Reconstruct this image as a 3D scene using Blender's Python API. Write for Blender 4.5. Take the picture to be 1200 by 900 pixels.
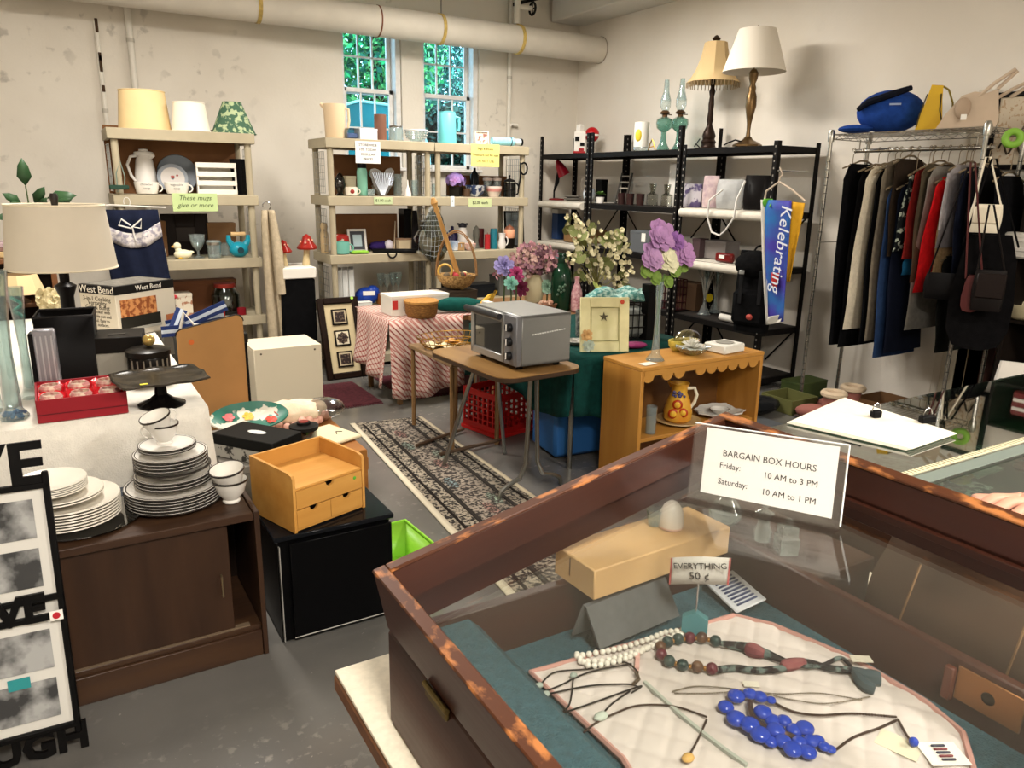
import bpy, math, random
from mathutils import Vector, Matrix
random.seed(7)
PI = math.pi
for o in list(bpy.data.objects): bpy.data.objects.remove(o, do_unlink=True)
C = bpy.context.scene.collection
SC = bpy.context.scene
# ------------------------------------------------------------------ camera
F, H = 889.0, 1.5                       # focal length in pixels of a 1200x900 frame, eye height
AX = Vector((.859, -.116, .499)); AY = Vector((-.512, -.228, .828)); AY.normalize()
AX = (AX - AY * AX.dot(AY)).normalized(); AZ = -(AX.cross(AY)).normalized()
if AZ.y > 0: AZ = -AZ
ROWS = (AX, AY, AZ)                     # room axes in camera space (right, down, forward)
def c2w(c): return Vector([r.dot(Vector(c)) for r in ROWS])
cam = bpy.data.objects.new('camera', bpy.data.cameras.new('camera')); C.objects.link(cam)
cr, cu, cb = c2w((1, 0, 0)), c2w((0, -1, 0)), c2w((0, 0, -1))
cam.matrix_world = Matrix(((cr.x, cu.x, cb.x, 0), (cr.y, cu.y, cb.y, 0), (cr.z, cu.z, cb.z, H), (0, 0, 0, 1)))
cam.data.sensor_width = 36; cam.data.lens = F * 36 / 1200; cam.data.clip_start = .02
SC.camera = cam
# ------------------------------------------------------------------ world, view
SC.view_settings.view_transform = 'Standard'; SC.view_settings.look = 'None'
SC.view_settings.gamma = 1; SC.view_settings.use_curve_mapping = False
SC.view_settings.exposure = EXPOSURE = 0.0
W = bpy.data.worlds.new('sky'); SC.world = W; W.use_nodes = True
wn = W.node_tree.nodes; bg = wn['Background']
bg.inputs[0].default_value = (.52, .8, 1, 1); bg.inputs[1].default_value = 8.0
def area(name, loc, size, power, col, rot=(0, 0, 0)):
    l = bpy.data.lights.new(name, 'AREA'); l.shape = 'RECTANGLE'; l.size, l.size_y = size
    l.energy = power; l.color = col
    o = bpy.data.objects.new(name, l); C.objects.link(o); o.location = loc; o.rotation_euler = rot
    return o
WARM = (1, .94, .86)
LAMPS = [((.35, 4.2, 3.06), (.35, 1.2), 108), ((3.1, 5.0, 3.06), (.35, 1.2), 98), ((.1, -.9, 3.06), (.35, 1.2), 150), ((2.9, -1.1, 3.06), (.35, 1.2), 150)]
for i, (lo, si, pw) in enumerate(LAMPS): area('ceiling_tube_light', (lo[0], lo[1], lo[2] - .02), si, pw, WARM)
# ------------------------------------------------------------------ pixel helpers: a pixel is a direction, the distance comes from a plane
def ray(x, y): return c2w((x - 600, y - 450, F))
CAM = Vector((0, 0, H))
def pz(x, y, z=0): d = ray(x, y); return CAM + d * ((z - H) / d.z)
def pY(x, y, Y): d = ray(x, y); return CAM + d * (Y / d.y)
def pX(x, y, X): d = ray(x, y); return CAM + d * (X / d.x)
FW = c2w((0, 0, 1))
def sc(p): return (Vector(p) - CAM).dot(FW) / F          # metres per pixel at p
def at(x, y, z, Y=None, X=None):
    p = pY(x, y, Y) if Y is not None else pX(x, y, X); return Vector((p.x, p.y, z))
# ------------------------------------------------------------------ materials
def lin(c): return tuple(((u / 12.92) if u <= .04045 else ((u + .055) / 1.055) ** 2.4) for u in c)
def rgb(h): return lin(tuple(int(h[i:i + 2], 16) / 255 for i in (0, 2, 4))) + (1,)
MC = {}
def mat(h, rough=.6, metal=0, var=0, scale=8, bump=0, bscale=60, stretch=None, h2=None, emit=0, lo=.35, hi=.65, spec=.28, sub=0):
    key = (h, rough, metal, var, scale, bump, bscale, stretch, h2, emit, lo, hi, spec)
    if key in MC: return MC[key]
    m = bpy.data.materials.new('m_' + h); m.use_nodes = True
    nt = m.node_tree; b = nt.nodes['Principled BSDF']
    if max(rgb(h)[:3]) < .02 and not metal: spec *= .35
    b.inputs['Base Color'].default_value = rgb(h); b.inputs['Roughness'].default_value = rough
    b.inputs['Metallic'].default_value = metal; b.inputs['Specular IOR Level'].default_value = spec
    if emit: b.inputs['Emission Color'].default_value = rgb(h); b.inputs['Emission Strength'].default_value = emit
    if var or h2 or bump:
        tc = nt.nodes.new('ShaderNodeTexCoord'); mp = nt.nodes.new('ShaderNodeMapping')
        nt.links.new(tc.outputs['Object'], mp.inputs[0])
        if stretch: mp.inputs['Scale'].default_value = stretch
    if var or h2:
        n = nt.nodes.new('ShaderNodeTexNoise'); n.inputs['Scale'].default_value = scale; n.inputs['Detail'].default_value = 5
        nt.links.new(mp.outputs[0], n.inputs['Vector'])
        r = nt.nodes.new('ShaderNodeValToRGB'); r.color_ramp.elements[0].position = lo; r.color_ramp.elements[1].position = hi
        c = rgb(h); d = rgb(h2) if h2 else tuple(min(1, u * (1 + var)) for u in c[:3]) + (1,)
        r.color_ramp.elements[0].color = c if h2 else tuple(u * (1 - var) for u in c[:3]) + (1,); r.color_ramp.elements[1].color = d
        nt.links.new(n.outputs[0], r.inputs[0]); nt.links.new(r.outputs[0], b.inputs['Base Color'])
    if bump:
        n2 = nt.nodes.new('ShaderNodeTexNoise'); n2.inputs['Scale'].default_value = bscale; n2.inputs['Detail'].default_value = 3
        nt.links.new(mp.outputs[0], n2.inputs['Vector'])
        bp = nt.nodes.new('ShaderNodeBump'); bp.inputs['Strength'].default_value = bump; bp.inputs['Distance'].default_value = .01
        nt.links.new(n2.outputs[0], bp.inputs['Height']); nt.links.new(bp.outputs[0], b.inputs['Normal'])
    MC[key] = m; return m
def glass(h='e8f2f0', rough=.03, refl=1.0, tint=.9, key='g', dif=0):
    k = (key, h, rough, refl, tint, dif)
    if k in MC: return MC[k]
    m = bpy.data.materials.new('glass_' + h); m.use_nodes = True; nt = m.node_tree; nt.nodes.clear()
    o = nt.nodes.new('ShaderNodeOutputMaterial'); t = nt.nodes.new('ShaderNodeBsdfTransparent'); g = nt.nodes.new('ShaderNodeBsdfGlossy')
    c = rgb(h); t.inputs[0].default_value = tuple(u * tint for u in c[:3]) + (1,); g.inputs[1].default_value = rough
    fr = nt.nodes.new('ShaderNodeLayerWeight'); fr.inputs[0].default_value = .5
    pw = nt.nodes.new('ShaderNodeMath'); pw.operation = 'POWER'; pw.inputs[1].default_value = 3.2; ad = nt.nodes.new('ShaderNodeMath'); ad.operation = 'ADD'; ad.inputs[1].default_value = .045
    mu = nt.nodes.new('ShaderNodeMath'); mu.operation = 'MULTIPLY'; mu.inputs[1].default_value = refl; mu.use_clamp = True
    mx = nt.nodes.new('ShaderNodeMixShader')
    nt.links.new(fr.outputs['Facing'], pw.inputs[0]); nt.links.new(pw.outputs[0], ad.inputs[0]); nt.links.new(ad.outputs[0], mu.inputs[0]); nt.links.new(mu.outputs[0], mx.inputs[0])
    if dif:
        df = nt.nodes.new('ShaderNodeBsdfDiffuse'); df.inputs[0].default_value = c; m2 = nt.nodes.new('ShaderNodeMixShader'); m2.inputs[0].default_value = dif
        nt.links.new(t.outputs[0], m2.inputs[1]); nt.links.new(df.outputs[0], m2.inputs[2]); t = m2
    nt.links.new(t.outputs[0], mx.inputs[1]); nt.links.new(g.outputs[0], mx.inputs[2]); nt.links.new(mx.outputs[0], o.inputs[0])
    MC[k] = m; return m
def wood(h, h2, axis='x', sc_=14, rough=.45):
    st = {'x': (.12, 1, 1), 'y': (1, .12, 1), 'z': (1, 1, .12)}[axis]
    return mat(h, rough, h2=h2, scale=sc_, stretch=st, bump=.08, bscale=sc_ * 3, lo=.3, hi=.7)
def fabric(h, var=.12, rough=.9, bump=.25, bscale=250): return mat(h, rough, var=var, scale=30, bump=bump, bscale=bscale, spec=.15)
def plastic(h, rough=.4): return mat(h, rough)
def metal(h, rough=.3): return mat(h, rough, 1)
CRYSTAL = glass('eef6f6', .05, 1.2, .97, 'c', .10)
BLACK = mat('0c0b0b', .5); WHITE = mat('ece8e0', .5); CHROME = metal('c8c8c8', .22)
# ------------------------------------------------------------------ geometry
class G:
    def __init__(s): s.v = []; s.f = []; s.M = Matrix()
    def add(s, vs, fs):
        n = len(s.v); s.v += [s.M @ Vector(p) for p in vs]; s.f += [tuple(n + i for i in f) for f in fs]; return s
    def at(s, M): s.M = M; return s
    def box(s, c, d, ch=0, rz=0):
        hx, hy, hz = d[0] / 2, d[1] / 2, d[2] / 2; ch = min(ch, hx * .9, hy * .9, hz * .9)
        if ch <= 0:
            vs = [(sx * hx, sy * hy, sz * hz) for sx in (-1, 1) for sy in (-1, 1) for sz in (-1, 1)]
            fs = [(0, 1, 3, 2), (4, 6, 7, 5), (0, 4, 5, 1), (2, 3, 7, 6), (0, 2, 6, 4), (1, 5, 7, 3)]
        else:
            vs = []; ix = {}
            for sx in (-1, 1):
                for sy in (-1, 1):
                    for sz in (-1, 1):
                        for a in range(3):
                            p = [sx * (hx - ch), sy * (hy - ch), sz * (hz - ch)]; p[a] = (sx, sy, sz)[a] * (hx, hy, hz)[a]
                            ix[(sx, sy, sz, a)] = len(vs); vs.append(tuple(p))
            fs = []
            for a in range(3):
                b, c2 = (a + 1) % 3, (a + 2) % 3
                for sg in (-1, 1):
                    q = []
                    for (u, w) in ((-1, -1), (1, -1), (1, 1), (-1, 1)):
                        k = [0, 0, 0]; k[a] = sg; k[b] = u; k[c2] = w; q.append(ix[(*k, a)])
                    fs.append(tuple(q) if sg > 0 else tuple(q[::-1]))
                for u in (-1, 1):
                    for w in (-1, 1):
                        k0 = [0, 0, 0]; k0[a] = -1; k0[b] = u; k0[c2] = w; k1 = list(k0); k1[a] = 1
                        q = [ix[(*k0, b)], ix[(*k1, b)], ix[(*k1, c2)], ix[(*k0, c2)]]
                        fs.append(tuple(q) if u * w < 0 else tuple(q[::-1]))
            for sx in (-1, 1):
                for sy in (-1, 1):
                    for sz in (-1, 1):
                        q = [ix[(sx, sy, sz, a)] for a in range(3)]; fs.append(tuple(q) if sx * sy * sz > 0 else tuple(q[::-1]))
        vv = [Vector(p) for p in vs]; fs = [f if (vv[f[1]] - vv[f[0]]).cross(vv[f[2]] - vv[f[0]]).dot(sum((vv[i] for i in f), Vector())) > 0 else f[::-1] for f in fs]
        if rz: cc, ss = math.cos(rz), math.sin(rz); vs = [(x * cc - y * ss, x * ss + y * cc, z) for x, y, z in vs]
        return s.add([(x + c[0], y + c[1], z + c[2]) for x, y, z in vs], fs)
    def lathe(s, prof, n=20, c=(0, 0, 0), cap=True, sx=1, sy=1, lobes=0, lamp=0):
        vs = []; fs = []
        for (r, z) in prof:
            for i in range(n):
                a = 2 * PI * i / n; k = 1 + (lamp * math.cos(lobes * a) if lobes else 0)
                vs.append((c[0] + r * k * sx * math.cos(a), c[1] + r * k * sy * math.sin(a), c[2] + z))
        for j in range(len(prof) - 1):
            for i in range(n):
                fs.append((j * n + i, j * n + (i + 1) % n, (j + 1) * n + (i + 1) % n, (j + 1) * n + i))
        if cap:
            if prof[0][0] > 1e-4: fs.append(tuple(range(n))[::-1])
            if prof[-1][0] > 1e-4: fs.append(tuple((len(prof) - 1) * n + i for i in range(n)))
        return s.add(vs, fs)
    def tube(s, pts, r, n=6, closed=False, cap=True):
        pts = [Vector(p) for p in pts]; m = len(pts); rs = r if isinstance(r, (list, tuple)) else [r] * m
        vs = []; fs = []; up = None
        for i in range(m):
            a = pts[(i - 1) % m] if (closed or i > 0) else pts[0]; b = pts[(i + 1) % m] if (closed or i < m - 1) else pts[-1]
            t = (b - a); t = t.normalized() if t.length > 1e-9 else Vector((0, 0, 1))
            if up is None: up = t.orthogonal().normalized()
            else: up = (up - t * up.dot(t)); up = up.normalized() if up.length > 1e-6 else t.orthogonal().normalized()
            w = t.cross(up)
            for k in range(n):
                an = 2 * PI * k / n; vs.append(pts[i] + (up * math.cos(an) + w * math.sin(an)) * rs[i])
        for j in range(m if closed else m - 1):
            for k in range(n):
                j2 = (j + 1) % m; fs.append((j * n + k, j * n + (k + 1) % n, j2 * n + (k + 1) % n, j2 * n + k))
        if cap and not closed: fs += [tuple(range(n))[::-1], tuple((m - 1) * n + k for k in range(n))]
        return s.add(vs, fs)
    def cyl(s, a, b, r, n=10): return s.tube([a, b], r, n)
    def sph(s, c, r, n=12, m=8):
        if not isinstance(r, (list, tuple)): r = (r, r, r)
        vs = [(c[0], c[1], c[2] - r[2])]; fs = []
        for j in range(1, m):
            t = -PI / 2 + PI * j / m
            for i in range(n):
                a = 2 * PI * i / n; vs.append((c[0] + r[0] * math.cos(t) * math.cos(a), c[1] + r[1] * math.cos(t) * math.sin(a), c[2] + r[2] * math.sin(t)))
        vs.append((c[0], c[1], c[2] + r[2])); L = len(vs) - 1
        for i in range(n):
            fs.append((0, 1 + (i + 1) % n, 1 + i)); fs.append((L, L - n + i, L - n + (i + 1) % n))
            for j in range(m - 2): a = 1 + j * n; fs.append((a + i, a + (i + 1) % n, a + n + (i + 1) % n, a + n + i))
        return s.add(vs, fs)
    def prism(s, poly, z0, z1):
        n = len(poly); vs = [(x, y, z0) for x, y in poly] + [(x, y, z1) for x, y in poly]
        return s.add(vs, [tuple(range(n))[::-1], tuple(range(n, 2 * n))] + [(i, (i + 1) % n, n + (i + 1) % n, n + i) for i in range(n)])
    def quad(s, a, b, c, d): return s.add([a, b, c, d], [(0, 1, 2, 3)])
    def grid(s, fn, nu, nv, th=0):
        vs = [fn(i / nu, j / nv) for j in range(nv + 1) for i in range(nu + 1)]
        fs = [(j * (nu + 1) + i, j * (nu + 1) + i + 1, (j + 1) * (nu + 1) + i + 1, (j + 1) * (nu + 1) + i) for j in range(nv) for i in range(nu)]
        return s.add(vs, fs)
RX = Matrix.Rotation(PI / 2, 4, 'X')                     # local XY drawing -> upright, facing -Y
FX = Matrix(((0, 0, -1, 0), (-1, 0, 0, 0), (0, 1, 0, 0), (0, 0, 0, 1)))   # upright, facing -X
def TR(x, y, z): return Matrix.Translation((x, y, z))
def obj(name, g, m, parent=None, smooth=True, thick=0, loc=None, bevel=0):
    me = bpy.data.meshes.new(name); me.from_pydata([tuple(p) for p in g.v], [], g.f); me.update()
    if smooth: me.shade_smooth(); me.set_sharp_from_angle(angle=math.radians(38))
    if isinstance(m, (list, tuple)):
        for q in m: me.materials.append(q)
    else: me.materials.append(m)
    o = bpy.data.objects.new(name, me); C.objects.link(o)
    if parent: o.parent = parent
    if loc is not None: o.location = loc
    if thick: md = o.modifiers.new('s', 'SOLIDIFY'); md.thickness = thick; md.offset = 0
    return o
def tag(o, label, cat, group=None):
    o['label'] = label; o['category'] = cat
    if group: o['group'] = group
    return o
def thing(name, label, cat, loc=(0, 0, 0), rz=0, group=None):
    o = bpy.data.objects.new(name, None); C.objects.link(o); o.empty_display_size = .05
    o.location = loc; o.rotation_euler = (0, 0, rz); return tag(o, label, cat, group)
def one(name, label, cat, g, m, loc=(0, 0, 0), rz=0, group=None, **k):
    o = obj(name, g, m, **k); o.location = loc; o.rotation_euler = (0, 0, rz); return tag(o, label, cat, group)
def struct(name, g, m, parent=None, **k):
    o = obj(name, g, m, parent, **k)
    if not parent: o['kind'] = 'structure'
    return o
def copy_tree(o, loc=None, rz=None, label=None, parent=None):
    c = o.copy(); C.objects.link(c); c.parent = parent
    if loc is not None: c.location = loc
    if rz is not None: c.rotation_euler = (0, 0, rz)
    if label: c['label'] = label
    for ch in list(o.children): copy_tree(ch, parent=c)
    return c
def text(name, s, size, m, parent, M, align='CENTER', ext=.0004, shear=0, off=0):
    cu = bpy.data.curves.new(name, 'FONT'); cu.body = s; cu.size = size; cu.align_x = align; cu.align_y = 'CENTER'; cu.extrude = ext; cu.resolution_u = 2; cu.shear = shear; cu.offset = off
    t = bpy.data.objects.new(name, cu); C.objects.link(t)
    me = bpy.data.meshes.new_from_object(t.evaluated_get(bpy.context.evaluated_depsgraph_get()))
    bpy.data.objects.remove(t); bpy.data.curves.remove(cu)
    me.materials.clear(); me.materials.append(m)
    o = bpy.data.objects.new(name, me); C.objects.link(o); o.parent = parent; o.matrix_local = M; return o
def rnd(a, b): return random.uniform(a, b)
def turn(prof, k): return [(r * k, z * k) for r, z in prof]
def cup_prof(r0, r1, h, t): return [(r0, 0), (r1, h), (r1 - t, h), (max(r0 - t, .001), t)]
# ================================================================== THE ROOM
YW, XW, ZC = 7.1, 5.03, 3.36
XL, YF = -2.6, -2.2
# painted concrete floor with worn patches
def floor_mat():
    m = bpy.data.materials.new('floor_paint'); m.use_nodes = True; nt = m.node_tree; b = nt.nodes['Principled BSDF']
    tc = nt.nodes.new('ShaderNodeTexCoord')
    def noise(s, d=6): n = nt.nodes.new('ShaderNodeTexNoise'); n.inputs['Scale'].default_value = s; n.inputs['Detail'].default_value = d; nt.links.new(tc.outputs['Object'], n.inputs[0]); return n
    def ramp(n, p0, c0, p1, c1):
        r = nt.nodes.new('ShaderNodeValToRGB'); e = r.color_ramp.elements; e[0].position = p0; e[0].color = c0; e[1].position = p1; e[1].color = c1
        nt.links.new(n.outputs[0], r.inputs[0]); return r
    base = ramp(noise(2.2), .3, rgb('5a5855'), .7, rgb('6a6762'))
    big = ramp(noise(1.7, 3), .55, (0, 0, 0, 1), .66, (1, 1, 1, 1)); fine = ramp(noise(26, 10), .57, (0, 0, 0, 1), .66, (1, 1, 1, 1))
    mu = nt.nodes.new('ShaderNodeMath'); mu.operation = 'MULTIPLY'; nt.links.new(big.outputs[0], mu.inputs[0]); nt.links.new(fine.outputs[0], mu.inputs[1])
    sp = ramp(noise(60, 4), .71, (0, 0, 0, 1), .73, (1, 1, 1, 1)); mxx = nt.nodes.new('ShaderNodeMath'); mxx.operation = 'MAXIMUM'
    nt.links.new(mu.outputs[0], mxx.inputs[0]); nt.links.new(sp.outputs[0], mxx.inputs[1])
    for (cx, cy, rr) in ((.34, 1.72, .36), (.78, 1.95, .14), (.02, 1.85, .2)):     # worn-through patches by the cabinet
        vm = nt.nodes.new('ShaderNodeVectorMath'); vm.operation = 'DISTANCE'; vm.inputs[1].default_value = (cx, cy, 0); nt.links.new(tc.outputs['Object'], vm.inputs[0])
        rp = nt.nodes.new('ShaderNodeValToRGB'); e = rp.color_ramp.elements; e[0].position = rr * .25; e[0].color = (.8, .8, .8, 1); e[1].position = rr; e[1].color = (0, 0, 0, 1); nt.links.new(vm.outputs['Value'], rp.inputs[0])
        m3 = nt.nodes.new('ShaderNodeMath'); m3.operation = 'MULTIPLY'; nt.links.new(rp.outputs[0], m3.inputs[0]); nt.links.new(fine.outputs[0], m3.inputs[1])
        m4 = nt.nodes.new('ShaderNodeMath'); m4.operation = 'MAXIMUM'; nt.links.new(mxx.outputs[0], m4.inputs[0]); nt.links.new(m3.outputs[0], m4.inputs[1]); mxx = m4
    mx = nt.nodes.new('ShaderNodeMixRGB'); mx.inputs[2].default_value = rgb('87817a')
    nt.links.new(mxx.outputs[0], mx.inputs[0]); nt.links.new(base.outputs[0], mx.inputs[1]); nt.links.new(mx.outputs[0], b.inputs['Base Color'])
    b.inputs['Roughness'].default_value = .2
    return m
def wall_mat(h, h2, stain):
    m = bpy.data.materials.new('plaster'); m.use_nodes = True; nt = m.node_tree; b = nt.nodes['Principled BSDF']
    tc = nt.nodes.new('ShaderNodeTexCoord')
    def noise(s, d=6): n = nt.nodes.new('ShaderNodeTexNoise'); n.inputs['Scale'].default_value = s; n.inputs['Detail'].default_value = d; nt.links.new(tc.outputs['Object'], n.inputs[0]); return n
    def ramp(n, p0, c0, p1, c1):
        r = nt.nodes.new('ShaderNodeValToRGB'); e = r.color_ramp.elements; e[0].position = p0; e[0].color = c0; e[1].position = p1; e[1].color = c1
        nt.links.new(n.outputs[0], r.inputs[0]); return r
    base = ramp(noise(1.4, 4), .35, rgb(h), .65, rgb(h2))
    big = ramp(noise(1.1, 2), .52, (0, 0, 0, 1), .66, (1, 1, 1, 1)); fine = ramp(noise(9, 9), .58, (0, 0, 0, 1), .66, (1, 1, 1, 1))
    mu = nt.nodes.new('ShaderNodeMath'); mu.operation = 'MULTIPLY'; nt.links.new(big.outputs[0], mu.inputs[0]); nt.links.new(fine.outputs[0], mu.inputs[1])
    ms = nt.nodes.new('ShaderNodeMath'); ms.operation = 'MULTIPLY'; ms.inputs[1].default_value = stain; nt.links.new(mu.outputs[0], ms.inputs[0])
    mx = nt.nodes.new('ShaderNodeMixRGB'); mx.inputs[2].default_value = rgb('8a8378')
    nt.links.new(ms.outputs[0], mx.inputs[0]); nt.links.new(base.outputs[0], mx.inputs[1]); nt.links.new(mx.outputs[0], b.inputs['Base Color'])
    bn = noise(40, 6); bp = nt.nodes.new('ShaderNodeBump'); bp.inputs['Strength'].default_value = .12; bp.inputs['Distance'].default_value = .01
    nt.links.new(bn.outputs[0], bp.inputs['Height']); nt.links.new(bp.outputs[0], b.inputs['Normal'])
    b.inputs['Roughness'].default_value = .7
    return m
WALL_B = wall_mat('d3cbbd', 'dcd5c8', .55); WALL_R = wall_mat('dbd3c6', 'e2dbd0', .05)
struct('floor', G().box(((XL + XW) / 2, (YF + YW) / 2, -.05), (XW - XL + .4, YW - YF + .6, .1)), floor_mat(), smooth=False)
struct('ceiling', G().box(((XL + XW) / 2, (YF + YW) / 2, ZC + .05), (XW - XL + .4, YW - YF + .6, .1)), mat('e4e1da', .8), smooth=False)
struct('wall_right', G().box((XW + .1, (YF + YW) / 2, ZC / 2), (.2, YW - YF + .6, ZC)), WALL_R, smooth=False)
struct('wall_left', G().box((XL - .1, (YF + YW) / 2, ZC / 2), (.2, YW - YF + .6, ZC)), WALL_R, smooth=False)
struct('wall_front', G().box(((XL + XW) / 2, YF - .1, ZC / 2), (XW - XL + .4, .2, ZC)), WALL_R, smooth=False)
# windows: openings in the back wall
YS = YW + .13                                            # sash plane
WZ0, WZM, WZ1 = 1.60, pY(430, 108, YS).z, 2.98
wins = [(pY(399, 80, YS).x, pY(459, 100, YS).x), (pY(492, 80, YS).x, pY(549, 110, YS).x)]
TH = .30
gb = G(); xs = [XL - .2]
for a, b in wins: xs += [a - .03, b + .05]
xs.append(XW + .2)
for i in range(0, len(xs), 2): gb.box(((xs[i] + xs[i + 1]) / 2, YW + TH / 2, ZC / 2), (xs[i + 1] - xs[i], TH, ZC))
for i in range(1, len(xs) - 1, 2):
    cx, w = (xs[i] + xs[i + 1]) / 2, xs[i + 1] - xs[i]
    gb.box((cx, YW + TH / 2, WZ0 / 2), (w, TH, WZ0)); gb.box((cx, YW + TH / 2, (WZ1 + ZC) / 2), (w, TH, ZC - WZ1))
struct('wall_back', gb, WALL_B, smooth=False)
WF = mat('d8d6d2', .5, var=.06, scale=20); PANE = glass('f2fbff', .02, .8, .97, 'pane')
for k, (a, b) in enumerate(wins):
    fr = G(); w = b - a; xa, xb = a - .03, b + .05
    fr.box((xa + .015, YS, (WZ0 + WZ1) / 2), (.03, .2, WZ1 - WZ0), .004).box((xb - .025, YS, (WZ0 + WZ1) / 2), (.05, .2, WZ1 - WZ0), .004)
    fr.box(((xa + xb) / 2, YS, WZ1 - .02), (xb - xa, .2, .04), .004)
    win = struct('window_%d' % (k + 1), fr, WF, smooth=False)
    obj('sill', G().box(((xa + xb) / 2, YW + .05, WZ0 + .015), (xb - xa, .28, .03), .005), WF, win)
    for (z0, z1, y, nm) in ((WZM - .02, WZ1 - .04, YS + .035, 'upper_sash'), (WZ0 + .03, WZM + .03, YS - .01, 'lower_sash')):
        s = G(); rl = .04
        s.box((a + rl / 2, y, (z0 + z1) / 2), (rl, .035, z1 - z0), .004).box((b - rl / 2, y, (z0 + z1) / 2), (rl, .035, z1 - z0), .004)
        s.box(((a + b) / 2, y, z0 + rl / 2), (w, .035, rl), .004).box(((a + b) / 2, y, z1 - rl / 2), (w, .035, rl), .004)
        ix0, ix1, iz0, iz1 = a + rl, b - rl, z0 + rl, z1 - rl
        for c in (1, 2): s.box((ix0 + (ix1 - ix0) * c / 3, y, (iz0 + iz1) / 2), (.016, .025, iz1 - iz0), .003)
        s.box(((ix0 + ix1) / 2, y, (iz0 + iz1) / 2), (ix1 - ix0, .025, .016), .003)
        sash = obj(nm, s, WF, win)
        for c in range(3):
            for r in range(2):
                px0 = ix0 + (ix1 - ix0) * c / 3; pz0 = iz0 + (iz1 - iz0) * r / 2
                obj('pane', G().box((px0 + (ix1 - ix0) / 6, y, pz0 + (iz1 - iz0) / 4), ((ix1 - ix0) / 3, .004, (iz1 - iz0) / 2)), PANE, sash, smooth=False)
# ceiling beam beside the right wall
p = pz(646, 26, 3.1)
struct('trim_1', G().box(((p.x + XW) / 2, (p.y + YF) / 2, (3.1 + ZC) / 2), (XW - p.x, p.y - YF, ZC - 3.1), .01), mat('cfccc4', .75), smooth=False)
# ------------------------------------------------------------------ pipes on the back wall
PIPE = mat('d2cbbe', .6, var=.04, scale=5, bump=.1, bscale=30)
pa, pb = pX(706, 57, XW), None
r_p = .125; yp = 6.72; zp = pX(706, 57, XW).z - .01
big = thing('insulated_pipe', 'thick cream insulated pipe running below the ceiling along the window wall', 'pipe', (XW, yp, zp))
obj('pipe_jacket', G().tube([(0.02, 0, 0), (XL - XW, 0, 0)], r_p, 28), PIPE, big)
obj('end_collar', G().tube([(-.004, 0, 0), (-.012, 0, 0)], r_p + .004, 28), mat('9a9183', .7), big)
for px_, hh, nm, ext in ((443, '7a4a34', 'strap_band', .004), (517, 'c0a45c', 'tape_band', .007), (609, 'c4a95f', 'torn_tape_band', .009), (305, 'b59b58', 'tape_band', .006)):
    x = pY(px_, 30, yp).x - XW
    obj(nm, G().tube([(x, 0, 0), (x - (.03 if ext > .005 else .012), 0, 0)], r_p + ext, 28), mat(hh, .7, var=.2, scale=30), big)
for px_ in (517, 250):
    x = pY(px_, 20, yp).x - XW; obj('hanger_rod', G().cyl((x, 0, r_p - .01), (x, 0, ZC - zp), .006, 8), metal('8a8780', .5), big)
SP = mat('d9d4c8', .55, var=.05)
def riser(px0, py0, r, z0, z1, label):
    x = pY(px0, py0, YW - r - .01).x
    t = thing('riser_pipe', label, 'pipe', (x, YW - r - .006, z0))
    obj('pipe_run', G().cyl((0, 0, 0), (0, 0, z1 - z0), r, 12), SP, t)
    for z in (.35, .75): obj('pipe_clip', G().lathe([(r + .004, z * (z1 - z0)), (r + .004, z * (z1 - z0) + .03)], 12), mat('b9b3a6', .6), t)
    return t
t = riser(597, 110, .022, .0, ZC, 'slim cream riser pipe with valve between the windows and the right corner')
x0 = t.location.x
obj('elbow', G().tube([(0, 0, pY(600, 150, YW).z), (0.03, -.01, pY(600, 147, YW).z + .01), (.10, -.01, pY(600, 147, YW).z)], .018, 10), SP, t)
t2 = riser(154, 60, .025, 0, ZC, 'cream conduit pipe on the wall behind the big lampshade')
t3 = riser(119, 90, .018, 0, pY(114, 26, YW).z, 'chipped cream conduit with dark flakes ending below the ceiling')
for (yy, ln) in ((31, .1), (67, .06), (75, .12), (104, .05)): obj('chip', G().box((.004, -.016, pY(116, yy, YW).z), (.022, .012, ln), .003), mat('43301f', .8), t3)
# overhead plumbing cluster above the pipe
pv = pY(606, 22, 6.75)
v = thing('valve_pipe', 'cream drop pipe with black valve wheel above the big pipe', 'pipe', (pv.x, 6.75, zp + r_p + .0))
obj('drop', G().cyl((0, 0, .016), (0, 0, ZC - zp - r_p), .03, 12), SP, v)
obj('tee', G().cyl((0, 0, .17), (.16, 0, .17), .022, 10), SP, v)
obj('valve_wheel', G().tube([(.17, .055 * math.cos(a), .17 + .055 * math.sin(a)) for a in [i * PI / 8 for i in range(16)]], .011, 6, True).cyl((.17, -.055, .17), (.17, .055, .17), .006, 6).cyl((.17, 0, .115), (.17, 0, .225), .006, 6), mat('1b1a18', .5), v)
bp_ = pz(600, 8, 3.2); b2 = pz(652, -12, 3.22)
one('black_conduit', 'thin black conduit running under the ceiling beside the valve', 'pipe', G().tube([(bp_.x - .25, bp_.y + .1, 3.22), (bp_.x, bp_.y, 3.22), (b2.x + .3, b2.y - 1.0, 3.22)], .016, 8), mat('191817', .6))
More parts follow.
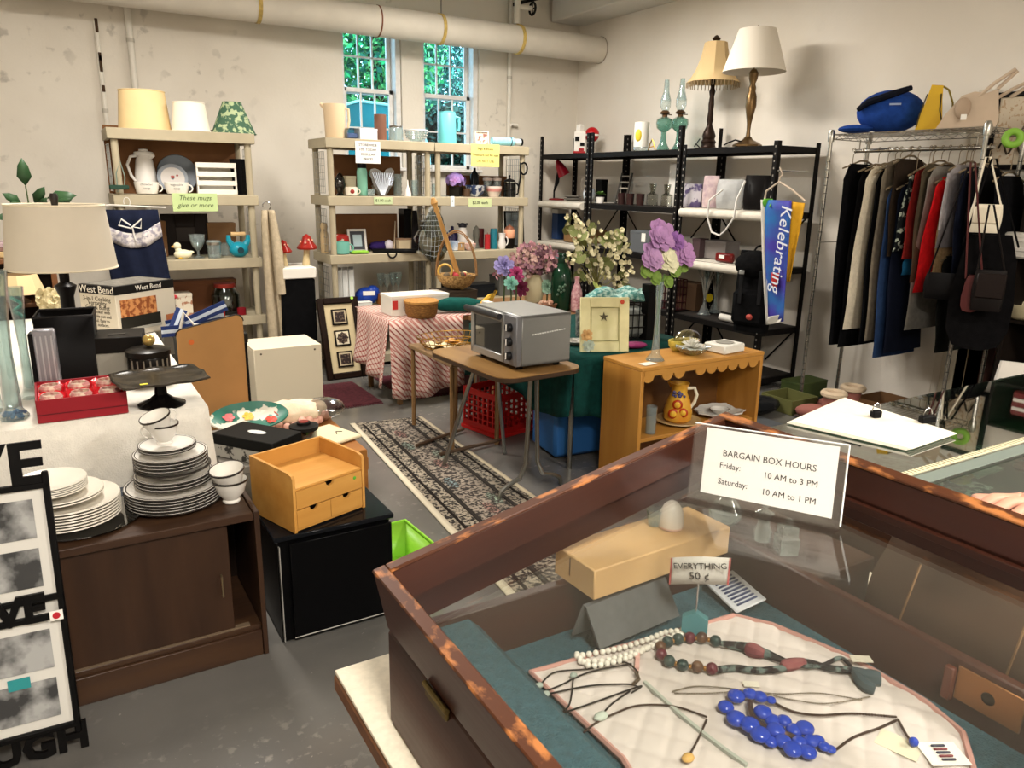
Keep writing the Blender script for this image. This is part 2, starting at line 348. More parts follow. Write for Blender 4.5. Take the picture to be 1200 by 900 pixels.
# ceiling fixtures (above the frame)
for i, (lo, si, pw) in enumerate(LAMPS):
    t = thing('ceiling_light', ['long tube ceiling light over the crowded left table', 'long tube ceiling light over the flower table', 'long tube ceiling light over the jewellery case', 'long tube ceiling light over the glass counter'][i], 'light', (lo[0], lo[1], lo[2]))
    obj('housing', G().box((0, 0, .04), (si[0] * .8, si[1] + .1, .07), .01).cyl((0, si[1] * .4, .07), (0, si[1] * .4, ZC - lo[2]), .008).cyl((0, -si[1] * .4, .07), (0, -si[1] * .4, ZC - lo[2]), .008), mat('e6e4de', .5), t)
    for sx in (-.07, .07): obj('tube', G().cyl((sx, -si[1] / 2, -.005), (sx, si[1] / 2, -.005), .012, 10), mat('fff1d8', .5, emit=14), t)
# ------------------------------------------------------------------ outside the windows
struct('ground_outside', G().box((4, 13, 1.05), (16, 10.5, .1)), mat('5d6a4a', .9), smooth=False)
def leafy(name, label, c, r, n, cols, group):
    t = thing(name, label, 'tree', (c[0], c[1], 1.1), 0, group)
    obj('trunk', G().tube([(0, 0, 0), (rnd(-.1, .1), 0, (c[2] - 1.1) * .6), (rnd(-.2, .2), .1, c[2] - 1.1)], [.14, .1, .05], 8), mat('43372c', .9), t)
    for k, col in enumerate(cols):
        g = G()
        for i in range(n // len(cols)):
            while True:
                q = Vector((rnd(-1, 1), rnd(-1, 1), rnd(-1, 1)))
                if q.length < 1: break
            q = Vector((q.x * r[0], q.y * r[1], q.z * r[2] + c[2] - 1.1)); d = Vector((rnd(-1, 1), rnd(-1, 1), rnd(-1, 1))).normalized(); e = d.orthogonal().normalized(); s = rnd(.018, .045)
            g.add([q - d * s * 1.7, q + e * s, q + d * s * 1.7, q - e * s], [(0, 1, 2, 3)])
        o = obj('foliage', g, mat(col, .6), t, smooth=False); o['kind'] = 'stuff'
GR = ('2f9e5c', '7fd07a', '1d5d48')
leafy('leafy_tree', 'bright green leafy tree outside the window above the cream pitcher', (4.3, 11.0, 4.2), (1.15, 1.0, 2.2), 15000, GR, 'trees outside the windows')
leafy('leafy_tree', 'blue green leafy tree outside the window above the aqua jug', (6.2, 13.4, 4.6), (1.3, 1.1, 2.6), 15000, ('2c7f6a', '69b9a0', '1b4a48'), 'trees outside the windows')
leafy('leafy_bush', 'dark hedge filling the ground behind both windows', (6.6, 16.2, 3.6), (4.4, .9, 3.2), 15000, ('1f5a48', '3f9468', '174038'), 'trees outside the windows')
leafy('leafy_bush', 'dark green clipped shrub low outside the window with the aqua jug', (4.52, 9.2, 1.75), (.5, .35, .7), 7000, ('20392f', '2f5545', '16261f'), 'trees outside the windows')
# teal covered cart outside the first window
q = pY(436, 150, 9.0); g = G()
prof = [(-.62, 0), (-.66, .5), (-.62, .85), (-.5, 1.02), (-.2, 1.1), (.25, 1.08), (.5, .98), (.64, .7), (.68, .3), (.66, 0)]
kz = (pY(430, 119, 8.55).z - 1.1) / 1.1; prof = [(a, b * kz) for a, b in prof]
g.at(RX).prism([(a, b) for a, b in prof[::-1]], -.45, .45)
t = thing('covered_cart', 'teal plastic tarp cover outside the window behind the white sign', 'cover', (q.x - .12, 9.0, 1.1))
obj('cover', g, mat('12727a', .35, var=.2, scale=3), t)
obj('seam', G().tube([(a, -.455, b) for a, b in prof], .014, 6), mat('a9dfe0', .4), t)
# ================================================================== MAKERS
def place(px, py, z, Y=None, X=None): l = at(px, py, z, Y, X); return l, sc(l)
def arc(c, rx, rz_, a0, a1, n=9, ang=0):
    """points of an arc in the vertical plane turned by ang about z"""
    out = []
    for i in range(n + 1):
        a = a0 + (a1 - a0) * i / n; u = rx * math.cos(a); out.append((c[0] + u * math.cos(ang), c[1] + u * math.sin(ang), c[2] + rz_ * math.sin(a)))
    return out
def face(l): return -math.atan2(l[0], l[1])
def multi(nm, label, cat, loc, parts, rz=None, group=None):
    rz = face(loc) if rz is None else rz
    t = thing(nm, label, cat, loc, rz, group)
    for p in parts: obj(p[0], p[1], p[2], t, **(p[3] if len(p) > 3 else {}))
    return t
def lat(nm, label, cat, px, py, z, prof, m, Y=None, X=None, group=None, n=20, parts=(), **k):
    """turned object: profile in photo pixels, turned into metres at its own distance"""
    l, s = place(px, py, z, Y, X)
    g = G().lathe(turn(prof, s), n, **k)
    if not parts: return one(nm, label, cat, g, m, l, group=group)
    t = thing(nm, label, cat, l, face(l), group); obj('body', g, m, t)
    for pn, pf, pm in parts: obj(pn, pf(s) if callable(pf) else G().lathe(turn(pf, s), n), pm, t)
    return t
def mug(nm, label, cat, px, py, z, r0, r1, h, m, Y=None, X=None, ang=0, group=None, extra=(), hr=.32):
    l, s = place(px, py, z, Y, X); t = thing(nm, label, cat, l, face(l), group)
    obj('body', G().lathe(turn([(r0 * .8, 0), (r0, h * .05), ((r0 + r1) / 2 * 1.03, h * .5), (r1, h), (r1 - .7, h), (r0 - .7, h * .12), (0.01, h * .1)], s), 22), m, t)
    obj('handle', G().tube([(x * s, y * s, zz * s) for x, y, zz in arc((r1 * .97 * math.cos(ang), r1 * .97 * math.sin(ang), h * .5), h * hr, h * .3, -PI / 2, PI / 2, 8, ang)], h * s * .055, 6), m, t)
    for e in extra: obj(e[0], e[1](s), e[2], t)
    return t
def carton(nm, label, cat, px0, px1, py0, py1, z, dep, m, Y=None, X=None, m2=None, group=None, rz=0, lid=True, parts=()):
    """a box whose front spans the pixels; has a lid seam and a label"""
    l, s = place((px0 + px1) / 2, py1, z, Y, X); w, h = (px1 - px0) * s, (py1 - py0) * s
    t = thing(nm, label, cat, l, rz, group)
    if Y is not None: fc = lambda a, b, q: (a, -.001 + b, q); d = (w, dep)
    else: d = (dep, w)
    g = G().box((0 if Y is not None else dep / 2, dep / 2 if Y is not None else 0, h * (.46 if lid else .5)), (d[0], d[1], h * (.92 if lid else 1)), .002)
    obj('body', g, m, t)
    if lid: obj('lid', G().box((0 if Y is not None else dep / 2, dep / 2 if Y is not None else 0, h * .93), (d[0] + .004, d[1] + .004, h * .14), .002), m2 or m, t)
    for p in parts: obj(p[0], p[1](w, h, dep), p[2], t)
    return t
def wirebox(g, c, d, nx, ny, nz, r):
    x0, y0, z0 = c[0] - d[0] / 2, c[1] - d[1] / 2, c[2]
    for i in range(nz + 1):
        z = z0 + d[2] * i / nz; g.tube([(x0, y0, z), (x0 + d[0], y0, z), (x0 + d[0], y0 + d[1], z), (x0, y0 + d[1], z)], r, 4, True)
    for i in range(nx + 1):
        x = x0 + d[0] * i / nx; g.tube([(x, y0, z0 + d[2]), (x, y0, z0), (x, y0 + d[1], z0), (x, y0 + d[1], z0 + d[2])], r, 4)
    for i in range(1, ny):
        y = y0 + d[1] * i / ny; g.tube([(x0, y, z0 + d[2]), (x0, y, z0), (x0 + d[0], y, z0), (x0 + d[0], y, z0 + d[2])], r, 4)
    return g
def petals(g, c, r, n, rows, nrm=(0, 0, 1), jit=.2, cup=.5):
    """a blossom: rings of petal quads round an axis"""
    nv = Vector(nrm).normalized(); u = nv.orthogonal().normalized(); w = nv.cross(u); c = Vector(c)
    for k in range(rows):
        rr = r * (1 - .26 * k); lift = r * (.1 + cup * .3 * k)
        for i in range(n):
            a = 2 * PI * (i + .5 * (k % 2)) / n + rnd(-jit, jit); d = u * math.cos(a) + w * math.sin(a); e = nv.cross(d); hw = rr * 2.4 / n
            tp = nv * (lift * 1.3 + rnd(-.1, .1) * r); g.add([c + nv * lift * .4, c + d * rr * .5 + e * hw + nv * lift, c + d * rr * .86 + e * hw * .8 + tp, c + d * rr + tp, c + d * rr * .86 - e * hw * .8 + tp, c + d * rr * .5 - e * hw + nv * lift], [(0, 1, 2, 3), (0, 3, 4, 5)])
    return g
def cloth_hang(x0, x1, y, z0, z1, amp, waves, nu=24, nv=8, flare=0, along='x', ph=0):
    def fn(u, v):
        a = amp * (1 - .6 * v) * math.sin(u * waves * 2 * PI + ph + v); w = (x1 - x0) * (1 + flare * (1 - v)); xx = (x0 + x1) / 2 + (u - .5) * w
        return (xx, y + a, z0 + (z1 - z0) * v) if along == 'x' else (y + a, xx, z0 + (z1 - z0) * v)
    return G().grid(fn, nu, nv)
# ================================================================== PLASTIC SHELVING AT THE BACK
T = [1.815, 1.383, .93, .498, .096]; YSF, YSB = 5.9, 6.36
PLA = mat('a89d84', .55, var=.05, scale=6); WIRE = metal('9c9c98', .4)
def plastic_shelf(x0, x1, label, wl=True, wr=True):
    t = thing('plastic_shelving', label, 'shelf', ((x0 + x1) / 2, (YSF + YSB) / 2, 0), 0, 'beige plastic shelving units'); w, d = x1 - x0, YSB - YSF
    for z in T:
        g = G().box((0, 0, z - .013), (w - .03, d - .03, .026))
        for sy in (-1, 1): g.box((0, sy * (d / 2 - .012), z - .036), (w, .024, .072), .004)
        for sx in (-1, 1): g.box((sx * (w / 2 - .012), 0, z - .036), (.024, d - .05, .072))
        obj('shelf_board', g, PLA, t)
    for sx in (-1, 1):
        for sy in (-1, 1):
            g = G()
            for i in range(4): g.cyl((sx * (w / 2 - .045), sy * (d / 2 - .045), T[i + 1] - .01), (sx * (w / 2 - .045), sy * (d / 2 - .045), T[i] - .05), .024, 12)
            g.cyl((sx * (w / 2 - .045), sy * (d / 2 - .045), 0), (sx * (w / 2 - .045), sy * (d / 2 - .045), .05), .02, 12)
            obj('post', g, PLA, t)
    for sx, on in ((-1, wl), (1, wr)):
        if not on: continue
        for i in range(3):
            g = G(); z0, z1 = T[i + 1] + .02, T[i] - .1; xx = sx * (w / 2 - .012)
            for k in range(9): y = -d / 2 + .09 + (d - .18) * k / 8; g.cyl((xx, y, z0), (xx, y, z1), .0022, 4)
            for k in range(7): z = z0 + (z1 - z0) * k / 6; g.cyl((xx, -d / 2 + .09, z), (xx, d / 2 - .09, z), .0022, 4)
            obj('wire_panel', g, WIRE, t)
    return t
XA0, XA1 = .391, 1.345; XB0, XB1, XB2 = 1.867, 2.777, 3.690
plastic_shelf(XA0, XA1, 'beige plastic shelving unit with lampshades on top against the window wall')
plastic_shelf(XB0, XB1 - .002, 'beige plastic shelving unit in front of the window with the white sign')
plastic_shelf(XB1 + .002, XB2, 'beige plastic shelving unit carrying the yellow sign and the aqua jug')
T = [z + .002 for z in T]            # things stand just clear of the boards
# ---- unit A, top: three lampshades
def shade(label, px, py, rb, rt, h, m, z=T[0], Y=6.13, **k):
    l, s = place(px, py, z, Y); t = thing('lampshade', label, 'lampshade', l, 0, 'loose lampshades')
    obj('shade', G().lathe([(rb * s, 0), (rt * s, h * s), (rt * s - .004, h * s), (rb * s - .004, .002)], 36, cap=False), m, t)
    g = G()
    r, zz = rb * s, .004; g.tube([(r * math.cos(a), r * math.sin(a), zz) for a in [i * PI / 16 for i in range(32)]], .004, 5, True)
    obj('rim', g, m, t); g = G(); r, zz = rt * s, h * s; g.tube([(r * math.cos(a), r * math.sin(a), zz) for a in [i * PI / 16 for i in range(32)]], .004, 5, True)
    for a in (0, 2.1, 4.2): g.cyl((rt * s * math.cos(a), rt * s * math.sin(a), h * s - .01), (0, 0, h * s - .03), .0015, 4)
    obj('top_ring', g, m, t); return t
shade('large cream paper lampshade standing on the top shelf', 170, 150, 28.5, 24.5, 43, mat('e2c794', .8, var=.03), Y=6.15)
shade('small white fabric lampshade between two other lampshades', 224, 153, 21.5, 17, 32, mat('e6dfd0', .85), Y=6.06)
shade('green patterned cone lampshade at the end of the top shelf', 274, 155, 25, 10.5, 35, mat('3f5f4a', .8, h2='a7b58c', scale=28, lo=.5, hi=.56))
# ---- unit A, second tier
CARD = mat('6e4a2c', .85, var=.08)
l, s = place(211, 228, T[1], 6.3)
one('cardboard_sheet', 'brown cardboard panel standing behind the white carafe', 'cardboard', G().box((0, 0, .23), (.88, .012, .46 * .58 + .2), .002), CARD, (l.x - .03, 6.27, T[1]))
lat('carafe', 'white coffee carafe with lid and long side handle', 'carafe', 173, 228, T[1], [(11.5, 0), (12, 2), (11.5, 22), (9, 38), (7.5, 41), (8, 43)], mat('e4e0da', .25), Y=6.2, parts=[
    ('lid', [(10, 42.5), (11, 44), (10, 46.5), (5, 47.5), (5, 49.5), (0.1, 50)], mat('e9e6e0', .3)),
    ('handle', lambda s: G().tube([(-8 * s, -3 * s, 42 * s), (-14 * s, -5 * s, 41 * s), (-18 * s, -6 * s, 32 * s), (-15 * s, -5 * s, 20 * s), (-11 * s, -4 * s, 14 * s)], 1.6 * s, 8), mat('e4e0da', .25)),
    ('spout', lambda s: G().tube([(6 * s, -4 * s, 41 * s), (11 * s, -6 * s, 43 * s)], [3 * s, 1.6 * s], 8), mat('e4e0da', .25))])
PRN = mat('2a2826', .7)
def printed_mug(label, px, ang, words):
    m = mug('soup_mug', label, 'mug', px, 228, T[1], 11, 13.5, 13.5, mat('e9e4da', .3), Y=6.02, ang=ang, group='white printed soup mugs')
    for i, wd in enumerate(words): text('print', wd, .022, PRN, m, TR(0, -.103 - .0035 * (1 - i), .066 - .026 * i) @ RX)
    return m
printed_mug('white soup mug with black lettering in front of the carafe', 173, .3, ['chowder', 'soup'])
printed_mug('white soup mug with black lettering in front of the leaning plates', 208, -.25, ['vegetable', 'soup'])
def plate_lean(label, px, py, z, Y, r, m, tilt=1.25, group=None, parts=()):
    l, s = place(px, py, z, Y); R_ = r * s; o = thing('plate', label, 'plate', (l.x, l.y, z + R_ * math.sin(tilt) + .004), 0, group); o.rotation_euler = (tilt, 0, 0)
    obj('dish', G().lathe([(.01, 0), (R_ * .6, 0), (R_, .018), (R_ - .004, .024), (R_ * .6, .006), (.01, .005)], 36), m, o)
    for p in parts: obj(p[0], p[1](R_), p[2], o)
    return o
plate_lean('large grey blue platter leaning behind a smaller plate', 210, 228, T[1], 6.24, 22, mat('6d7680', .35), 1.32, None, [('rim_line', lambda R_: G().lathe([(R_ * .8, .012), (R_ * .84, .015)], 36, cap=False), mat('aab2b8', .3))])
plate_lean('printed soup plate with grey rim leaning on the grey platter', 204, 228, T[1], 6.15, 17, mat('8e949c', .35), 1.3, None, [('centre', lambda R_: G().lathe([(.01, .012), (R_ * .78, .014)], 36, cap=False), mat('c9c3bd', .35)), ('motif', lambda R_: G().sph((0, .01, .014), (R_ * .14, R_ * .1, .002), 8, 4).sph((R_ * .3, R_ * .2, .015), (R_ * .08, R_ * .07, .002), 8, 4), mat('a8504a', .5))])
# white slatted crate
l, s = place(253, 229, T[1], 6.0); w, h = 42 * s, 36 * s
t = thing('slatted_crate', 'white wooden crate with open slats standing on its end', 'crate', (l.x + .02, 6.02, T[1]), -.12)
WH = mat('e9e4d8', .55, var=.03); obj('back', G().box((0, .2, h / 2), (w, .01, h), .002), WH, t)
for sx in (-1, 1): obj('side', G().box((sx * w / 2, .1, h / 2), (.012, .21, h), .002), WH, t)
for i in range(4): obj('slat', G().box((0, -.004, .018 + i * (h - .036) / 3), (w + .012, .01, .036), .002), WH, t)
for zz in (.005, h - .005): obj('end_board', G().box((0, .1, zz), (w, .2, .01), .002), WH, t)
lat('vase', 'tall black square vase at the end of the shelf', 'vase', 283, 230, T[1], [(8, 0), (11, 40), (9.8, 40), (7, 2)], mat('0b0b0c', .25), Y=6.05, n=4)
one('paper_note', 'pale green handwritten note taped to the shelf below the printed mugs', 'note', G().box((0, 0, 0), (.30, .003, .125), .001), mat('b7c98f', .8), (pY(229, 238, YSF - .004).x, YSF - .0025, 1.332), 0, 'green shelf notes')
nt_ = bpy.data.objects['paper_note']
for i, wd in enumerate(('These mugs', 'give or more')): text('handwriting', wd, .045, mat('33401f', .8), nt_, TR(0, -.002, .03 - .05 * i) @ RX, shear=.3)
# ---- unit A, third tier
def framebox(nm, label, cat, px0, px1, py0, py1, z, Y, m, inner, bw=.12, tilt=.12, rz=0, group=None, parts=(), X=None):
    l, s = place((px0 + px1) / 2, py1, z, Y, X); w, h = (px1 - px0) * s, (py1 - py0) * s
    t = thing(nm, label, cat, l, rz, group); t.rotation_euler = (-tilt, 0, rz); b = bw * w
    g = G().box((-(w - b) / 2, 0, h / 2), (b, .02, h), .003).box(((w - b) / 2, 0, h / 2), (b, .02, h), .003).box((0, 0, b / 2), (w - 2 * b, .02, b), .003).box((0, 0, h - b / 2), (w - 2 * b, .02, b), .003)
    obj('frame', g, m, t); obj('panel', G().box((0, .004, h / 2), (w - b, .006, h - b)), inner, t)
    for p in parts: obj(p[0], p[1](w, h), p[2], t)
    return t
framebox('shadow_box', 'dark brown framed tray leaning behind the glass goblet', 'frame', 195, 246, 257, 304, T[2], 6.28, mat('1c130e', .5), mat('2c221b', .6), .3, .06)
carton('cardboard_box', 'low brown cardboard box at the back behind the shirt', 'box', 176, 197, 262, 303, T[2], .15, mat('7a5636', .85), Y=6.18)
carton('cardboard_box', 'shallow brown cardboard box behind the glass tumbler', 'box', 247, 278, 267, 303, T[2], .1, mat('7d5c3d', .85), Y=6.25)
lat('pear_figure', 'small white ceramic pear on the third shelf beside the navy shirt', 'ornament', 190, 302, T[2], [(4, 0), (5.2, 4), (4.8, 9), (3, 15), (2.4, 19), (.8, 22), (0.1, 22.5)], mat('ddd6c8', .4), Y=6.03, n=14)
l, s = place(215, 304, T[2], 6.0)
t = thing('duck_figure', 'pale yellow ceramic duck ornament on the third shelf', 'ornament', l)
obj('body', G().sph((0, 0, 5 * s), (10 * s, 6 * s, 5.5 * s), 16, 10).sph((8 * s, 0, 7 * s), (4.5 * s, 2.4 * s, 2 * s), 10, 6), mat('e8e0c0', .3), t)
obj('head', G().sph((-5.5 * s, 0, 14.5 * s), (4.2 * s, 3.8 * s, 4.3 * s), 14, 10).tube([(-4 * s, 0, 8 * s), (-5.5 * s, 0, 13 * s)], [4 * s, 3 * s], 10), mat('e8e0c0', .3), t)
obj('beak', G().tube([(-9 * s, 0, 14 * s), (-12 * s, -.002, 13.6 * s)], [1.5 * s, .6 * s], 8), mat('d9a53c', .4), t)
obj('foot', G().sph((-3 * s, -2 * s, 1 * s), (3 * s, 3 * s, 1.4 * s), 8, 5), mat('d9b13c', .4), t)
GOB = [(7, 0), (7, 1), (1.6, 2.5), (1.4, 8), (5, 12), (8.6, 20), (9, 27), (8.4, 27), (7.8, 20), (3, 12.5)]
lat('goblet', 'cut glass goblet in front of the dark framed tray', 'glass', 233, 304, T[2], GOB, CRYSTAL, Y=6.02)
lat('tumbler', 'plain clear glass tumbler with silver band', 'glass', 252, 305, T[2], cup_prof(7.4, 8, 20, .8), CRYSTAL, Y=5.98, parts=[('band', [(8.1, 15), (8.2, 18)], metal('b8b4aa', .3))])
l, s = place(281, 304, T[2], 6.0)
t = thing('kettlebell_mug', 'teal kettlebell shaped mug with a pale wooden grip', 'mug', l); TEAL = mat('1f8fa5', .3)
obj('body', G().sph((0, 0, 8.5 * s), (11 * s, 10 * s, 9 * s), 18, 10), TEAL, t)
for sx in (-1, 1): obj('horn', G().tube([(sx * 7 * s, 0, 13 * s), (sx * 11 * s, 0, 19 * s), (sx * 11 * s, 0, 25 * s)], [4 * s, 3 * s, 2.2 * s], 8), TEAL, t)
obj('grip', G().cyl((-8 * s, 0, 26 * s), (8 * s, 0, 26 * s), 2.6 * s, 10), mat('c9a878', .5), t)
obj('emblem', G().cyl((0, -9.5 * s, 8 * s), (0, -10.4 * s, 8 * s), 3.6 * s, 16), mat('14363e', .4), t)
one('glass_dish', 'low pressed glass bowl behind the tumbler', 'bowl', G().lathe(turn(cup_prof(9, 13, 14, 1), s), 20), CRYSTAL, at(266, 303, T[2], 6.16))
# ---- unit A, fourth tier
carton('cardboard_box', 'long brown cardboard box on the lower shelf behind the blue ribbons', 'box', 192, 278, 335, 372, T[3], .12, mat('6b4329', .85), Y=6.2)
carton('book_box', 'white printed gift box on the lower shelf', 'box', 196, 226, 343, 371, T[3], .16, mat('d8cdb8', .7, h2='a8765a', scale=24, lo=.56, hi=.6), Y=6.0)
lat('food_cover', 'clear glass cake dome with red lid on the lower shelf', 'cake dome', 266, 372, T[3], [(16, 0), (16, 22), (11, 30), (10.2, 30), (15, 21.5), (15, 0)], glass('d8e6e0', .04, 1.6, .8, 'd'), Y=6.08, parts=[('lid', [(11, 30), (12, 32), (11.5, 35), (0.1, 36)], mat('8d2f24', .5)), ('base', [(17, 0), (17, 3), (15, 4), (0.1, 4)], mat('22201e', .4))])
lat('candle_jar', 'small red glass candle jar beside the red cake dome', 'candle', 258, 374, T[3], [(6, 0), (6.5, 9), (5.6, 9), (5.4, 6), (.1, 6)], mat('9c1822', .25), Y=5.96)
lat('candle_jar', 'small dark red glass candle jar next to the shelf post', 'candle', 284, 374, T[3], [(5, 0), (5.2, 8), (4.6, 8), (4.4, 5), (.1, 5)], mat('7c1620', .25), Y=5.96)
# navy shirt on a hanger at the left end of the unit
NAVY = fabric('141a2e')
l = at(155, 240, 1.42, 5.72); s = sc(l)
t = thing('sweatshirt', 'navy sweatshirt with lace neck band hanging in front of the shelf', 'shirt', (l.x - .02, 5.855, 1.285))
def shirt(u, v):
    w = .185; return ((u - .5) * 2 * w + .06 * (1 - v), -.05 * math.cos((u - .5) * PI) - .012 * math.sin(u * 17 + v * 3), -.74 * (1 - v))
obj('body', G().grid(shirt, 24, 10), NAVY, t, thick=.012)
def lace(u, v):
    zz = -.08 - .10 * (1 - v) - .075 * math.sin(u * PI) ; q = shirt(u, 1 + zz / .74); return (q[0], q[1] - .012, zz)
obj('lace_band', G().grid(lace, 24, 3), mat('cfc8c4', .9, h2='8f8a94', scale=40, lo=.45, hi=.6), t, thick=.004)
obj('bow', G().tube([(x, -.085 + .01 * math.sin(i), z) for i, (x, z) in enumerate([(.0, -.1), (-.05, -.06), (-.07, -.1), (0, -.12), (.07, -.06), (.06, -.12), (.01, -.11), (.02, -.2)])], .006, 6), mat('dedad4', .7), t)
obj('hanger', G().tube([(-.2, 0, .02), (-.1, -.01, .03), (.1, -.01, .02), (.24, 0, .012)], .006, 6).tube(arc((0, 0, .05), .02, .03, -1.2, 3.6, 10), .003, 5), mat('cfcac0', .4), t)
g = G(); g.sph((.17, -.055, -.56), (.02, .006, .05)).sph((.21, -.055, -.6), (.045, .006, .02)); obj('logo', g, mat('b2343c', .7), t)
l = at(316, 330, .9, 5.84)
t = thing('cardigan', 'beige knit cardigan hanging from the right shelf post', 'cardigan', (l.x + .02, 5.9, 1.28)); BE = fabric('b5a68c', .1, bump=.5, bscale=90)
def card(u, v): w = .035 + .06 * (1 - v) ** .6; return ((u - .5) * 2 * w + .05 * (1 - v) , -.05 - .03 * math.sin(u * 9), -1.1 * (1 - v))
obj('knit_body', G().grid(card, 16, 12), BE, t, thick=.02)
obj('sleeve', G().tube([(.03, -.07, -.02), (.05, -.08, -.3), (.06, -.08, -.62)], [.02, .036, .034], 10), BE, t)
obj('hook', G().tube(arc((.0, -.03, .03), .03, .03, -1, 3.4, 8), .004, 5), CHROME, t)
# wire hook with green clip on the left post
l = at(133, 212, 1.40, 5.86)
t = thing('wire_hook', 'bent wire hook with a dark green clip on the shelf corner', 'hook', (XA0 + .03, 5.885, 1.40)); obj('wire', G().tube([(0, 0, 0), (.0, -.02, .12), (.03, -.03, .2), (.05, -.02, .1), (.04, 0, .02)], .004, 5), mat('7f8f82', .4), t)
obj('clip', G().box((.01, -.01, .03), (.12, .03, .03), .006), mat('1c3a2c', .5), t)
# ================================================================== UNIT B AND C: shelves under the window
YI = 6.02
def onT(i): return T[i]
# ---- top tier
CRM = mat('dcc3a0', .45)
l, s = place(393, 162, T[0], 6.05)
t = multi('pitcher', 'tall cream plastic pitcher with spout on top of the shelf', 'pitcher', l, [
    ('body', G().lathe(turn([(10.5, 0), (11.5, 2), (12.6, 38), (11.8, 38), (10.6, 3), (.1, 2)], s), 24), CRM),
    ('handle', G().tube([(11 * s, 0, 34 * s), (16 * s, 0, 33 * s), (16.5 * s, 0, 20 * s), (15 * s, 0, 12 * s), (11 * s, 0, 8 * s)], 1.5 * s, 8), CRM),
    ('spout', G().tube([(-10 * s, 0, 34 * s), (-15.5 * s, 0, 38 * s)], [3.6 * s, 1.8 * s], 8), CRM)])
CLR = glass('dfeaf0', .05, 1.6, .86, 'cb')
carton('storage_tub', 'clear plastic tub of small blue things beside the cream pitcher', 'tub', 407, 423, 151, 163, T[0], .12, CLR, Y=5.97, parts=[('contents', lambda w, h, d: G().box((0, d / 2, h * .3), (w * .8, d * .7, h * .5), .01), mat('6f83b8', .6))])
carton('storage_tub', 'white plastic tub with lid above the white sign', 'tub', 422, 443, 151, 163, T[0], .14, mat('e4e8ee', .4), Y=5.96)
lat('vase', 'brown cylinder vase standing on the top shelf before the window', 'vase', 446, 163, T[0], [(6.6, 0), (7, 1), (7, 29), (6.3, 29), (6, 2)], mat('7a5444', .5, var=.1), Y=6.06)
lat('jar', 'clear glass canister with metal rim beside the brown vase', 'jar', 464, 164, T[0], [(8, 0), (8.5, 1), (8.5, 14), (7.5, 16), (7, 16), (7.8, 13), (7.8, 1.5)], CRYSTAL, Y=6.06, parts=[('rim', [(7.8, 15.5), (8.2, 16.5), (7.6, 17.2)], metal('a9a9a6', .3))])
lat('beaded_bowl', 'beaded clear glass bowl on the top shelf between the windows', 'bowl', 488, 165, T[0], [(6, 0), (11, 5), (13, 13), (12.2, 13), (10, 5.5), (5, 1)], CRYSTAL, Y=6.06, parts=[('bead_rim', lambda s: [G().tube([(13 * s * math.cos(a), 13 * s * math.sin(a), 13 * s) for a in [i * PI / 12 for i in range(24)]], 1 * s, 5, True)][0], mat('c9c8c6', .3)), ('beads', lambda s: [g.sph((r * s * math.cos(a), r * s * math.sin(a), z * s), .9 * s, 6, 4) or g for g in [G()] for r, z in ((11.2, 5), (12, 8), (12.6, 10.6)) for a in [i * PI / 9 for i in range(18)]][-1], mat('b8b6b2', .3))])
l, s = place(524, 167, T[0], 6.05); AQ = mat('67bfc6', .4)
multi('jug', 'aqua plastic jug with side handle before the window', 'jug', l, [
    ('body', G().lathe(turn([(10.5, 0), (11, 2), (10, 33), (9, 34.5), (8.2, 34), (9.6, 3), (.1, 2)], s), 24), AQ),
    ('handle', G().tube([(9.5 * s, 0, 30 * s), (14 * s, 0, 29 * s), (14 * s, 0, 17 * s), (13 * s, 0, 14 * s)], 1.6 * s, 8), AQ), ('lid', G().lathe(turn([(9.6, 33.5), (9.6, 35.2), (.1, 36)], s), 24), AQ)])
framebox('tile_trivet', 'square floral tile standing above the yellow sign', 'tile', 556, 574, 153, 169, T[0], 6.05, mat('d8cfc0', .5), mat('d5c2b2', .5, h2='8a5c54', scale=30, lo=.5, hi=.56), .08, .1)
l, s = place(594, 170, T[0], 6.0)
t = thing('umbrella', 'folded light blue umbrella lying on the top shelf', 'umbrella', (l.x, 6.0, T[0] + .038), -.05)
obj('canopy', G().tube([(-20 * s, 0, 0), (-12 * s, 0, 0), (8 * s, 0, 0), (10 * s, 0, 0)], [4 * s, 4.6 * s, 4.8 * s, 3 * s], 12), fabric('8fcbdc'), t)
obj('handle', G().tube([(10 * s, 0, 0), (18 * s, 0, 0)], [3.6 * s, 4 * s], 12), mat('b9c4c8', .4), t)
obj('cap', G().tube([(17.5 * s, 0, 0), (20 * s, 0, 0)], [4.4 * s, 4 * s], 12), BLACK, t)
obj('strap', G().tube([(4 * s, 0, 0), (5 * s, 0, 0)], 5.1 * s, 12), mat('20262c', .6), t)
def sign(nm, label, px0, px1, py0, py1, m, lines, sz, Y=YSF - .003):
    a = pY(px0, py0, Y); b = pY(px1, py1, Y); w, h = b.x - a.x, a.z - b.z
    t = thing(nm, label, 'sign', ((a.x + b.x) / 2, Y, (a.z + b.z) / 2)); obj('paper', G().box((0, 0, 0), (w, .003, h), .001), m, t)
    n = len(lines)
    for i, wd in enumerate(lines): text('lettering', wd, sz, mat('24231f', .8), t, TR(0, -.0022, h * (.5 - (i + .8) / (n + .7))) @ RX)
    return t
sign('paper_sign', 'white printed paper sign clipped to the top shelf', 416, 446, 165, 192, mat('e6e4e0', .8), ['STOREWIDE', '10% TODAY', 'REGULAR', 'PRICES'], .027)
sign('paper_sign', 'yellow printed paper sign clipped to the top shelf', 552, 585, 168, 196, mat('e3d77c', .8), ['Bags & Boxes', 'These are not for sale', 'DO NOT USE'], .028)
sign('paper_note', 'small green note stuck to the shelf below the heart shaped glass', 438, 460, 231, 239.5, mat('b9c79a', .8), ['$1.00 each'], .03)['group'] = 'green shelf notes'
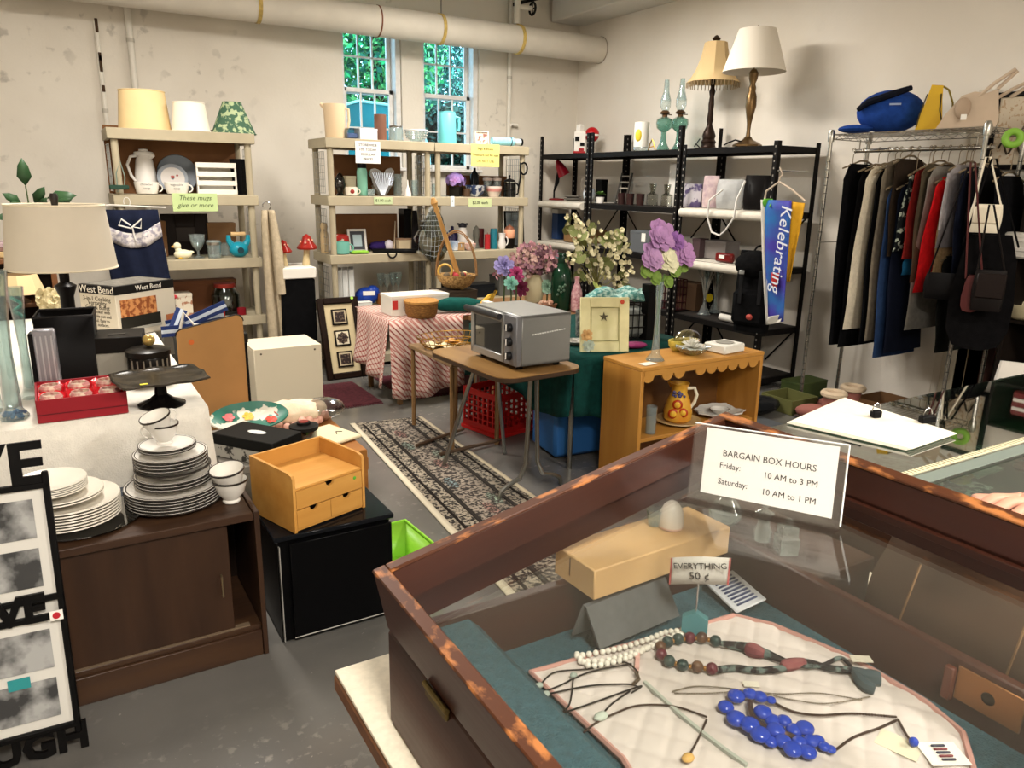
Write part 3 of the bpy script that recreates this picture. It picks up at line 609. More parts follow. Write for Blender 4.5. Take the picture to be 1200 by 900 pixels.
sign('paper_note', 'pale green note stuck to the shelf below the pink bowl', 549, 576, 232.5, 243, mat('bcc795', .8), ['$2.00 each'], .035)['group'] = 'green shelf notes'
sign('price_tag', 'tiny blue and white price tag hanging from the shelf edge', 528, 532.5, 230, 242, mat('cfd8dc', .7), ['5'], .02)
# ---- second tier, unit B
one('cardboard_sheet', 'brown cardboard panel standing behind the green thermos', 'cardboard', G().box((0, 0, .16), (.62, .012, .32), .002), CARD, (at(428, 230, 0, 6.3).x, 6.27, T[1]))
one('cardboard_sheet', 'brown cardboard panel standing behind the purple flowers', 'cardboard', G().box((0, 0, .09), (.62, .012, .18), .002), CARD, (at(555, 230, 0, 6.3).x + .02, 6.27, T[1]))
lat('glass_bird', 'smoked glass bird ornament at the left end of the shelf', 'ornament', 399, 229, T[1], [(6, 0), (3, 3), (7, 12), (6, 18), (3, 24), (.1, 26)], glass('8d8a92', .04, 2, .8, 'b'), Y=6.08, n=12, sx=1, sy=.6)
mug('mug', 'cream mug with a red flower beside the green thermos', 'mug', 412, 230, T[1], 6.6, 7, 10, mat('e6dccb', .35), Y=5.98, ang=0, extra=[('flower', lambda s: G().sph((1 * s, -6.7 * s, 5 * s), (2.6 * s, .8 * s, 2.6 * s), 8, 6), mat('8e2d26', .5))])
carton('soap_box', 'small beige box behind the cream mug', 'box', 406, 418, 207, 229, T[1], .06, mat('cfc3a6', .6), Y=6.12)
lat('thermos', 'mint green thermos flask with black cap', 'flask', 425, 230, T[1], [(5.8, 0), (6, 1), (6, 27), (5, 31)], mat('76ab94', .4), Y=6.04, parts=[('cap', [(5.2, 31), (5.4, 32), (5.4, 36.5), (4.8, 38)], BLACK)])
lat('shot_glass', 'small clear glass beside the heart shaped vase', 'glass', 435, 230, T[1], cup_prof(4, 4.6, 8, .6), CRYSTAL, Y=5.97)
l, s = place(447, 231, T[1], 6.02)
hp = [(0, 0), (6, 3), (12, 12), (15, 22), (14.5, 29), (11, 32), (5, 30), (1, 25), (-3, 29), (-9, 31), (-14, 30), (-15, 24), (-11, 12), (-5, 3)]
t = thing('heart_vase', 'cut glass vase with a flaring heart shaped outline', 'vase', l)
obj('body', G().at(RX).prism([(x * s, y * s) for x, y in hp[::-1]], -.03, .03), glass('dfe6f2', .05, 3.5, .82, 'h'), t, smooth=False)
g = G()
for k in range(-5, 6): g.tube([(0 + k * .3 * s, -.034, 1 * s), (k * 1.5 * s, -.036, 14 * s), (k * 2.4 * s, -.034, 26 * s)], .5 * s, 4)
obj('cut_ridges', g, mat('c6cdd8', .15), t)
for i in range(5): lat('glass_bowl', 'clear glass bowl in the stack beside the heart vase', 'bowl', 466, 230, T[1] + i * .034, cup_prof(4.4, 5.6, 5.5, .6), CRYSTAL, Y=6.1, group='stacked clear glass bowls', n=14)
lat('bell', 'white porcelain bell with a thin handle', 'bell', 478, 231, T[1], [(4, 0), (3.6, 5), (1.6, 10), (.8, 12), (.7, 18), (.1, 18.6)], mat('e4dcd6', .3), Y=5.97, n=14)
lat('tall_glass', 'tall clear drinking glass at the end of the shelf', 'glass', 486, 230, T[1], cup_prof(4, 4.6, 18, .6), CRYSTAL, Y=6.1, n=14)
# ---- second tier, unit C
lat('tall_glass', 'tall clear glass beside the purple hydrangea', 'glass', 510, 231, T[1], cup_prof(4, 4.4, 14, .6), CRYSTAL, Y=6.08, n=14)
l, s = place(534, 231, T[1], 6.06)
t = thing('hydrangea_pot', 'purple artificial hydrangea in a dark square pot', 'flowers', l)
obj('pot', G().lathe(turn([(8, 0), (8.5, 11), (7.6, 11), (7.4, 9), (.1, 9)], s), 4), mat('1d1a16', .4), t)
g = G()
for i in range(60):
    a, b = rnd(0, 2 * PI), rnd(-.3, 1.4); petals(g, (12 * s * math.cos(a) * math.cos(b), 9 * s * math.sin(a) * math.cos(b), (17 + 9 * math.sin(b)) * s), 3.4 * s, 5, 1, (math.cos(a) * math.cos(b), math.sin(a) * math.cos(b), math.sin(b)))
obj('blossom', g, mat('8f7fc0', .7, h2='b283c0', scale=14), t, smooth=False)
lat('dark_candle', 'short brown pillar candle in front of the hydrangea pot', 'candle', 547, 232, T[1], [(4, 0), (4, 9), (3.4, 9), (.3, 8.6), (.3, 11)], mat('4a3626', .5), Y=5.96, n=14)
lat('bottle', 'black glass bottle behind the blue patterned bowl', 'bottle', 556, 231, T[1], [(5, 0), (5.2, 24), (3, 27), (1.6, 29), (1.6, 32), (.1, 32.4)], mat('15181c', .2), Y=6.16, n=14)
lat('pattern_bowl', 'blue and white patterned fluted bowl on the shelf', 'bowl', 557, 232, T[1], [(5, 0), (9, 4), (12, 13), (11, 13), (8, 4.5), (.1, 2)], mat('d7dde4', .35, h2='31456e', scale=26, lo=.47, hi=.53), Y=6.0, lobes=8, lamp=.05, n=32)
for px_, lb in ((571, 'clear glass jar with lid behind the pink bowl'), (582, 'second clear glass jar with lid next to the black coffee press')):
    lat('jar', lb, 'jar', px_, 231, T[1], [(5, 0), (5.2, 18), (4.4, 18), (4.2, 1)], CRYSTAL, Y=6.14, n=14, parts=[('lid', [(5.4, 18), (5.6, 20.5), (.1, 21.5)], mat('c9b9b0', .4))])
lat('bowl', 'white bowl with a pink flower band on the shelf edge', 'bowl', 578.5, 232, T[1], [(5.5, 0), (6, 1), (9.2, 9), (9.6, 12), (8.8, 12), (5, 2)], mat('e4d6ca', .35), Y=5.98, parts=[('band', [(8.6, 6.2), (9.5, 9.6)], mat('cf8f86', .5))])
l, s = place(597, 232, T[1], 6.02)
t = multi('coffee_press', 'black wire coffee press on the shelf', 'coffee press', l, [('beaker', G().lathe(turn(cup_prof(6, 6, 16, .6), s), 16), glass('9a9a98', .04, 1.6, .7, 'cp')),
    ('frame', [g.tube([(6.4 * s * math.cos(a), 6.4 * s * math.sin(a), 0), (6.4 * s * math.cos(a), 6.4 * s * math.sin(a), 17 * s)], .7 * s, 5) and g for g in [G()] for a in (0, 1.57, 3.14, 4.7)][-1].tube([(6.5 * s * math.cos(i * PI / 8), 6.5 * s * math.sin(i * PI / 8), 8 * s) for i in range(16)], .6 * s, 4, True), BLACK),
    ('lid', G().lathe(turn([(6.6, 17), (6.4, 19), (2, 20.5), (.6, 21), (.6, 23), (1.4, 24), (.1, 25)], s), 16), BLACK),
    ('handle', G().tube(arc((6 * s, 0, 9 * s), 5 * s, 7 * s, -1.4, 1.4), .9 * s, 6), BLACK)])
l, s = place(609, 190, 1.6, 5.92)
one('power_cord', 'coiled black cord hanging on the side panel near the corner', 'cord', G().tube([(-.02, 0, -.17), (0, 0, -.05), (0, 0, .08)] + [(.035 + .035 * math.cos(a), 0, .03 + .05 * math.sin(a)) for a in [2.2 - i * .45 for i in range(13)]], .008, 6), BLACK, (l.x, 5.905, 1.60))
# ---- third tier, unit B
lat('spice_jar', 'tall wooden pepper mill standing at the shelf end', 'mill', 381, 298, T[2], [(4.5, 0), (5, 2), (4.6, 22), (3.4, 26), (4.6, 30), (3, 34), (.1, 35)], mat('b79f78', .5, var=.1), Y=6.12, n=14)
one('cardboard_sheet', 'brown cardboard panel standing behind the tilted clock frame', 'cardboard', G().box((0, 0, .15), (.57, .012, .3), .002), CARD, (at(428, 296, 0, 6.3).x, 6.27, T[2]))
lat('bowl', 'red bowl with white dots behind the teal mug', 'bowl', 401, 298, T[2], [(5, 0), (9, 12), (8, 19), (6, 20.5), (.1, 21)], mat('b8302a', .4, h2='e8ddd0', scale=20, lo=.62, hi=.64), Y=6.12)
mug('mug', 'tall teal mug on the edge of the third shelf', 'mug', 401, 299, T[2], 8.4, 9, 14, mat('6fae9f', .35), Y=5.965, ang=.0)
framebox('photo_frame', 'white photo frame with a dark mat tilted sideways', 'frame', 409, 431, 270, 297, T[2], 6.08, mat('cfcac6', .4), mat('3a3a40', .5), .12, .25, -.1, parts=[('photo', lambda w, h: G().box((0, -.004, h / 2), (w * .46, .006, h * .5)), mat('9fb0b6', .3))])
one('green_cloth', 'small folded lime green cloth under the photo frame', 'cloth', G().box((0, 0, .012), (.14, .09, .024), .008), fabric('7fae3c'), at(421, 297, T[2], 5.95))
one('purple_cloth', 'crumpled dark purple velvet pouch on the third shelf', 'pouch', G().sph((0, 0, .035), (.08, .06, .04), 14, 8).sph((.05, 0, .05), (.03, .03, .03), 8, 6), fabric('31205a'), at(443, 297, T[2], 6.18))
lat('ornament_ball', 'pearly white ornament ball on the third shelf', 'ornament', 456, 296, T[2], [(2, 0), (4.4, 2), (5.6, 6), (4.4, 10), (2, 12), (.1, 12.4)], mat('d8cfd8', .25), Y=6.15, n=16)
one('drumstick', 'thin pale stick leaning against the black box', 'stick', G().tube([(0, 0, .006), (.055, .1, .24)], .005, 6), mat('cbb79a', .5), at(462, 296, T[2], 6.12))
carton('speaker_box', 'tall narrow black box standing on the third shelf', 'box', 474, 483, 250, 297, T[2], .12, mat('0e0d0d', .4), Y=6.12)
l, s = place(487, 297, T[2], 6.06)
one('folding_fan', 'black folding fan opened into a tall triangle', 'fan', G().at(RX).prism([(-5 * s, 0), (6 * s, 0), (2 * s, 46 * s), (-3 * s, 46 * s)][::1], -.006, .006), mat('191516', .6, var=.3, scale=40), l)
carton('trinket_box', 'pale wooden trinket box in front of the black fan', 'box', 467, 486, 283, 297, T[2], .1, mat('c2b092', .5), Y=6.085, m2=mat('93735a', .5))
l, s = place(461, 299, T[2], 5.93)
t = multi('serving_tray', 'black tray with a handle sticking over the shelf edge', 'tray', (l.x + .02, 5.95, T[2] + .003), [('tray', G().box((0, .02, .004), (.36, .12, .008), .002).box((0, -.035, .012), (.36, .01, .02), .003).box((0, .075, .012), (.36, .01, .02), .003), BLACK), ('handle', G().tube(arc((-.02, -.075, -.0), .035, -.04, 0, PI, 8), .007, 6), BLACK)])
# ---- third tier, unit C with net bag
l, s = place(508, 270, 1.1, 5.8)
t = thing('net_bag', 'clear net bag of toys hung over the shelf edge', 'bag', (l.x, 5.84, .86))
nb = [(-.15, .12), (-.17, .2), (-.1, .3), (-.02, .42), (.02, .46), (.08, .36), (.12, .22), (.13, .1), (.04, .0), (-.03, .0)]
g = G()
for k in range(-4, 5):
    g.tube([(k * .034, -.05 + abs(k) * .004, .02 + abs(k) * .012), (k * .036 + .01, -.055, .2), (.0 + k * .006, -.02, .44)], .0014, 4); g.tube([(-.15 + abs(k) * .012, -.045, .22 + k * .038), (0, -.065, .21 + k * .042), (.13 - abs(k) * .012, -.045, .22 + k * .038)], .0012, 4)
obj('net', g, mat('b9c0c2', .4), t)
obj('film', G().at(RX).prism([(x, z) for x, z in nb], .02, .05), glass('cfd6d8', .15, 2, .8, 'film'), t)
obj('toy', G().sph((-.05, -.02, .14), (.07, .025, .06)).sph((-.09, -.02, .2), (.03, .02, .06)), mat('c9b99c', .6), t)
obj('toy', G().sph((.03, -.02, .13), (.07, .025, .07)).sph((.05, -.02, .05), (.06, .02, .05)), mat('8a7448', .7), t)
one('leaf_fan', 'bright lime green leaf shaped fan behind the net bag', 'fan', G().sph((0, 0, .09), (.04, .012, .09), 14, 8), mat('74c43a', .5), at(497, 298, T[2] + .2, 5.97) - Vector((0, 0, .2)))
for nm, lb, ct, px_, prof, col, ex in (
    ('teapot', 'dark purple teapot behind the cow creamer', 'teapot', 530, [(6, 0), (9, 6), (9, 14), (5, 20), (2, 22), (2, 25), (.1, 26)], '2b2350', .3),
    ('pepper_shaker', 'grey metal pepper mill beside the red candle', 'mill', 558, [(4, 0), (3, 8), (4.4, 14), (4, 20), (2, 24), (.1, 26)], '8c8c84', .3),
    ('tin', 'dark red tin behind the red candle', 'tin', 563, [(4, 0), (4, 22), (.1, 22)], '5c1a1e', .4)):
    lat(nm, lb, ct, px_, 296, T[2], prof, mat(col, ex), Y=6.16, n=16)
l, s = place(542, 295, T[2], 6.05)
multi('cow_creamer', 'white ceramic cow creamer with a dark head', 'creamer', l, [('body', G().lathe(turn([(6.5, 0), (7, 4), (5.6, 14), (6, 20), (4, 25), (.1, 26)], s), 16).tube([(6 * s, 0, 12 * s), (11 * s, 0, 8 * s), (12 * s, 0, 2 * s)], [2 * s, 2.4 * s, 2 * s], 8), mat('cfcac4', .4)), ('head', G().sph((0, 0, 27 * s), (5 * s, 4 * s, 3.4 * s), 12, 8), mat('24222a', .4)), ('ear', G().sph((-5 * s, 0, 29 * s), (2 * s, 1 * s, 1.2 * s), 8, 5).sph((5 * s, 0, 29 * s), (2 * s, 1 * s, 1.2 * s), 8, 5), mat('24222a', .4))])
mug('mug', 'blue and white mug on the shelf edge', 'mug', 532, 296, T[2], 5, 5.4, 11, mat('8fa6c2', .35, h2='dfe2e6', scale=20), Y=5.97, ang=0)
carton('wooden_block', 'small square wooden box in front of the cow creamer', 'box', 536, 545, 287, 296, T[2], .05, mat('a5845a', .6), Y=5.94)
lat('pink_dish', 'pink and white scalloped candy dish on the shelf edge', 'dish', 551, 296, T[2], [(4, 0), (6, 3), (6.6, 8), (5.8, 8), (4, 3)], mat('d8a294', .4, h2='e8d8cc', scale=30), Y=5.935, lobes=8, lamp=.07, n=24)
lat('candle', 'red pillar candle between the tin and the teal tumbler', 'candle', 571, 296, T[2], [(3.4, 0), (3.4, 17), (2.8, 17), (.4, 16.5), (.3, 19)], mat('a52428', .45), Y=6.0, n=14)
lat('travel_mug', 'teal travel tumbler beside the red candle', 'flask', 578.5, 296, T[2], [(4.2, 0), (4.6, 18), (4.2, 20), (4, 23), (.1, 23)], mat('1d6a7a', .35), Y=6.02, n=16)
l, s = place(588, 296, T[2], 5.98)
multi('creamer', 'small white pitcher beside the teal tumbler', 'pitcher', l, [('body', G().lathe(turn([(3.6, 0), (5, 5), (3.4, 12), (4.4, 18), (3.8, 18), (2.8, 12)], s), 16), mat('dedad4', .35)), ('handle', G().tube(arc((4 * s, 0, 9 * s), 3 * s, 5 * s, -1.4, 1.4), .7 * s, 6), mat('dedad4', .35))])
framebox('photo_frame', 'black framed photograph standing near the corner post', 'frame', 590, 616, 256, 297, T[2], 6.14, mat('16140f', .4), mat('6f7f88', .4, h2='b9c2c2', scale=6), .08, .1)
lat('jar', 'peach and black ceramic jar with lid before the framed photo', 'jar', 596.5, 297, T[2], [(5, 0), (6.4, 4), (6.6, 12), (6.2, 12.2)], mat('17140f', .4), Y=6.0, n=18, parts=[('collar', [(6.2, 12), (6.6, 14), (6.4, 21), (5.6, 22)], mat('d79a78', .5)), ('lid', [(5.8, 22), (4, 25), (1, 26.5), (.1, 28)], mat('7a4a34', .5))])
# ---- fourth tier
for i in range(3):
    l, s = place(399 + 7 * i, 363, T[3], 6.0)
    multi('ring_binder', 'white ring binder standing upright beside two others', 'binder', l, [('cover', G().box((0, .11, 21.5 * s), (6.6 * s, .24, 43 * s), .006), mat('d6d8d6', .4)), ('spine_ring', G().lathe([(.012, 0), (.012, .003), (.006, .004)], 12).v and G().tube([(.008 * math.cos(a), -.011, 6 * s + .008 * math.sin(a)) for a in [k * PI / 5 for k in range(10)]], .002, 4, True), CHROME)], group='white binders')
l, s = place(431, 362, T[3], 5.99)
t = multi('gift_bag', 'crumpled blue plastic bag with a white label', 'bag', (l.x + .02, 6.06, T[3]), [('bag', G().sph((0, .0, .07), (.1, .07, .075), 14, 8).sph((.05, 0, .1), (.06, .05, .06), 10, 6), mat('1d3f9c', .3)), ('label', G().box((.02, -.066, .1), (.1, .004, .035), .001, .1), WHITE)])
carton('white_box', 'low white carton in front of the blue plastic bag', 'box', 420, 437, 357, 363, T[3], .07, mat('d6d4cc', .6), Y=5.91)
for px_, lb in ((447, 'stemmed crystal glass above the orange wooden box'), (454, 'stemmed crystal glass in the lower shelf cluster'), (461, 'stemmed crystal glass nearest the shelf post'), (467, 'small crystal cruet with stopper on the lower shelf')):
    lat('wine_glass', lb, 'glass', px_, 358, T[3], [(4, 0), (4, .8), (.7, 2), (.7, 16), (4, 22), (4.8, 32), (4.2, 32), (3.4, 22), (.4, 17)], CRYSTAL, Y=6.12 + (px_ % 2) * .06, n=14)
carton('wooden_box', 'orange brown wooden box on the lower shelf', 'box', 447, 466, 350, 363, T[3], .12, mat('a2652c', .5), Y=5.93)
lat('pot', 'dark cast iron pot on the lower shelf behind the handled basket', 'pot', 529, 360, T[3], [(10, 0), (13, 8), (13, 18), (12, 18), (12, 9), (.1, 4)], mat('1b1b1e', .4), Y=6.1)
carton('case', 'black hard case lying on the lower shelf', 'case', 548, 582, 346, 361, T[3], .2, mat('202226', .4), Y=6.02)
carton('toolbox', 'grey lidded box beside the black hard case', 'box', 584, 604, 338, 361, T[3], .2, mat('6f6f6a', .5), Y=6.02)
# ---- bottom tier
framebox('photo_frame', 'white photo frame standing on the bottom shelf', 'frame', 416, 437, 384, 422, T[4], 5.99, mat('cfcfc8', .4), mat('2c2f30', .5), .24, .1)
l, s = place(443, 422, T[4], 6.02)
one('wire_rack', 'dark scrolled wire rack on the bottom shelf', 'rack', wirebox(G(), (0, .08, 0), (.12, .16, .26), 3, 3, 3, .004), mat('4a4c4c', .4, 1), (l.x + .02, 6.0, T[4]))
carton('crate_box', 'grey brown storage box on the bottom shelf behind the red cloth', 'box', 520, 600, 392, 425, T[4], .3, mat('5b564c', .7), Y=6.0)
# ---- black cabinet with mushrooms, between the units
l = at(348, 330, 0, 5.95); xk0, xk1 = pY(329, 320, 5.8).x, pY(369, 320, 5.8).x; zk = pY(345, 327, 5.8).z
t = thing('black_pedestal', 'black cloth covered pedestal standing between the plastic shelving units', 'pedestal', ((xk0 + xk1) / 2, 5.98, 0))
obj('draped_body', G().box((0, 0, zk / 2), (xk1 - xk0, .36, zk), .012), fabric('0c0c0d', .2), t)
zt = pY(345, 314, 5.8).z
one('white_board', 'thick white board lying on top of the black pedestal', 'board', G().box((0, 0, (zt - zk) / 2), (xk1 - xk0 + .02, .38, zt - zk), .006), mat('e0dbd0', .6), ((xk0 + xk1) / 2, 5.98, zk + .001))
def mushroom(px, lb, sz, lean):
    l, s = place(px, 314, zt, 5.95); l.z = zt + .002; s *= sz
    t = thing('mushroom', lb, 'ornament', l, 0, 'red ceramic mushrooms')
    obj('stem', G().tube([(0, 0, 0), (lean * .4 * s, 0, 10 * s), (lean * s, 0, 22 * s)], [4.6 * s, 3.6 * s, 3.4 * s], 12), mat('c5b287', .6), t)
    cp = obj('cap', G().lathe(turn([(3, 20), (11, 18.5), (11.5, 20.5), (9, 24), (6, 28), (4.5, 33), (1, 35.5), (.1, 36)], s), 18, c=(lean * s, 0, 0), lobes=5, lamp=.07), mat('8e1d14', .3), t)
    g = G()
    for i in range(9): a = i * 2.4; r = 4 + 5 * ((i * 37) % 10) / 10; g.sph((lean * s + r * s * math.cos(a), r * s * math.sin(a), (33.5 - (r - 3) * 1.35) * s), 1.25 * s, 8, 5)
    obj('spot', g, mat('d9a184', .4), cp)
mushroom(334, 'red spotted ceramic mushroom with a flat flared cap', .84, -1); mushroom(359, 'red spotted ceramic mushroom with a tall pointed cap', 1.0, 2)
# ---- tall picture with three medallions leaning on the shelf
a, b = pz(383, 444), pz(418, 437); ht = .62
t = thing('framed_art', 'tall dark framed art with three square medallions leaning on the shelving', 'picture', ((a.x + b.x) / 2 + .015, 5.60, 0.0)); t.rotation_euler = (-.30, 0, .02)
w, h = .33, .64
FR = mat('1d120c', .4, var=.3, scale=60)
g = G().box((-(w - .05) / 2, 0, h / 2), (.05, .035, h), .008).box(((w - .05) / 2, 0, h / 2), (.05, .035, h), .008).box((0, 0, .025), (w - .1, .035, .05), .008).box((0, 0, h - .025), (w - .1, .035, .05), .008)
obj('frame', g, FR, t); obj('mat_board', G().box((0, .008, h / 2), (w - .09, .01, h - .09)), mat('c3b28c', .8), t)
for i in range(3):
    zc = h * (.24 + .26 * i); md = obj('medallion', G().box((0, -.002, zc), (.125, .012, .125), .003), mat('15100c', .5), t)
    obj('tile', G().box((0, -.009, zc), (.1, .004, .1)), mat('d8ccb0', .6) if i == 1 else mat('b9a98a', .6), md)
    obj('pattern', G().lathe([(.043, 0), (.043, .004), (.03, .0045), (.03, .006), (.01, .006)], 16, lobes=8, lamp=.1).v and G().at(TR(0, -.0105, zc) @ RX).lathe([(.043, 0), (.043, .003), (.02, .005), (.004, .005)], 24, lobes=8, lamp=.12) if i == 1 else G().box((0, -.012, zc), (.078, .003, .078)), mat('2a1d1a', .6, h2='6a5848', scale=60, lo=.5, hi=.6), md)
obj('price_dot', G().cyl((w / 2 - .05, -.018, h - .012), (w / 2 - .05, -.021, h - .012), .012, 12), mat('9fd04a', .6), t)
# ================================================================== RUGS AND MIDDLE TABLES
def stripes(h1, h2, h3, k=60):
    m = bpy.data.materials.new('plaid'); m.use_nodes = True; nt = m.node_tree; b = nt.nodes['Principled BSDF']; b.inputs['Roughness'].default_value = .9
    tc = nt.nodes.new('ShaderNodeTexCoord'); sp = nt.nodes.new('ShaderNodeSeparateXYZ'); nt.links.new(tc.outputs['Object'], sp.inputs[0])
    def mth(op, a, b_): n = nt.nodes.new('ShaderNodeMath'); n.operation = op; [nt.links.new(v, n.inputs[i]) if hasattr(v, 'links') else setattr(n.inputs[i], 'default_value', v) for i, v in enumerate((a, b_))]; return n.outputs[0]
    def band(v): return mth('GREATER_THAN', mth('SINE', mth('MULTIPLY', v, k), 0), .62)
    x, y, z = sp.outputs; u = mth('ADD', x, y); w = mth('ADD', mth('SUBTRACT', x, y), z)
    a = mth('ADD', mth('MULTIPLY', band(mth('ADD', u, z)), .5), mth('MULTIPLY', band(w), .5))
    r = nt.nodes.new('ShaderNodeValToRGB'); e = r.color_ramp.elements; e[0].color = rgb(h1); e[1].color = rgb(h3); q = e.new(.5); q.color = rgb(h2)
    nt.links.new(a, r.inputs[0]); nt.links.new(r.outputs[0], b.inputs['Base Color']); return m
PLAID = stripes('d2bcb0', 'b4766c', '7a2a2a', 150)
RUGM = mat('2c2825', .95, h2='a09584', scale=70, lo=.46, hi=.54, bump=.3, bscale=200)
RUGC = mat('35302d', .95, h2='9c9082', scale=60, lo=.44, hi=.56, bump=.3, bscale=200)
RL = [Vector((1.515, 4.46, 0)), Vector((1.945, 4.40, 0)), Vector((1.86, 1.95, 0)), Vector((1.32, 1.95, 0))]
def rugpt(u, v, z): a = RL[0].lerp(RL[1], u); b = RL[3].lerp(RL[2], u); p = a.lerp(b, v); return (p.x, p.y, z)
t = thing('runner_rug', 'patterned beige and black runner rug on the grey floor', 'rug')
def strip(nm, u0, u1, v0, v1, z, m):
    g = G(); n = 12; g.grid(lambda a, b: rugpt(u0 + (u1 - u0) * a, v0 + (v1 - v0) * b, z), 2, n); return obj(nm, g, m, t, thick=.006)
strip('field', .0, 1, 0, 1, .004, RUGM)
strip('edge_binding', -.05, .02, 0, 1, .006, mat('c9bfa8', .95)); strip('edge_binding', .98, 1.03, 0, 1, .006, mat('a89c84', .95))
strip('border_line', .1, .125, .02, 1, .009, mat('241f1c', .95)); strip('border_line', .27, .31, .03, 1, .009, mat('2b2622', .95)); strip('border_line', .72, .76, .03, 1, .009, mat('2b2622', .95)); strip('border_line', .9, .92, .02, 1, .009, mat('241f1c', .95))
strip('centre_field', .32, .71, .04, 1, .008, RUGC)
for u, v, c in ((.38, .22, '8fa093'), (.62, .3, '9aa593'), (.4, .47, '8a9ea0'), (.63, .58, '8f9d8b'), (.52, .36, 'a57f74'), (.5, .62, 'a88478'), (.42, .72, '85a09c'), (.45, .13, 'a27b72')):
    p = rugpt(u, v, .0125); obj('motif', G().sph(p, (.03, .075, .001), 12, 4), mat(c, .95, h2='3a3430', scale=75, lo=.38, hi=.52), t)
def matrug(label, x0, x1, y0, y1, hx):
    t = thing('floor_mat', label, 'mat', ((x0 + x1) / 2, (y0 + y1) / 2, 0), .0); w, d = x1 - x0, y1 - y0
    obj('pile', G().box((0, 0, .005), (w, d, .01), .003), mat(hx, .95, var=.3, scale=60, bump=.4, bscale=150), t)
    g = G(); n = 26
    for i in range(n): x = -w / 2 + w * (i + .5) / n; g.box((x, -d / 2 - .012, .003), (w / n * .5, .03, .005)).box((x, d / 2 + .012, .003), (w / n * .5, .03, .005))
    o = obj('fringe', g, mat(hx, .95), t); o['kind'] = 'stuff'
matrug('maroon ribbed floor mat in front of the leaning framed art', 1.40, 1.86, 4.84, 5.46, '4d2027')
matrug('maroon floor mat under the table with the checked cloth', 2.05, 2.75, 4.84, 5.5, '5a2630')
# ---- table with the red checked cloth
ZT1 = .60
WOODT = wood('6b4a2c', '83603c', 'x'); LEGW = wood('6d5132', '8a6a44', 'z')
t = thing('trestle_table', 'long low table with folded legs under the red checked cloth', 'table', (2.8, 5.02, 0))
obj('table_top', G().box((0, 0, ZT1 - .018), (1.86, .66, .03), .004), WOODT, t)
for sx in (-.85, .85):
    for sy in (-.28, .28): obj('leg', G().box((sx, sy, (ZT1 - .033) / 2), (.035, .035, ZT1 - .034), .004), LEGW, t)
t = thing('flower_bench', 'narrow wooden bench carrying the flower vases', 'bench', (3.10, 4.505, 0))
obj('bench_top', G().box((0, 0, ZT1 - .018), (1.30, .35, .03), .004), WOODT, t)
for sx in (-.6, .6):
    for sy in (-.13, .13): obj('leg', G().box((sx, sy, (ZT1 - .033) / 2), (.035, .035, ZT1 - .034), .004), LEGW, t)
t = thing('checked_tablecloth', 'red and white checked cloth draped over the low table end', 'tablecloth', (1.87, 4.69, 0))
g = G(); zt = ZT1 + .002
g.grid(lambda u, v: (-.012 + .72 * u, -.008 + .66 * v, zt + .002), 8, 8)
g.grid(lambda u, v: (-.012 + .55 * u, -.012 - .03 * v * (1 + math.sin(u * 16)), zt + .002 - (.52 + .03 * math.sin(u * 5)) * v), 26, 8)
g.grid(lambda u, v: (-.014 - .035 * v * (1 + math.sin(u * 15 + 1)), -.01 + .6 * u, zt + .002 - (.46 - .1 * u) * v), 22, 8)
obj('cloth', g, PLAID, t, thick=.004)
ZT1 += .008
carton('white_box', 'white printed carton with a red square on the checked cloth', 'box', 457, 530, 356, 379, ZT1, .2, mat('d9d4c8', .6), Y=4.82, m2=mat('e2ddd2', .6), parts=[('red_square', lambda w, h, d: G().box((-w * .44, -.001, h * .55), (w * .09, .002, h * .45)), mat('b9322c', .6)), ('picture', lambda w, h, d: G().lathe([(.02, 0), (.024, .03), (.01, .055), (.008, .07)], 10, c=(-w * .25, -.0, h * .2), sy=.05), mat('a9a59c', .6))])
l, s = place(494, 382, ZT1, 4.74)
WICK = mat('9a6c36', .8, h2='6c4620', scale=60, stretch=(1, 1, 6), lo=.4, hi=.6, bump=.5, bscale=120)
multi('round_basket', 'round tan woven basket with lid on the checked cloth', 'basket', l, [('body', G().lathe(turn([(16, 0), (18.5, 4), (19.5, 17)], s), 28), WICK), ('lid', G().lathe(turn([(20.3, 16.5), (20.5, 19), (19, 20), (.1, 20.4)], s), 28), mat('a87a40', .8, var=.2, scale=60))])
# handled fruit basket and bamboo stick
l, s = place(538, 352, ZT1 + .12, 4.95)
carton('wooden_riser', 'dark wooden riser box under the handled basket', 'box', 515, 562, 354, 376, ZT1, .2, mat('3d3126', .6), Y=4.9)
zb = ZT1 + (376 - 354) * sc(at(538, 376, ZT1, 4.9)) + .008
l = at(535, 353, zb, 4.98); s = sc(l)
BK = mat('7a5a34', .8, h2='b08c58', scale=70, lo=.4, hi=.6, bump=.5, bscale=140)
t = multi('handled_basket', 'willow basket of dried fruit with a tall hoop handle', 'basket', l, [
    ('bowl', G().lathe(turn([(10, 0), (16, 3), (22, 11), (23, 16), (21.5, 16), (15, 4.5), (.1, 2)], s), 30), BK),
    ('hoop', G().tube([(24 * s * math.cos(a), .0, 14 * s + 52 * s * math.sin(a)) for a in [PI * i / 24 for i in range(25)]], .8 * s, 6).tube([(22.5 * s * math.cos(a), .01, 14 * s + 50 * s * math.sin(a)) for a in [PI * i / 24 for i in range(25)]], .7 * s, 6), mat('8f6b44', .7))])
g = [G() for _ in range(4)]
for i in range(34): a, r = rnd(0, 6.3), rnd(0, 17); g[i % 4].sph((r * s * math.cos(a), r * s * math.sin(a), (12 + rnd(0, 6) - r * .12) * s), rnd(2.4, 4.2) * s, 8, 6)
for k, c in enumerate(('6b5c48', 'c7b084', '9a2f32', '4b3b2c')):
    o = obj('dried_fruit', g[k], mat(c, .7), t); o['kind'] = 'stuff'
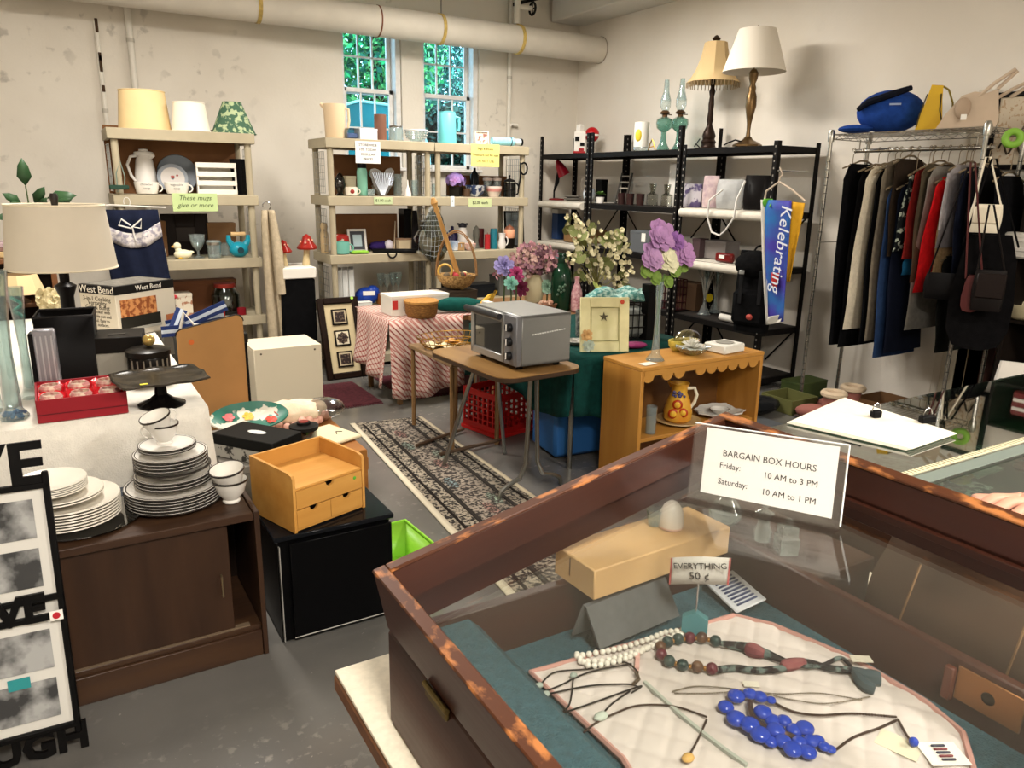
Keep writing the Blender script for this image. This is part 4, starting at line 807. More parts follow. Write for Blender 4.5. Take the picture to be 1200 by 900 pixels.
obj('ring', G().tube([((-13 + 8 * math.cos(a)) * s, -6 * s, (20 + 8 * math.sin(a)) * s) for a in [i * PI / 10 for i in range(20)]], 1.4 * s, 6, True), mat('c9a04e', .5), t)
p0, p1 = pY(507, 232, 4.93), pY(542, 338, 4.93)
g = G().tube([p0, p0.lerp(p1, .05), p0.lerp(p1, .1), p0.lerp(p1, .13), p0.lerp(p1, .16), p1], [.012, .026, .014, .02, .014, .02], 12)
one('wooden_pole', 'turned wooden pole with ball end standing in the willow basket', 'stick', g, wood('a87a42', 'c2965a', 'z'))
# dark green rolled cloth, papers
l = at(530, 385, ZT1, 4.72)
a, b = pz(513, 366, ZT1 + .05), pz(563, 388, ZT1 + .04)
a, b = pY(513, 366, 4.75), pY(565, 386, 4.62)
one('green_cloth_roll', 'dark green felt cloth rolled up beside the woven basket', 'cloth', G().tube([(a.x, 4.86, ZT1 + .05), (a.x + .12, 4.80, ZT1 + .06), (a.x + .25, 4.76, ZT1 + .055), (a.x + .40, 4.73, ZT1 + .04)], [.03, .05, .05, .03], 12), fabric('0f4a44'))
# ---- low folding table behind the oven table, with gilded wire tray
ZT2 = .53
c = pz(478, 403, ZT2)
t = thing('low_folding_table', 'small brown folding table with a wooden leg behind the oven table', 'table', (c.x + .175, c.y - .30, 0))
obj('table_top', G().box((0, 0, ZT2 - .012), (.35, .6, .024), .004), wood('6f573c', '8a7050', 'y'), t)
for sx in (-.155, .14):
    for sy in (-.27, .27): obj('leg', G().tube([(sx, sy, .0), (sx, sy, ZT2 - .024)], .014, 8), LEGW, t)
l, s = place(528, 404, ZT2 + .002, 4.05); 
t = thing('wire_tray', 'oval gilded wire basket with a gold bow on the small folding table', 'basket', (c.x + .19, c.y - .2, ZT2 + .005)); GOLD = metal('b38a44', .35)
g = G()
for zz, f in ((.004, .8), (.035, .95), (.07, 1.05)): g.tube([(.2 * f * math.cos(a), .13 * f * math.sin(a), zz) for a in [i * PI / 16 for i in range(32)]], .003, 5, True)
for i in range(28): a = 2 * PI * i / 28; g.tube([(.16 * math.cos(a), .104 * math.sin(a), .004), (.21 * math.cos(a + .1), .137 * math.sin(a + .1), .07)], .0022, 4)
for i in range(-4, 5): g.tube([(i * .035, -.1 * math.sqrt(max(0, 1 - (i / 4.6) ** 2)), .004), (i * .035, .1 * math.sqrt(max(0, 1 - (i / 4.6) ** 2)), .004)], .002, 4)
obj('wire', g, GOLD, t)
obj('bow', petals(G(), (.02, 0, .02), .06, 5, 2), mat('c98a2c', .4), t, smooth=False)
obj('napkin', G().grid(lambda u, v: ((u - .5) * .2 - .04, (v - .5) * .13, .012 + .02 * math.sin(u * 9) * math.cos(v * 7)), 10, 8), mat('cdbf9c', .8), t, thick=.003)
# ---- folding table with the toaster oven
ZT3 = .64; cs = [pz(513, 411, ZT3), pz(578, 438, ZT3), pz(620, 440, ZT3), pz(684, 433, ZT3)]
x0, x1, y0, y1 = 1.66, 2.15, 2.885, 3.62
t = thing('folding_table', 'brown laminate folding table with rounded corners and tubular steel legs', 'table', ((x0 + x1) / 2, (y0 + y1) / 2, 0), .06)
w, d = x1 - x0, y1 - y0; rc = .09; poly = []
for (sx, sy, a0) in ((1, 1, 0), (-1, 1, PI / 2), (-1, -1, PI), (1, -1, 1.5 * PI)):
    for i in range(7): a = a0 + PI / 2 * i / 6; poly.append((sx * (w / 2 - rc) + rc * math.cos(a), sy * (d / 2 - rc) + rc * math.sin(a)))
obj('table_top', G().prism(poly, ZT3 - .018, ZT3), wood('7a5832', '93703f', 'y'), t, smooth=False)
obj('edge_band', G().prism([(px_ * 1.004, py_ * 1.003) for px_, py_ in poly], ZT3 - .024, ZT3 - .004), mat('3b2a1c', .5), t)
STL = metal('9a9a94', .35)
for sy in (-1, 1):
    yy = sy * (d / 2 - .10)
    for sx in (-1, 1):
        if sy < 0: pts = [(sx * .018, yy, ZT3 - .03), (sx * .028, yy, .34), (sx * .036, yy, .16), (sx * .07, yy - .0, .09), (sx * .14, yy, .07), (sx * .18, yy, .045), (sx * .19, yy, .006)]
        else: pts = [(sx * .06, yy - .12, ZT3 - .03), (sx * .12, yy - .06, .35), (sx * .2, yy, .006)]
        obj('leg', G().tube(pts, .011, 8), STL, t)
obj('apron', G().box((0, 0, ZT3 - .04), (w - .14, d - .16, .026), .004), mat('2d241b', .6), t)
# toaster oven
ox0, ox1, oy0, oy1 = 1.80, 2.115, 2.965, 3.40; zf = ZT3 + .022
z1 = pY(611, 371, oy0).z; hh = max(.22, z1 - zf)
t = thing('toaster_oven', 'silver grey countertop toaster oven with glass door and three knobs', 'oven', ((ox0 + ox1) / 2, (oy0 + oy1) / 2, ZT3 + .001), .03); ow, od = ox1 - ox0, oy1 - oy0
SILV = mat('8b8b88', .35, .6, var=.04, scale=4)
zf0 = .022
g = G().box((.012, 0, zf0 + hh - .008), (ow - .03, od, .016), .004).box((.012, 0, zf0 + .008), (ow - .03, od, .016), .004).box((.012, -od / 2 + .006, zf0 + hh / 2), (ow - .03, .012, hh), .004).box((.012, od / 2 - .006, zf0 + hh / 2), (ow - .03, .012, hh), .004).box((ow / 2 - .008, 0, zf0 + hh / 2), (.016, od - .02, hh - .02), .003)
obj('body', g, SILV, t)
obj('inner_wall', G().box((.06, .04, zf0 + hh / 2), (ow * .62, od * .66, hh - .05)).box((-.1, -.07, zf0 + hh / 2), (.004, .01, hh * .8)), mat('1f1f20', .4), t)
cp = obj('control_panel', G().box((-ow / 2 + .012, -od / 2 + .055, zf0 + hh / 2), (.03, .11, hh - .004), .004), mat('77777a', .4, .5), t)
for k in range(3):
    kb = obj('knob', G().tube([(-ow / 2 - .004, -od / 2 + .055, zf0 + hh * (.2 + .28 * k)), (-ow / 2 - .024, -od / 2 + .055, zf0 + hh * (.2 + .28 * k))], [.022, .019], 16), mat('1c1c1e', .35), cp)
    obj('pointer', G().box((-ow / 2 - .026, -od / 2 + .055, zf0 + hh * (.2 + .28 * k)), (.004, .004, .03)), WHITE, kb)
dr = obj('door', G().box((-ow / 2 + .008, .055, zf0 + .02), (.02, od - .12, .036), .003).box((-ow / 2 + .008, .055, zf0 + hh - .025), (.02, od - .12, .04), .003).box((-ow / 2 + .008, od / 2 - .018, zf0 + hh / 2), (.02, .03, hh - .01), .003).box((-ow / 2 + .008, -od / 2 + .125, zf0 + hh / 2), (.02, .022, hh - .01), .003), mat('9a9a98', .3, .6), t)
obj('door_glass', G().box((-ow / 2 + .008, .055, zf0 + hh / 2), (.005, od - .15, hh - .08)), glass('5a5f60', .03, 1.6, .75, 'ov'), dr)
obj('door_handle', G().tube([(-ow / 2 - .035, -od / 2 + .1, zf0 + hh - .012), (-ow / 2 - .035, od / 2 - .01, zf0 + hh - .012)], .015, 10).box((-ow / 2 - .016, od / 2 - .06, zf0 + hh - .014), (.04, .03, .014)).box((-ow / 2 - .016, -od / 2 + .15, zf0 + hh - .014), (.04, .03, .014)), mat('2b2b2d', .35), dr)
for zz in (.07, .14):
    g = G()
    for i in range(13): y = -.09 + i * .024; g.cyl((-.14, y + .06 - .03, zf0 + zz), (-.09, y + .06 - .03, zf0 + zz), .0018, 4)
    g.cyl((-.138, -.07, zf0 + zz), (-.138, .21, zf0 + zz), .0025, 5); obj('rack', g, CHROME, t)
g = G()
for i in range(14): g.box((-ow / 2 + .09 + i * .014, -od / 2 - .0005, zf0 + hh * .62 + .001 * i), (.009, .003, .006))
obj('vent_slot', g, mat('cfcfcb', .5), t)
for sx in (-1, 1):
    for sy in (-1, 1): obj('foot', G().lathe([(.016, 0), (.018, .023)], 10, c=(sx * (ow / 2 - .05), sy * (od / 2 - .05), 0)), BLACK, t)
# ---- under the tables: red crate, blue bin, poles
l0, l1 = Vector((2.10, 4.08, 0)), Vector((2.165, 3.775, 0)); ang = math.atan2(l1.y - l0.y, l1.x - l0.x)
RED = mat('c51f1c', .4); t = thing('milk_crate', 'red plastic milk crate with a lattice of holes under the table', 'crate', (2.30, 3.97, 0), ang + PI / 2)
cw, cd, chh = .30, .32, .27
for (cx, cy, sx, sy) in ((-cw / 2, 0, .012, cd), (cw / 2, 0, .012, cd), (0, -cd / 2, cw, .012), (0, cd / 2, cw, .012)):
    g = G(); L = max(sx, sy); ver = sy > sx
    for zz, hz in ((.03, .06), (chh - .02, .04)): g.box((cx, cy, zz), (sx, sy, hz), .003)
    for k in range(8):
        o_ = -L / 2 + L * (k + .0) / 7; g.box((cx + (0 if ver else o_), cy + (o_ if ver else 0), chh / 2), (.01 if not ver else .01, .014, chh) if ver else (.014, .01, chh))
    for k in range(1, 5): g.box((cx, cy, .05 + k * .038), (sx * .8 if ver else sx, sy if ver else sy * .8, .008))
    obj('lattice_side', g, RED, t)
obj('crate_base', G().box((0, 0, .01), (cw, cd, .02), .003), RED, t); obj('handle_rim', G().box((0, -cd / 2 - .008, .012), (cw + .03, .02, .024), .004).box((-cw / 2 - .008, 0, .012), (.02, cd + .03, .024), .004), RED, t)
t = thing('storage_bin', 'blue plastic storage bin standing under the green cloth', 'bin', (2.46, 3.43, 0), -.12)
obj('bin_body', G().box((0, 0, .17), (.34, .30, .31), .02), mat('2b5d96', .45), t); obj('rim', G().box((0, 0, .315), (.36, .32, .02), .006), mat('2b5d96', .45), t)
for lb, a, b in (('dark wooden pole lying across the runner rug towards the crate', pz(488, 527), pz(543, 507)), ('dark wooden pole lying across the runner rug below the steel legs', pz(516, 537), pz(586, 520))):
    one('floor_pole', lb, 'pole', G().tube([(a.x, a.y, .025), (b.x, b.y, .025)], .011, 8), wood('3f3024', '54402f', 'x'))
# ---- table with the dark green cloth
ZT4 = .62; gx0, gx1, gy0, gy1 = 2.26, 3.15, 3.12, 4.28
t = thing('display_table', 'folding table hidden beneath the dark green cloth', 'table', ((gx0 + gx1) / 2, (gy0 + gy1) / 2, 0))
obj('table_top', G().box((0, 0, ZT4 - .02), (gx1 - gx0, gy1 - gy0, .03), .004), WOODT, t)
for sx in (-1, 1):
    for sy in (-1, 1): obj('leg', G().cyl((sx * .42, sy * .53, 0), (sx * .42, sy * .53, ZT4 - .035), .014, 8), STL, t)
GRN = fabric('0b3833', .2)
t = thing('green_tablecloth', 'dark green cloth draped over the table behind the scalloped bookcase', 'tablecloth', (0, 0, 0))
zz0 = ZT4 + .002; g = G()
g.grid(lambda u, v: (gx0 - .012 + (gx1 - gx0 + .024) * u, gy0 - .012 + (gy1 - gy0 + .024) * v, zz0), 4, 4)
g.grid(lambda u, v: (gx0 - .014 + .5 * u, gy0 - .014 - .012 * v * (1 + math.sin(u * 20)), zz0 - (.3 + .26 * u ** 2) * v), 26, 8)
g.grid(lambda u, v: (gx0 - .014 - .02 * v * (1 + math.sin(u * 26)), gy0 - .012 + (gy1 - gy0) * u, zz0 - (.30 + .05 * math.sin(u * 7)) * v), 26, 6)
obj('cloth', g, GRN, t, thick=.004)
ZG = ZT4 + .006
# cream picture frame with star
l = pz(702, 412, ZG); s = sc(l); w, h = .27, .295
t = thing('easel_frame', 'cream scrapbook photo frame with star and red price dot on the green cloth', 'frame', (l.x + .02, l.y - .02, ZG), -.42); t.rotation_euler = (-.16, 0, -.42)
CF = mat('d7cf9e', .7, var=.06, scale=14)
b = .055; obj('frame', G().box((-(w - b) / 2, 0, h / 2), (b, .014, h), .003).box(((w - b) / 2, 0, h / 2), (b, .014, h), .003).box((0, 0, b / 2), (w - 2 * b, .014, b), .003).box((0, 0, h - b / 2), (w - 2 * b, .014, b), .003), CF, t)
obj('panel', G().box((0, .002, h / 2), (w - b, .006, h - b)), mat('cdc793', .7, h2='d9d3a6', scale=10), t)
obj('bead_line', G().tube([(-.075, -.008, .06), (.075, -.008, .06), (.075, -.008, .24), (-.075, -.008, .24)], .0025, 5, True), mat('8f8a5c', .6), t)
st = [((.026 if i % 2 == 0 else .01) * math.sin(i * PI / 5), (.026 if i % 2 == 0 else .01) * math.cos(i * PI / 5)) for i in range(10)]
obj('star', G().at(TR(-.005, -.003, .19) @ RX).prism(st[::-1], 0, .003), mat('4d4630', .6), t)
obj('price_dot', G().cyl((.095, -.008, .27), (.095, -.0095, .27), .012, 14), mat('c2442a', .6), t)
obj('paper_flower', petals(G(), (-.1, -.012, .09), .035, 7, 3, (0, -1, 0)), mat('c9a068', .7), t, smooth=False)
obj('paper_flower', petals(G(), (-.09, -.012, .035), .035, 8, 3, (0, -1, 0)), mat('b4bfae', .7), t, smooth=False)
obj('strut', G().box((0, .012, .13), (.05, .004, .25), .001), CF, t)
# dark wire basket with teal knitting
l = pz(738, 405, ZG); t = thing('wire_basket', 'black wire basket of folded cloth and teal knitting on the green cloth', 'basket', (2.86, 3.50, ZG), -.25)
obj('wire', wirebox(G(), (0, 0, .003), (.36, .24, .22), 9, 5, 3, .004), mat('141312', .5), t)
obj('linen', G().box((0, 0, .09), (.33, .21, .16), .03), fabric('6f716c'), t)
def knit(u, v): a = u * 2 * PI; r = .9 + .12 * math.sin(a * 5 + v * 4); return ((.24 * math.cos(a) * r) * (.55 + .45 * v), (.15 * math.sin(a) * r) * (.55 + .45 * v), .235 + .035 * math.sin(v * PI) + .012 * math.sin(a * 7))
obj('knitting', G().grid(knit, 40, 6), mat('4f8580', .95, h2='a7c3ba', scale=40, lo=.45, hi=.6, bump=.6, bscale=120), t, thick=.02)
l = pz(757, 403, ZG)
carton('black_stand', 'tall narrow black box standing behind the bud vase', 'box', 755, 769, 338, 403, ZG, .06, mat('0d0c0c', .5), Y=3.34)
one('pouch', 'magenta embroidered coin pouch on the green cloth', 'pouch', G().sph((0, 0, .018), (.075, .05, .018), 18, 8).sph((0, -.01, .034), (.02, .015, .004), 8, 4), mat('7a1f52', .7, var=.2, scale=40), (2.72, 3.2, ZG), -.3)
lat('small_dish', 'small silver patterned dish beside the toaster oven', 'dish', 676, 396, ZG, [(6, 0), (12, 3), (14, 5), (13, 5.6), (.1, 2)], mat('aaa69c', .35, h2='5e5a52', scale=60), Y=3.42)
lat('cup', 'patterned grey tumbler behind the cream frame', 'glass', 683, 380, ZG, cup_prof(8, 9, 30, 1), mat('8f918c', .4, h2='3a3c3a', scale=50), Y=3.62)
l, s = place(700, 382, ZG, 3.72)
t = thing('lily_spray', 'artificial spray of pale green lilies behind the cream frame', 'flowers', l); obj('vase', G().lathe(turn([(5, 0), (6, 10), (4, 22), (5, 26)], s), 14), mat('2b1c1e', .4), t)
g = G()
for i in range(6): a = rnd(0, 6); petals(g, (rnd(-5, 6) * s, rnd(-4, 4) * s, (30 + i * 4) * s), 9 * s, 5, 2, (math.cos(a) * .6, -.6, .6))
obj('blossom', g, mat('b3bd6a', .7), t, smooth=False)
# ================================================================== FLOWERS AND GLASS AT THE BACK OF THE LONG TABLE
ZL = .602
l, s = place(625, 360, ZL, 4.78)
t = thing('flower_vase', 'cream ribbed vase of dried pink and purple flowers on the back table', 'flowers', l)
obj('vase', G().lathe(turn([(7, 0), (9, 3), (12, 20), (11, 30), (7.5, 36), (9, 39), (7.6, 39), (6, 34)], s), 28, lobes=14, lamp=.025), mat('cfc4a0', .5), t)
st = G(); bl = [G() for _ in range(3)]
for i in range(150):
    a = rnd(0, 2 * PI); el = rnd(.1, 1.5); r = rnd(18, 40); d = Vector((math.cos(a) * math.cos(el) * 1.25, math.sin(a) * math.cos(el) * .7, math.sin(el) * .85)); q = Vector((0, 0, 38 * s)) + d * r * s
    if i % 3 == 0: st.tube([(0, 0, 34 * s), Vector((0, 0, 38 * s)) + d * r * .5 * s, q], .5 * s, 4)
    for k in range(6): petals(bl[i % 3], q + Vector((rnd(-5, 5), rnd(-5, 5), rnd(-5, 5))) * s, 2.5 * s, 5, 1, (rnd(-1, 1), -1, rnd(0, 1)))
obj('stems', st, mat('5f5a3c', .8), t); o = None
for k, c in enumerate(('9c6f74', 'ab8a80', '7d5862')): o = obj('blossom', bl[k], mat(c, .9), t, smooth=False); o['kind'] = 'stuff'
def fabric_flower(label, px, py, r, col, Y=4.7, n=9):
    l, s = place(px, 366, ZL, Y); zt = pY(px, py, Y).z - ZL
    t = thing('fabric_flower', label, 'flower', l, 0, 'large silk flowers on the back table')
    obj('stem', G().tube([(0, 0, 0), (0.005, 0, zt * .6), (0, 0, zt)], .006, 6), mat('3a4a2a', .7), t)
    obj('foot', G().lathe([(.035, 0), (.035, .006), (.01, .01)], 12), mat('3a3a36', .6), t)
    obj('blossom', petals(petals(G(), (0, 0, zt), r * s, n, 4, (-.3, -1, .4)), (0, -.01, zt), r * .7 * s, n, 3, (.2, -1, .5)), mat(col, .8), t, smooth=False)
fabric_flower('lilac silk flower left of the cream vase', 590, 312, 13, '8f86b8'); fabric_flower('magenta silk flower beside the cream vase', 604, 322, 10, 'a03a68', 4.62)
fabric_flower('pale teal silk flower in front of the pink dried flowers', 598, 332, 9, '7fb5a4', 4.56); fabric_flower('burgundy silk flower drooping beside the cream vase', 609, 338, 11, '6d2240', 4.72)
fabric_flower('aqua silk flower right of the cream vase', 640, 336, 9, '9cc0a8', 4.7); fabric_flower('teal silk bud above the green bottle', 652, 303, 7, '3f8f90', 4.86)
l, s = place(657, 363, ZL, 4.62)
lat('demijohn', 'large dark green glass bottle with embossed flowers', 'bottle', 657, 363, ZL, [(11, 0), (12, 2), (12.5, 34), (11, 44), (6.5, 52), (5, 54), (5.2, 58), (4.2, 62), (5, 63), (4.6, 65)], mat('10301f', .12), Y=4.62, n=28, parts=[('embossing', lambda s: [g.sph((r * s, -12.2 * s, z * s), 1.6 * s, 6, 4) or g for g in [G()] for r, z in ((0, 26), (3, 24), (-3, 24), (0, 22), (2, 28), (-2, 28), (4, 30), (-4, 19))][-1], mat('56705c', .3))])
lat('pink_bottle', 'slim pink beaded bottle beside the green bottle', 'bottle', 675, 366, ZL, [(5, 0), (6.5, 4), (6.5, 22), (4, 30), (2.5, 34), (3, 40)], mat('a86470', .4, h2='d8b4b4', scale=50), Y=4.5, n=16)
# yellow-white branch arrangement on the rack side of the table
l, s = place(697, 372, ZL, 4.55)
t = thing('branch_arrangement', 'tall arrangement of cream blossom branches behind the green bottle', 'flowers', l); obj('vase', G().lathe(turn([(7, 0), (9, 10), (6, 24), (7, 30), (6, 30), (5, 23)], s), 18), mat('2e2a26', .4), t)
st, bl, lf = G(), G(), G()
for (px_, py_) in ((668, 262), (680, 268), (690, 270), (700, 285), (712, 280), (720, 300), (728, 292), (735, 315), (712, 320), (684, 320), (673, 300), (705, 305), (728, 330), (676, 285), (692, 300), (722, 278)):
    q = pY(px_, py_, 4.55 + rnd(-.12, .12)) - l; st.tube([(0, 0, 28 * s), (q.x * .35, q.y * .4, q.z * .62), q], [.005, .004, .002], 5)
    for k in range(11): petals(bl, q + Vector((rnd(-11, 11), rnd(-6, 6), rnd(-10, 9))) * s, rnd(2.4, 4) * s, 5, 2, (rnd(-.6, .6), -1, rnd(0, .8)))
    for k in range(2): petals(lf, q + Vector((rnd(-9, 9), rnd(-4, 4), rnd(-10, 4))) * s, rnd(5, 8) * s, 3, 1, (rnd(-1, 1), -1, rnd(-1, 1)))
obj('stems', st, mat('6f6a3a', .8), t); o = obj('blossom', bl, mat('d6cda6', .85), t, smooth=False); o['kind'] = 'stuff'; o = obj('leaf', lf, mat('7d8450', .8), t, smooth=False); o['kind'] = 'stuff'
# small things around
for nm, lb, x0, x1, y0, y1, Y, c in (('carton', 'small white carton behind the oven beside a yellow ribbon', 571, 579, 337, 356, 4.5, 'd4d0c6'), ('carton', 'small navy carton behind the toaster oven', 580, 592, 346, 358, 4.52, '2a2f4a'), ('carton', 'flat grey carton behind the toaster oven', 594, 606, 347, 359, 4.45, 'b7b3aa'), ('carton', 'small brown wooden carton beside the handled basket', 556, 568, 352, 366, 4.75, '6a4c34')):
    carton(nm, lb, 'box', x0, x1, y0, y1, ZL, .08, mat(c, .6), Y=Y)
lat('potpourri_bowl', 'brown bowl of potpourri beside the cream vase', 'bowl', 640, 362, ZL, [(8, 0), (12, 5), (13, 9), (12, 9), (8, 3)], mat('6a4a34', .5), Y=4.6, parts=[('potpourri', lambda s: [g.sph((rnd(-8, 8) * s, rnd(-8, 8) * s, (8 + rnd(0, 3)) * s), 2.2 * s, 6, 4) or g for g in [G()] for i in range(40)][-1], mat('9a6a54', .8, h2='c2a48c', scale=40))])
l, s = place(580, 340, ZL, 4.56)
one('ribbon_roll', 'shiny yellow ribbon looped behind the oven', 'ribbon', G().tube([(-12 * s, 0, 2 * s), (-4 * s, .02, 12 * s), (4 * s, .0, 20 * s), (12 * s, 0, 26 * s), (6 * s, .03, 10 * s)], [.012, .018, .02, .012, .01], 8), mat('cda23a', .35), (l.x - .03, 4.62, ZL + .012))
# ================================================================== SCALLOPED BOOKCASE
bx0, bx1, by0, by1, bh = 2.38, 3.235, 2.735, 3.035, .648
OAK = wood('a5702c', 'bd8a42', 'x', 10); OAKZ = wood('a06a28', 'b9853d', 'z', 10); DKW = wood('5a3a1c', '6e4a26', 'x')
t = thing('bookcase', 'golden wooden bookcase with a scalloped top edge', 'bookcase', ((bx0 + bx1) / 2, (by0 + by1) / 2, 0)); w, d = bx1 - bx0, by1 - by0
for sx in (-1, 1): obj('side_panel', G().box((sx * (w / 2 - .011), 0, (bh - .02) / 2), (.022, d, bh - .02), .002), OAKZ, t)
obj('top_board', G().box((0, 0, bh - .01), (w + .004, d + .004, .02), .003), OAK, t)
obj('shelf', G().box((0, .005, .265), (w - .046, d - .02, .02), .002), OAK, t); obj('bottom_shelf', G().box((0, .005, .03), (w - .046, d - .02, .02), .002), OAK, t)
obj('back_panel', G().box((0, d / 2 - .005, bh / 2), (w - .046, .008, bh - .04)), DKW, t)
r = .036
obj('trim_rail', G().box((0, -d / 2 + .008, bh - .034), (w - .046, .014, .028)), OAK, t)
for x in [-.378, -.255, -.175] + [-.03 + .077 * i for i in range(6)]:
    pl = [(x + r * math.cos(a), bh - .046 + r * .95 * math.sin(a)) for a in [PI + PI * i / 10 for i in range(11)]]
    obj('scallop', G().at(TR(0, -d / 2 + .002, 0) @ RX).prism(pl, -.012, .0), OAK, t)
ZB, ZS = bh + .002, .277
# pitcher, plate, egg tray, glass on the shelf
l, s = place(797, 497, ZS, 2.86)
one('plate', 'tan glazed plate under the fruit pitcher', 'plate', G().lathe(turn([(.1, 0), (18, 0), (27, 3), (26.5, 4), (17, 1.4), (.1, 1)], s), 36), mat('b79a6a', .35, var=.08), (l.x - .0, 2.88, ZS))
zp_ = ZS + 1.6 * s
PIT = mat('d7a83c', .3, h2='c8862c', scale=9)
t = multi('fruit_pitcher', 'yellow ceramic pitcher painted with oranges and grapes', 'pitcher', (l.x - .004, 2.88, zp_), [
    ('body', G().lathe(turn([(13, 0), (16, 3), (16.5, 12), (13, 26), (9, 35), (9.5, 42), (11.5, 46), (10.5, 46), (8, 36), (.1, 30)], s), 28), PIT),
    ('handle', G().tube([(9 * s, 0, 40 * s), (17 * s, 0, 41 * s), (20 * s, 0, 33 * s), (18 * s, 0, 24 * s), (13 * s, 0, 16 * s)], 2 * s, 8), mat('e2dcc4', .3)), ('spout', G().tube([(-8 * s, 0, 42 * s), (-13 * s, 0, 47 * s)], [4 * s, 2 * s], 8), PIT)])
for (x, z, rr) in ((-5, 12, 6.2), (6, 14, 5.6), (-1, 23, 6)):
    fo = obj('painted_orange', G().sph((x * s, -math.sqrt(max(1, 15.6 ** 2 - x * x)) * s * (1 if z < 20 else .9), z * s), (rr * s, 2 * s, rr * s), 14, 8), mat('b03c18', .3), t); obj('highlight', G().sph((x * s, -math.sqrt(max(1, 15.6 ** 2 - x * x)) * s * (1 if z < 20 else .9) - 1 * s, z * s), (rr * .66 * s, 1.8 * s, rr * .66 * s), 12, 6), mat('e0b03a', .3), fo)
g = G()
for i in range(14): a = rnd(-.9, .9); z = 29 + rnd(0, 8); g.sph((10.5 * s * math.sin(a), -10.5 * s * math.cos(a), z * s), 1.8 * s, 6, 4)
obj('painted_grapes', g, mat('46406e', .35), t)
l, s = place(845, 487, ZS, 2.86)
t = thing('egg_tray', 'white scalloped porcelain egg tray on the bookcase shelf', 'tray', (l.x + .005, 2.875, ZS))
obj('tray', G().lathe(turn([(.1, 0), (20, 0), (33, 5), (32.5, 6.5), (20, 2), (.1, 1.4)], s), 40, lobes=10, lamp=.05, sy=.72), mat('c6c3bb', .3), t)
obj('centre_cup', G().lathe(turn([(8, 2), (12, 7), (11, 7), (8, 3)], s), 24), mat('d0cdc4', .3), t)
lat('tumbler', 'cut glass tumbler at the left end of the bookcase shelf', 'glass', 762, 508, ZS, cup_prof(6.2, 6.6, 33, .8), CRYSTAL, Y=2.8)
# on top
l, s = place(768, 414, ZB, 2.84)
t = thing('bud_vase', 'slim clear glass vase of lilac roses on the bookcase', 'flowers', l)
obj('vase', G().lathe(turn([(11, 0), (10, 2), (5, 8), (3.6, 30), (3, 60), (4.6, 92), (4, 92), (2.4, 60), (2.8, 30), (.1, 14)], s), 20, lobes=6, lamp=.03), CRYSTAL, t)
obj('stems', G().tube([(0, 0, 30 * s), (0, 0, 90 * s)], 1.4 * s, 6).tube([(0, 0, 80 * s), (6 * s, 0, 100 * s)], 1 * s, 5).tube([(0, 0, 80 * s), (-6 * s, 0, 100 * s)], 1 * s, 5), mat('4e6a34', .7), t)
def rose(px, py, r, hx, nrm=(0, -1, .4)):
    q = pY(px, py, 2.84) - l; g = G()
    for k in range(6): petals(g, q + Vector((0, -.006 * k, .002 * k)), r * (1 - .12 * k) * s, 7 - k // 2, 1, nrm, .3, 1)
    g.sph(q, (r * .62 * s, r * .5 * s, r * .6 * s), 10, 6); return obj('rose' if hx != 'd9d6b4' else 'chrysanthemum', g, mat(hx, .75, var=.1, scale=30), t, smooth=False)
rose(774, 276, 20, 'a97fae'); rose(764, 301, 18, 'b18ab4'); rose(800, 298, 18, 'a87cac'); rose(792, 283, 12, '8d5fa0'); rose(781, 303, 19, 'd9d6b4')
g = G()
for (px_, py_, rr) in ((757, 318, 9), (790, 316, 10), (800, 312, 8), (768, 326, 9), (783, 330, 8)): petals(g, pY(px_, py_, 2.84) - l, rr * s, 4, 2, (rnd(-.3, .3), -1, .3))
obj('leaf', g, mat('6f8a3c', .7), t, smooth=False)
l, s = place(811, 411, ZB, 2.86)
t = thing('glass_flower_dish', 'white glass dish shaped like open petals', 'dish', l); obj('dish', G().lathe(turn([(8, 0), (14, 4), (20, 9), (19, 10), (12, 5)], s), 36, lobes=9, lamp=.1), CRYSTAL, t); obj('petal_fill', petals(G(), (0, 0, 6 * s), 18 * s, 11, 4), mat('d8d6cc', .4), t, smooth=False)
l, s = place(849, 404, ZB, 2.84)
t = thing('soap_dish', 'low white carved square dish near the end of the bookcase', 'dish', l, .1); obj('body', G().box((0, 0, 5 * s), (37 * s, .14, 10 * s), .006), mat('dcdad0', .5), t); obj('hollow', G().lathe([(.045, 0), (.05, .004), (.04, .004)], 18, c=(0, 0, 10 * s)), mat('8f8d84', .5), t)
l, s = place(801, 405, ZB, 2.96)
t = thing('wrapped_basket', 'yellow straw basket wrapped in cellophane', 'basket', (l.x, 2.965, ZB)); obj('basket', G().lathe(turn([(15, 0), (20, 6), (21, 12), (19, 12), (14, 2)], s), 24, sy=.55), mat('c2b04e', .8, var=.2, scale=50), t); obj('cellophane', G().sph((6 * s, 0, 12 * s), (20 * s, 9 * s, 11.8 * s), 16, 8), glass('e6e6dc', .1, 2.4, .9, 'cel'), t)
a = pz(761, 427, ZB)
one('paper_slip', 'small white paper slip on the front edge of the bookcase', 'paper', G().box((0, 0, .0012), (.085, .05, .0016)), mat('e4ddcc', .8), (a.x, a.y + .012, ZB), .1)
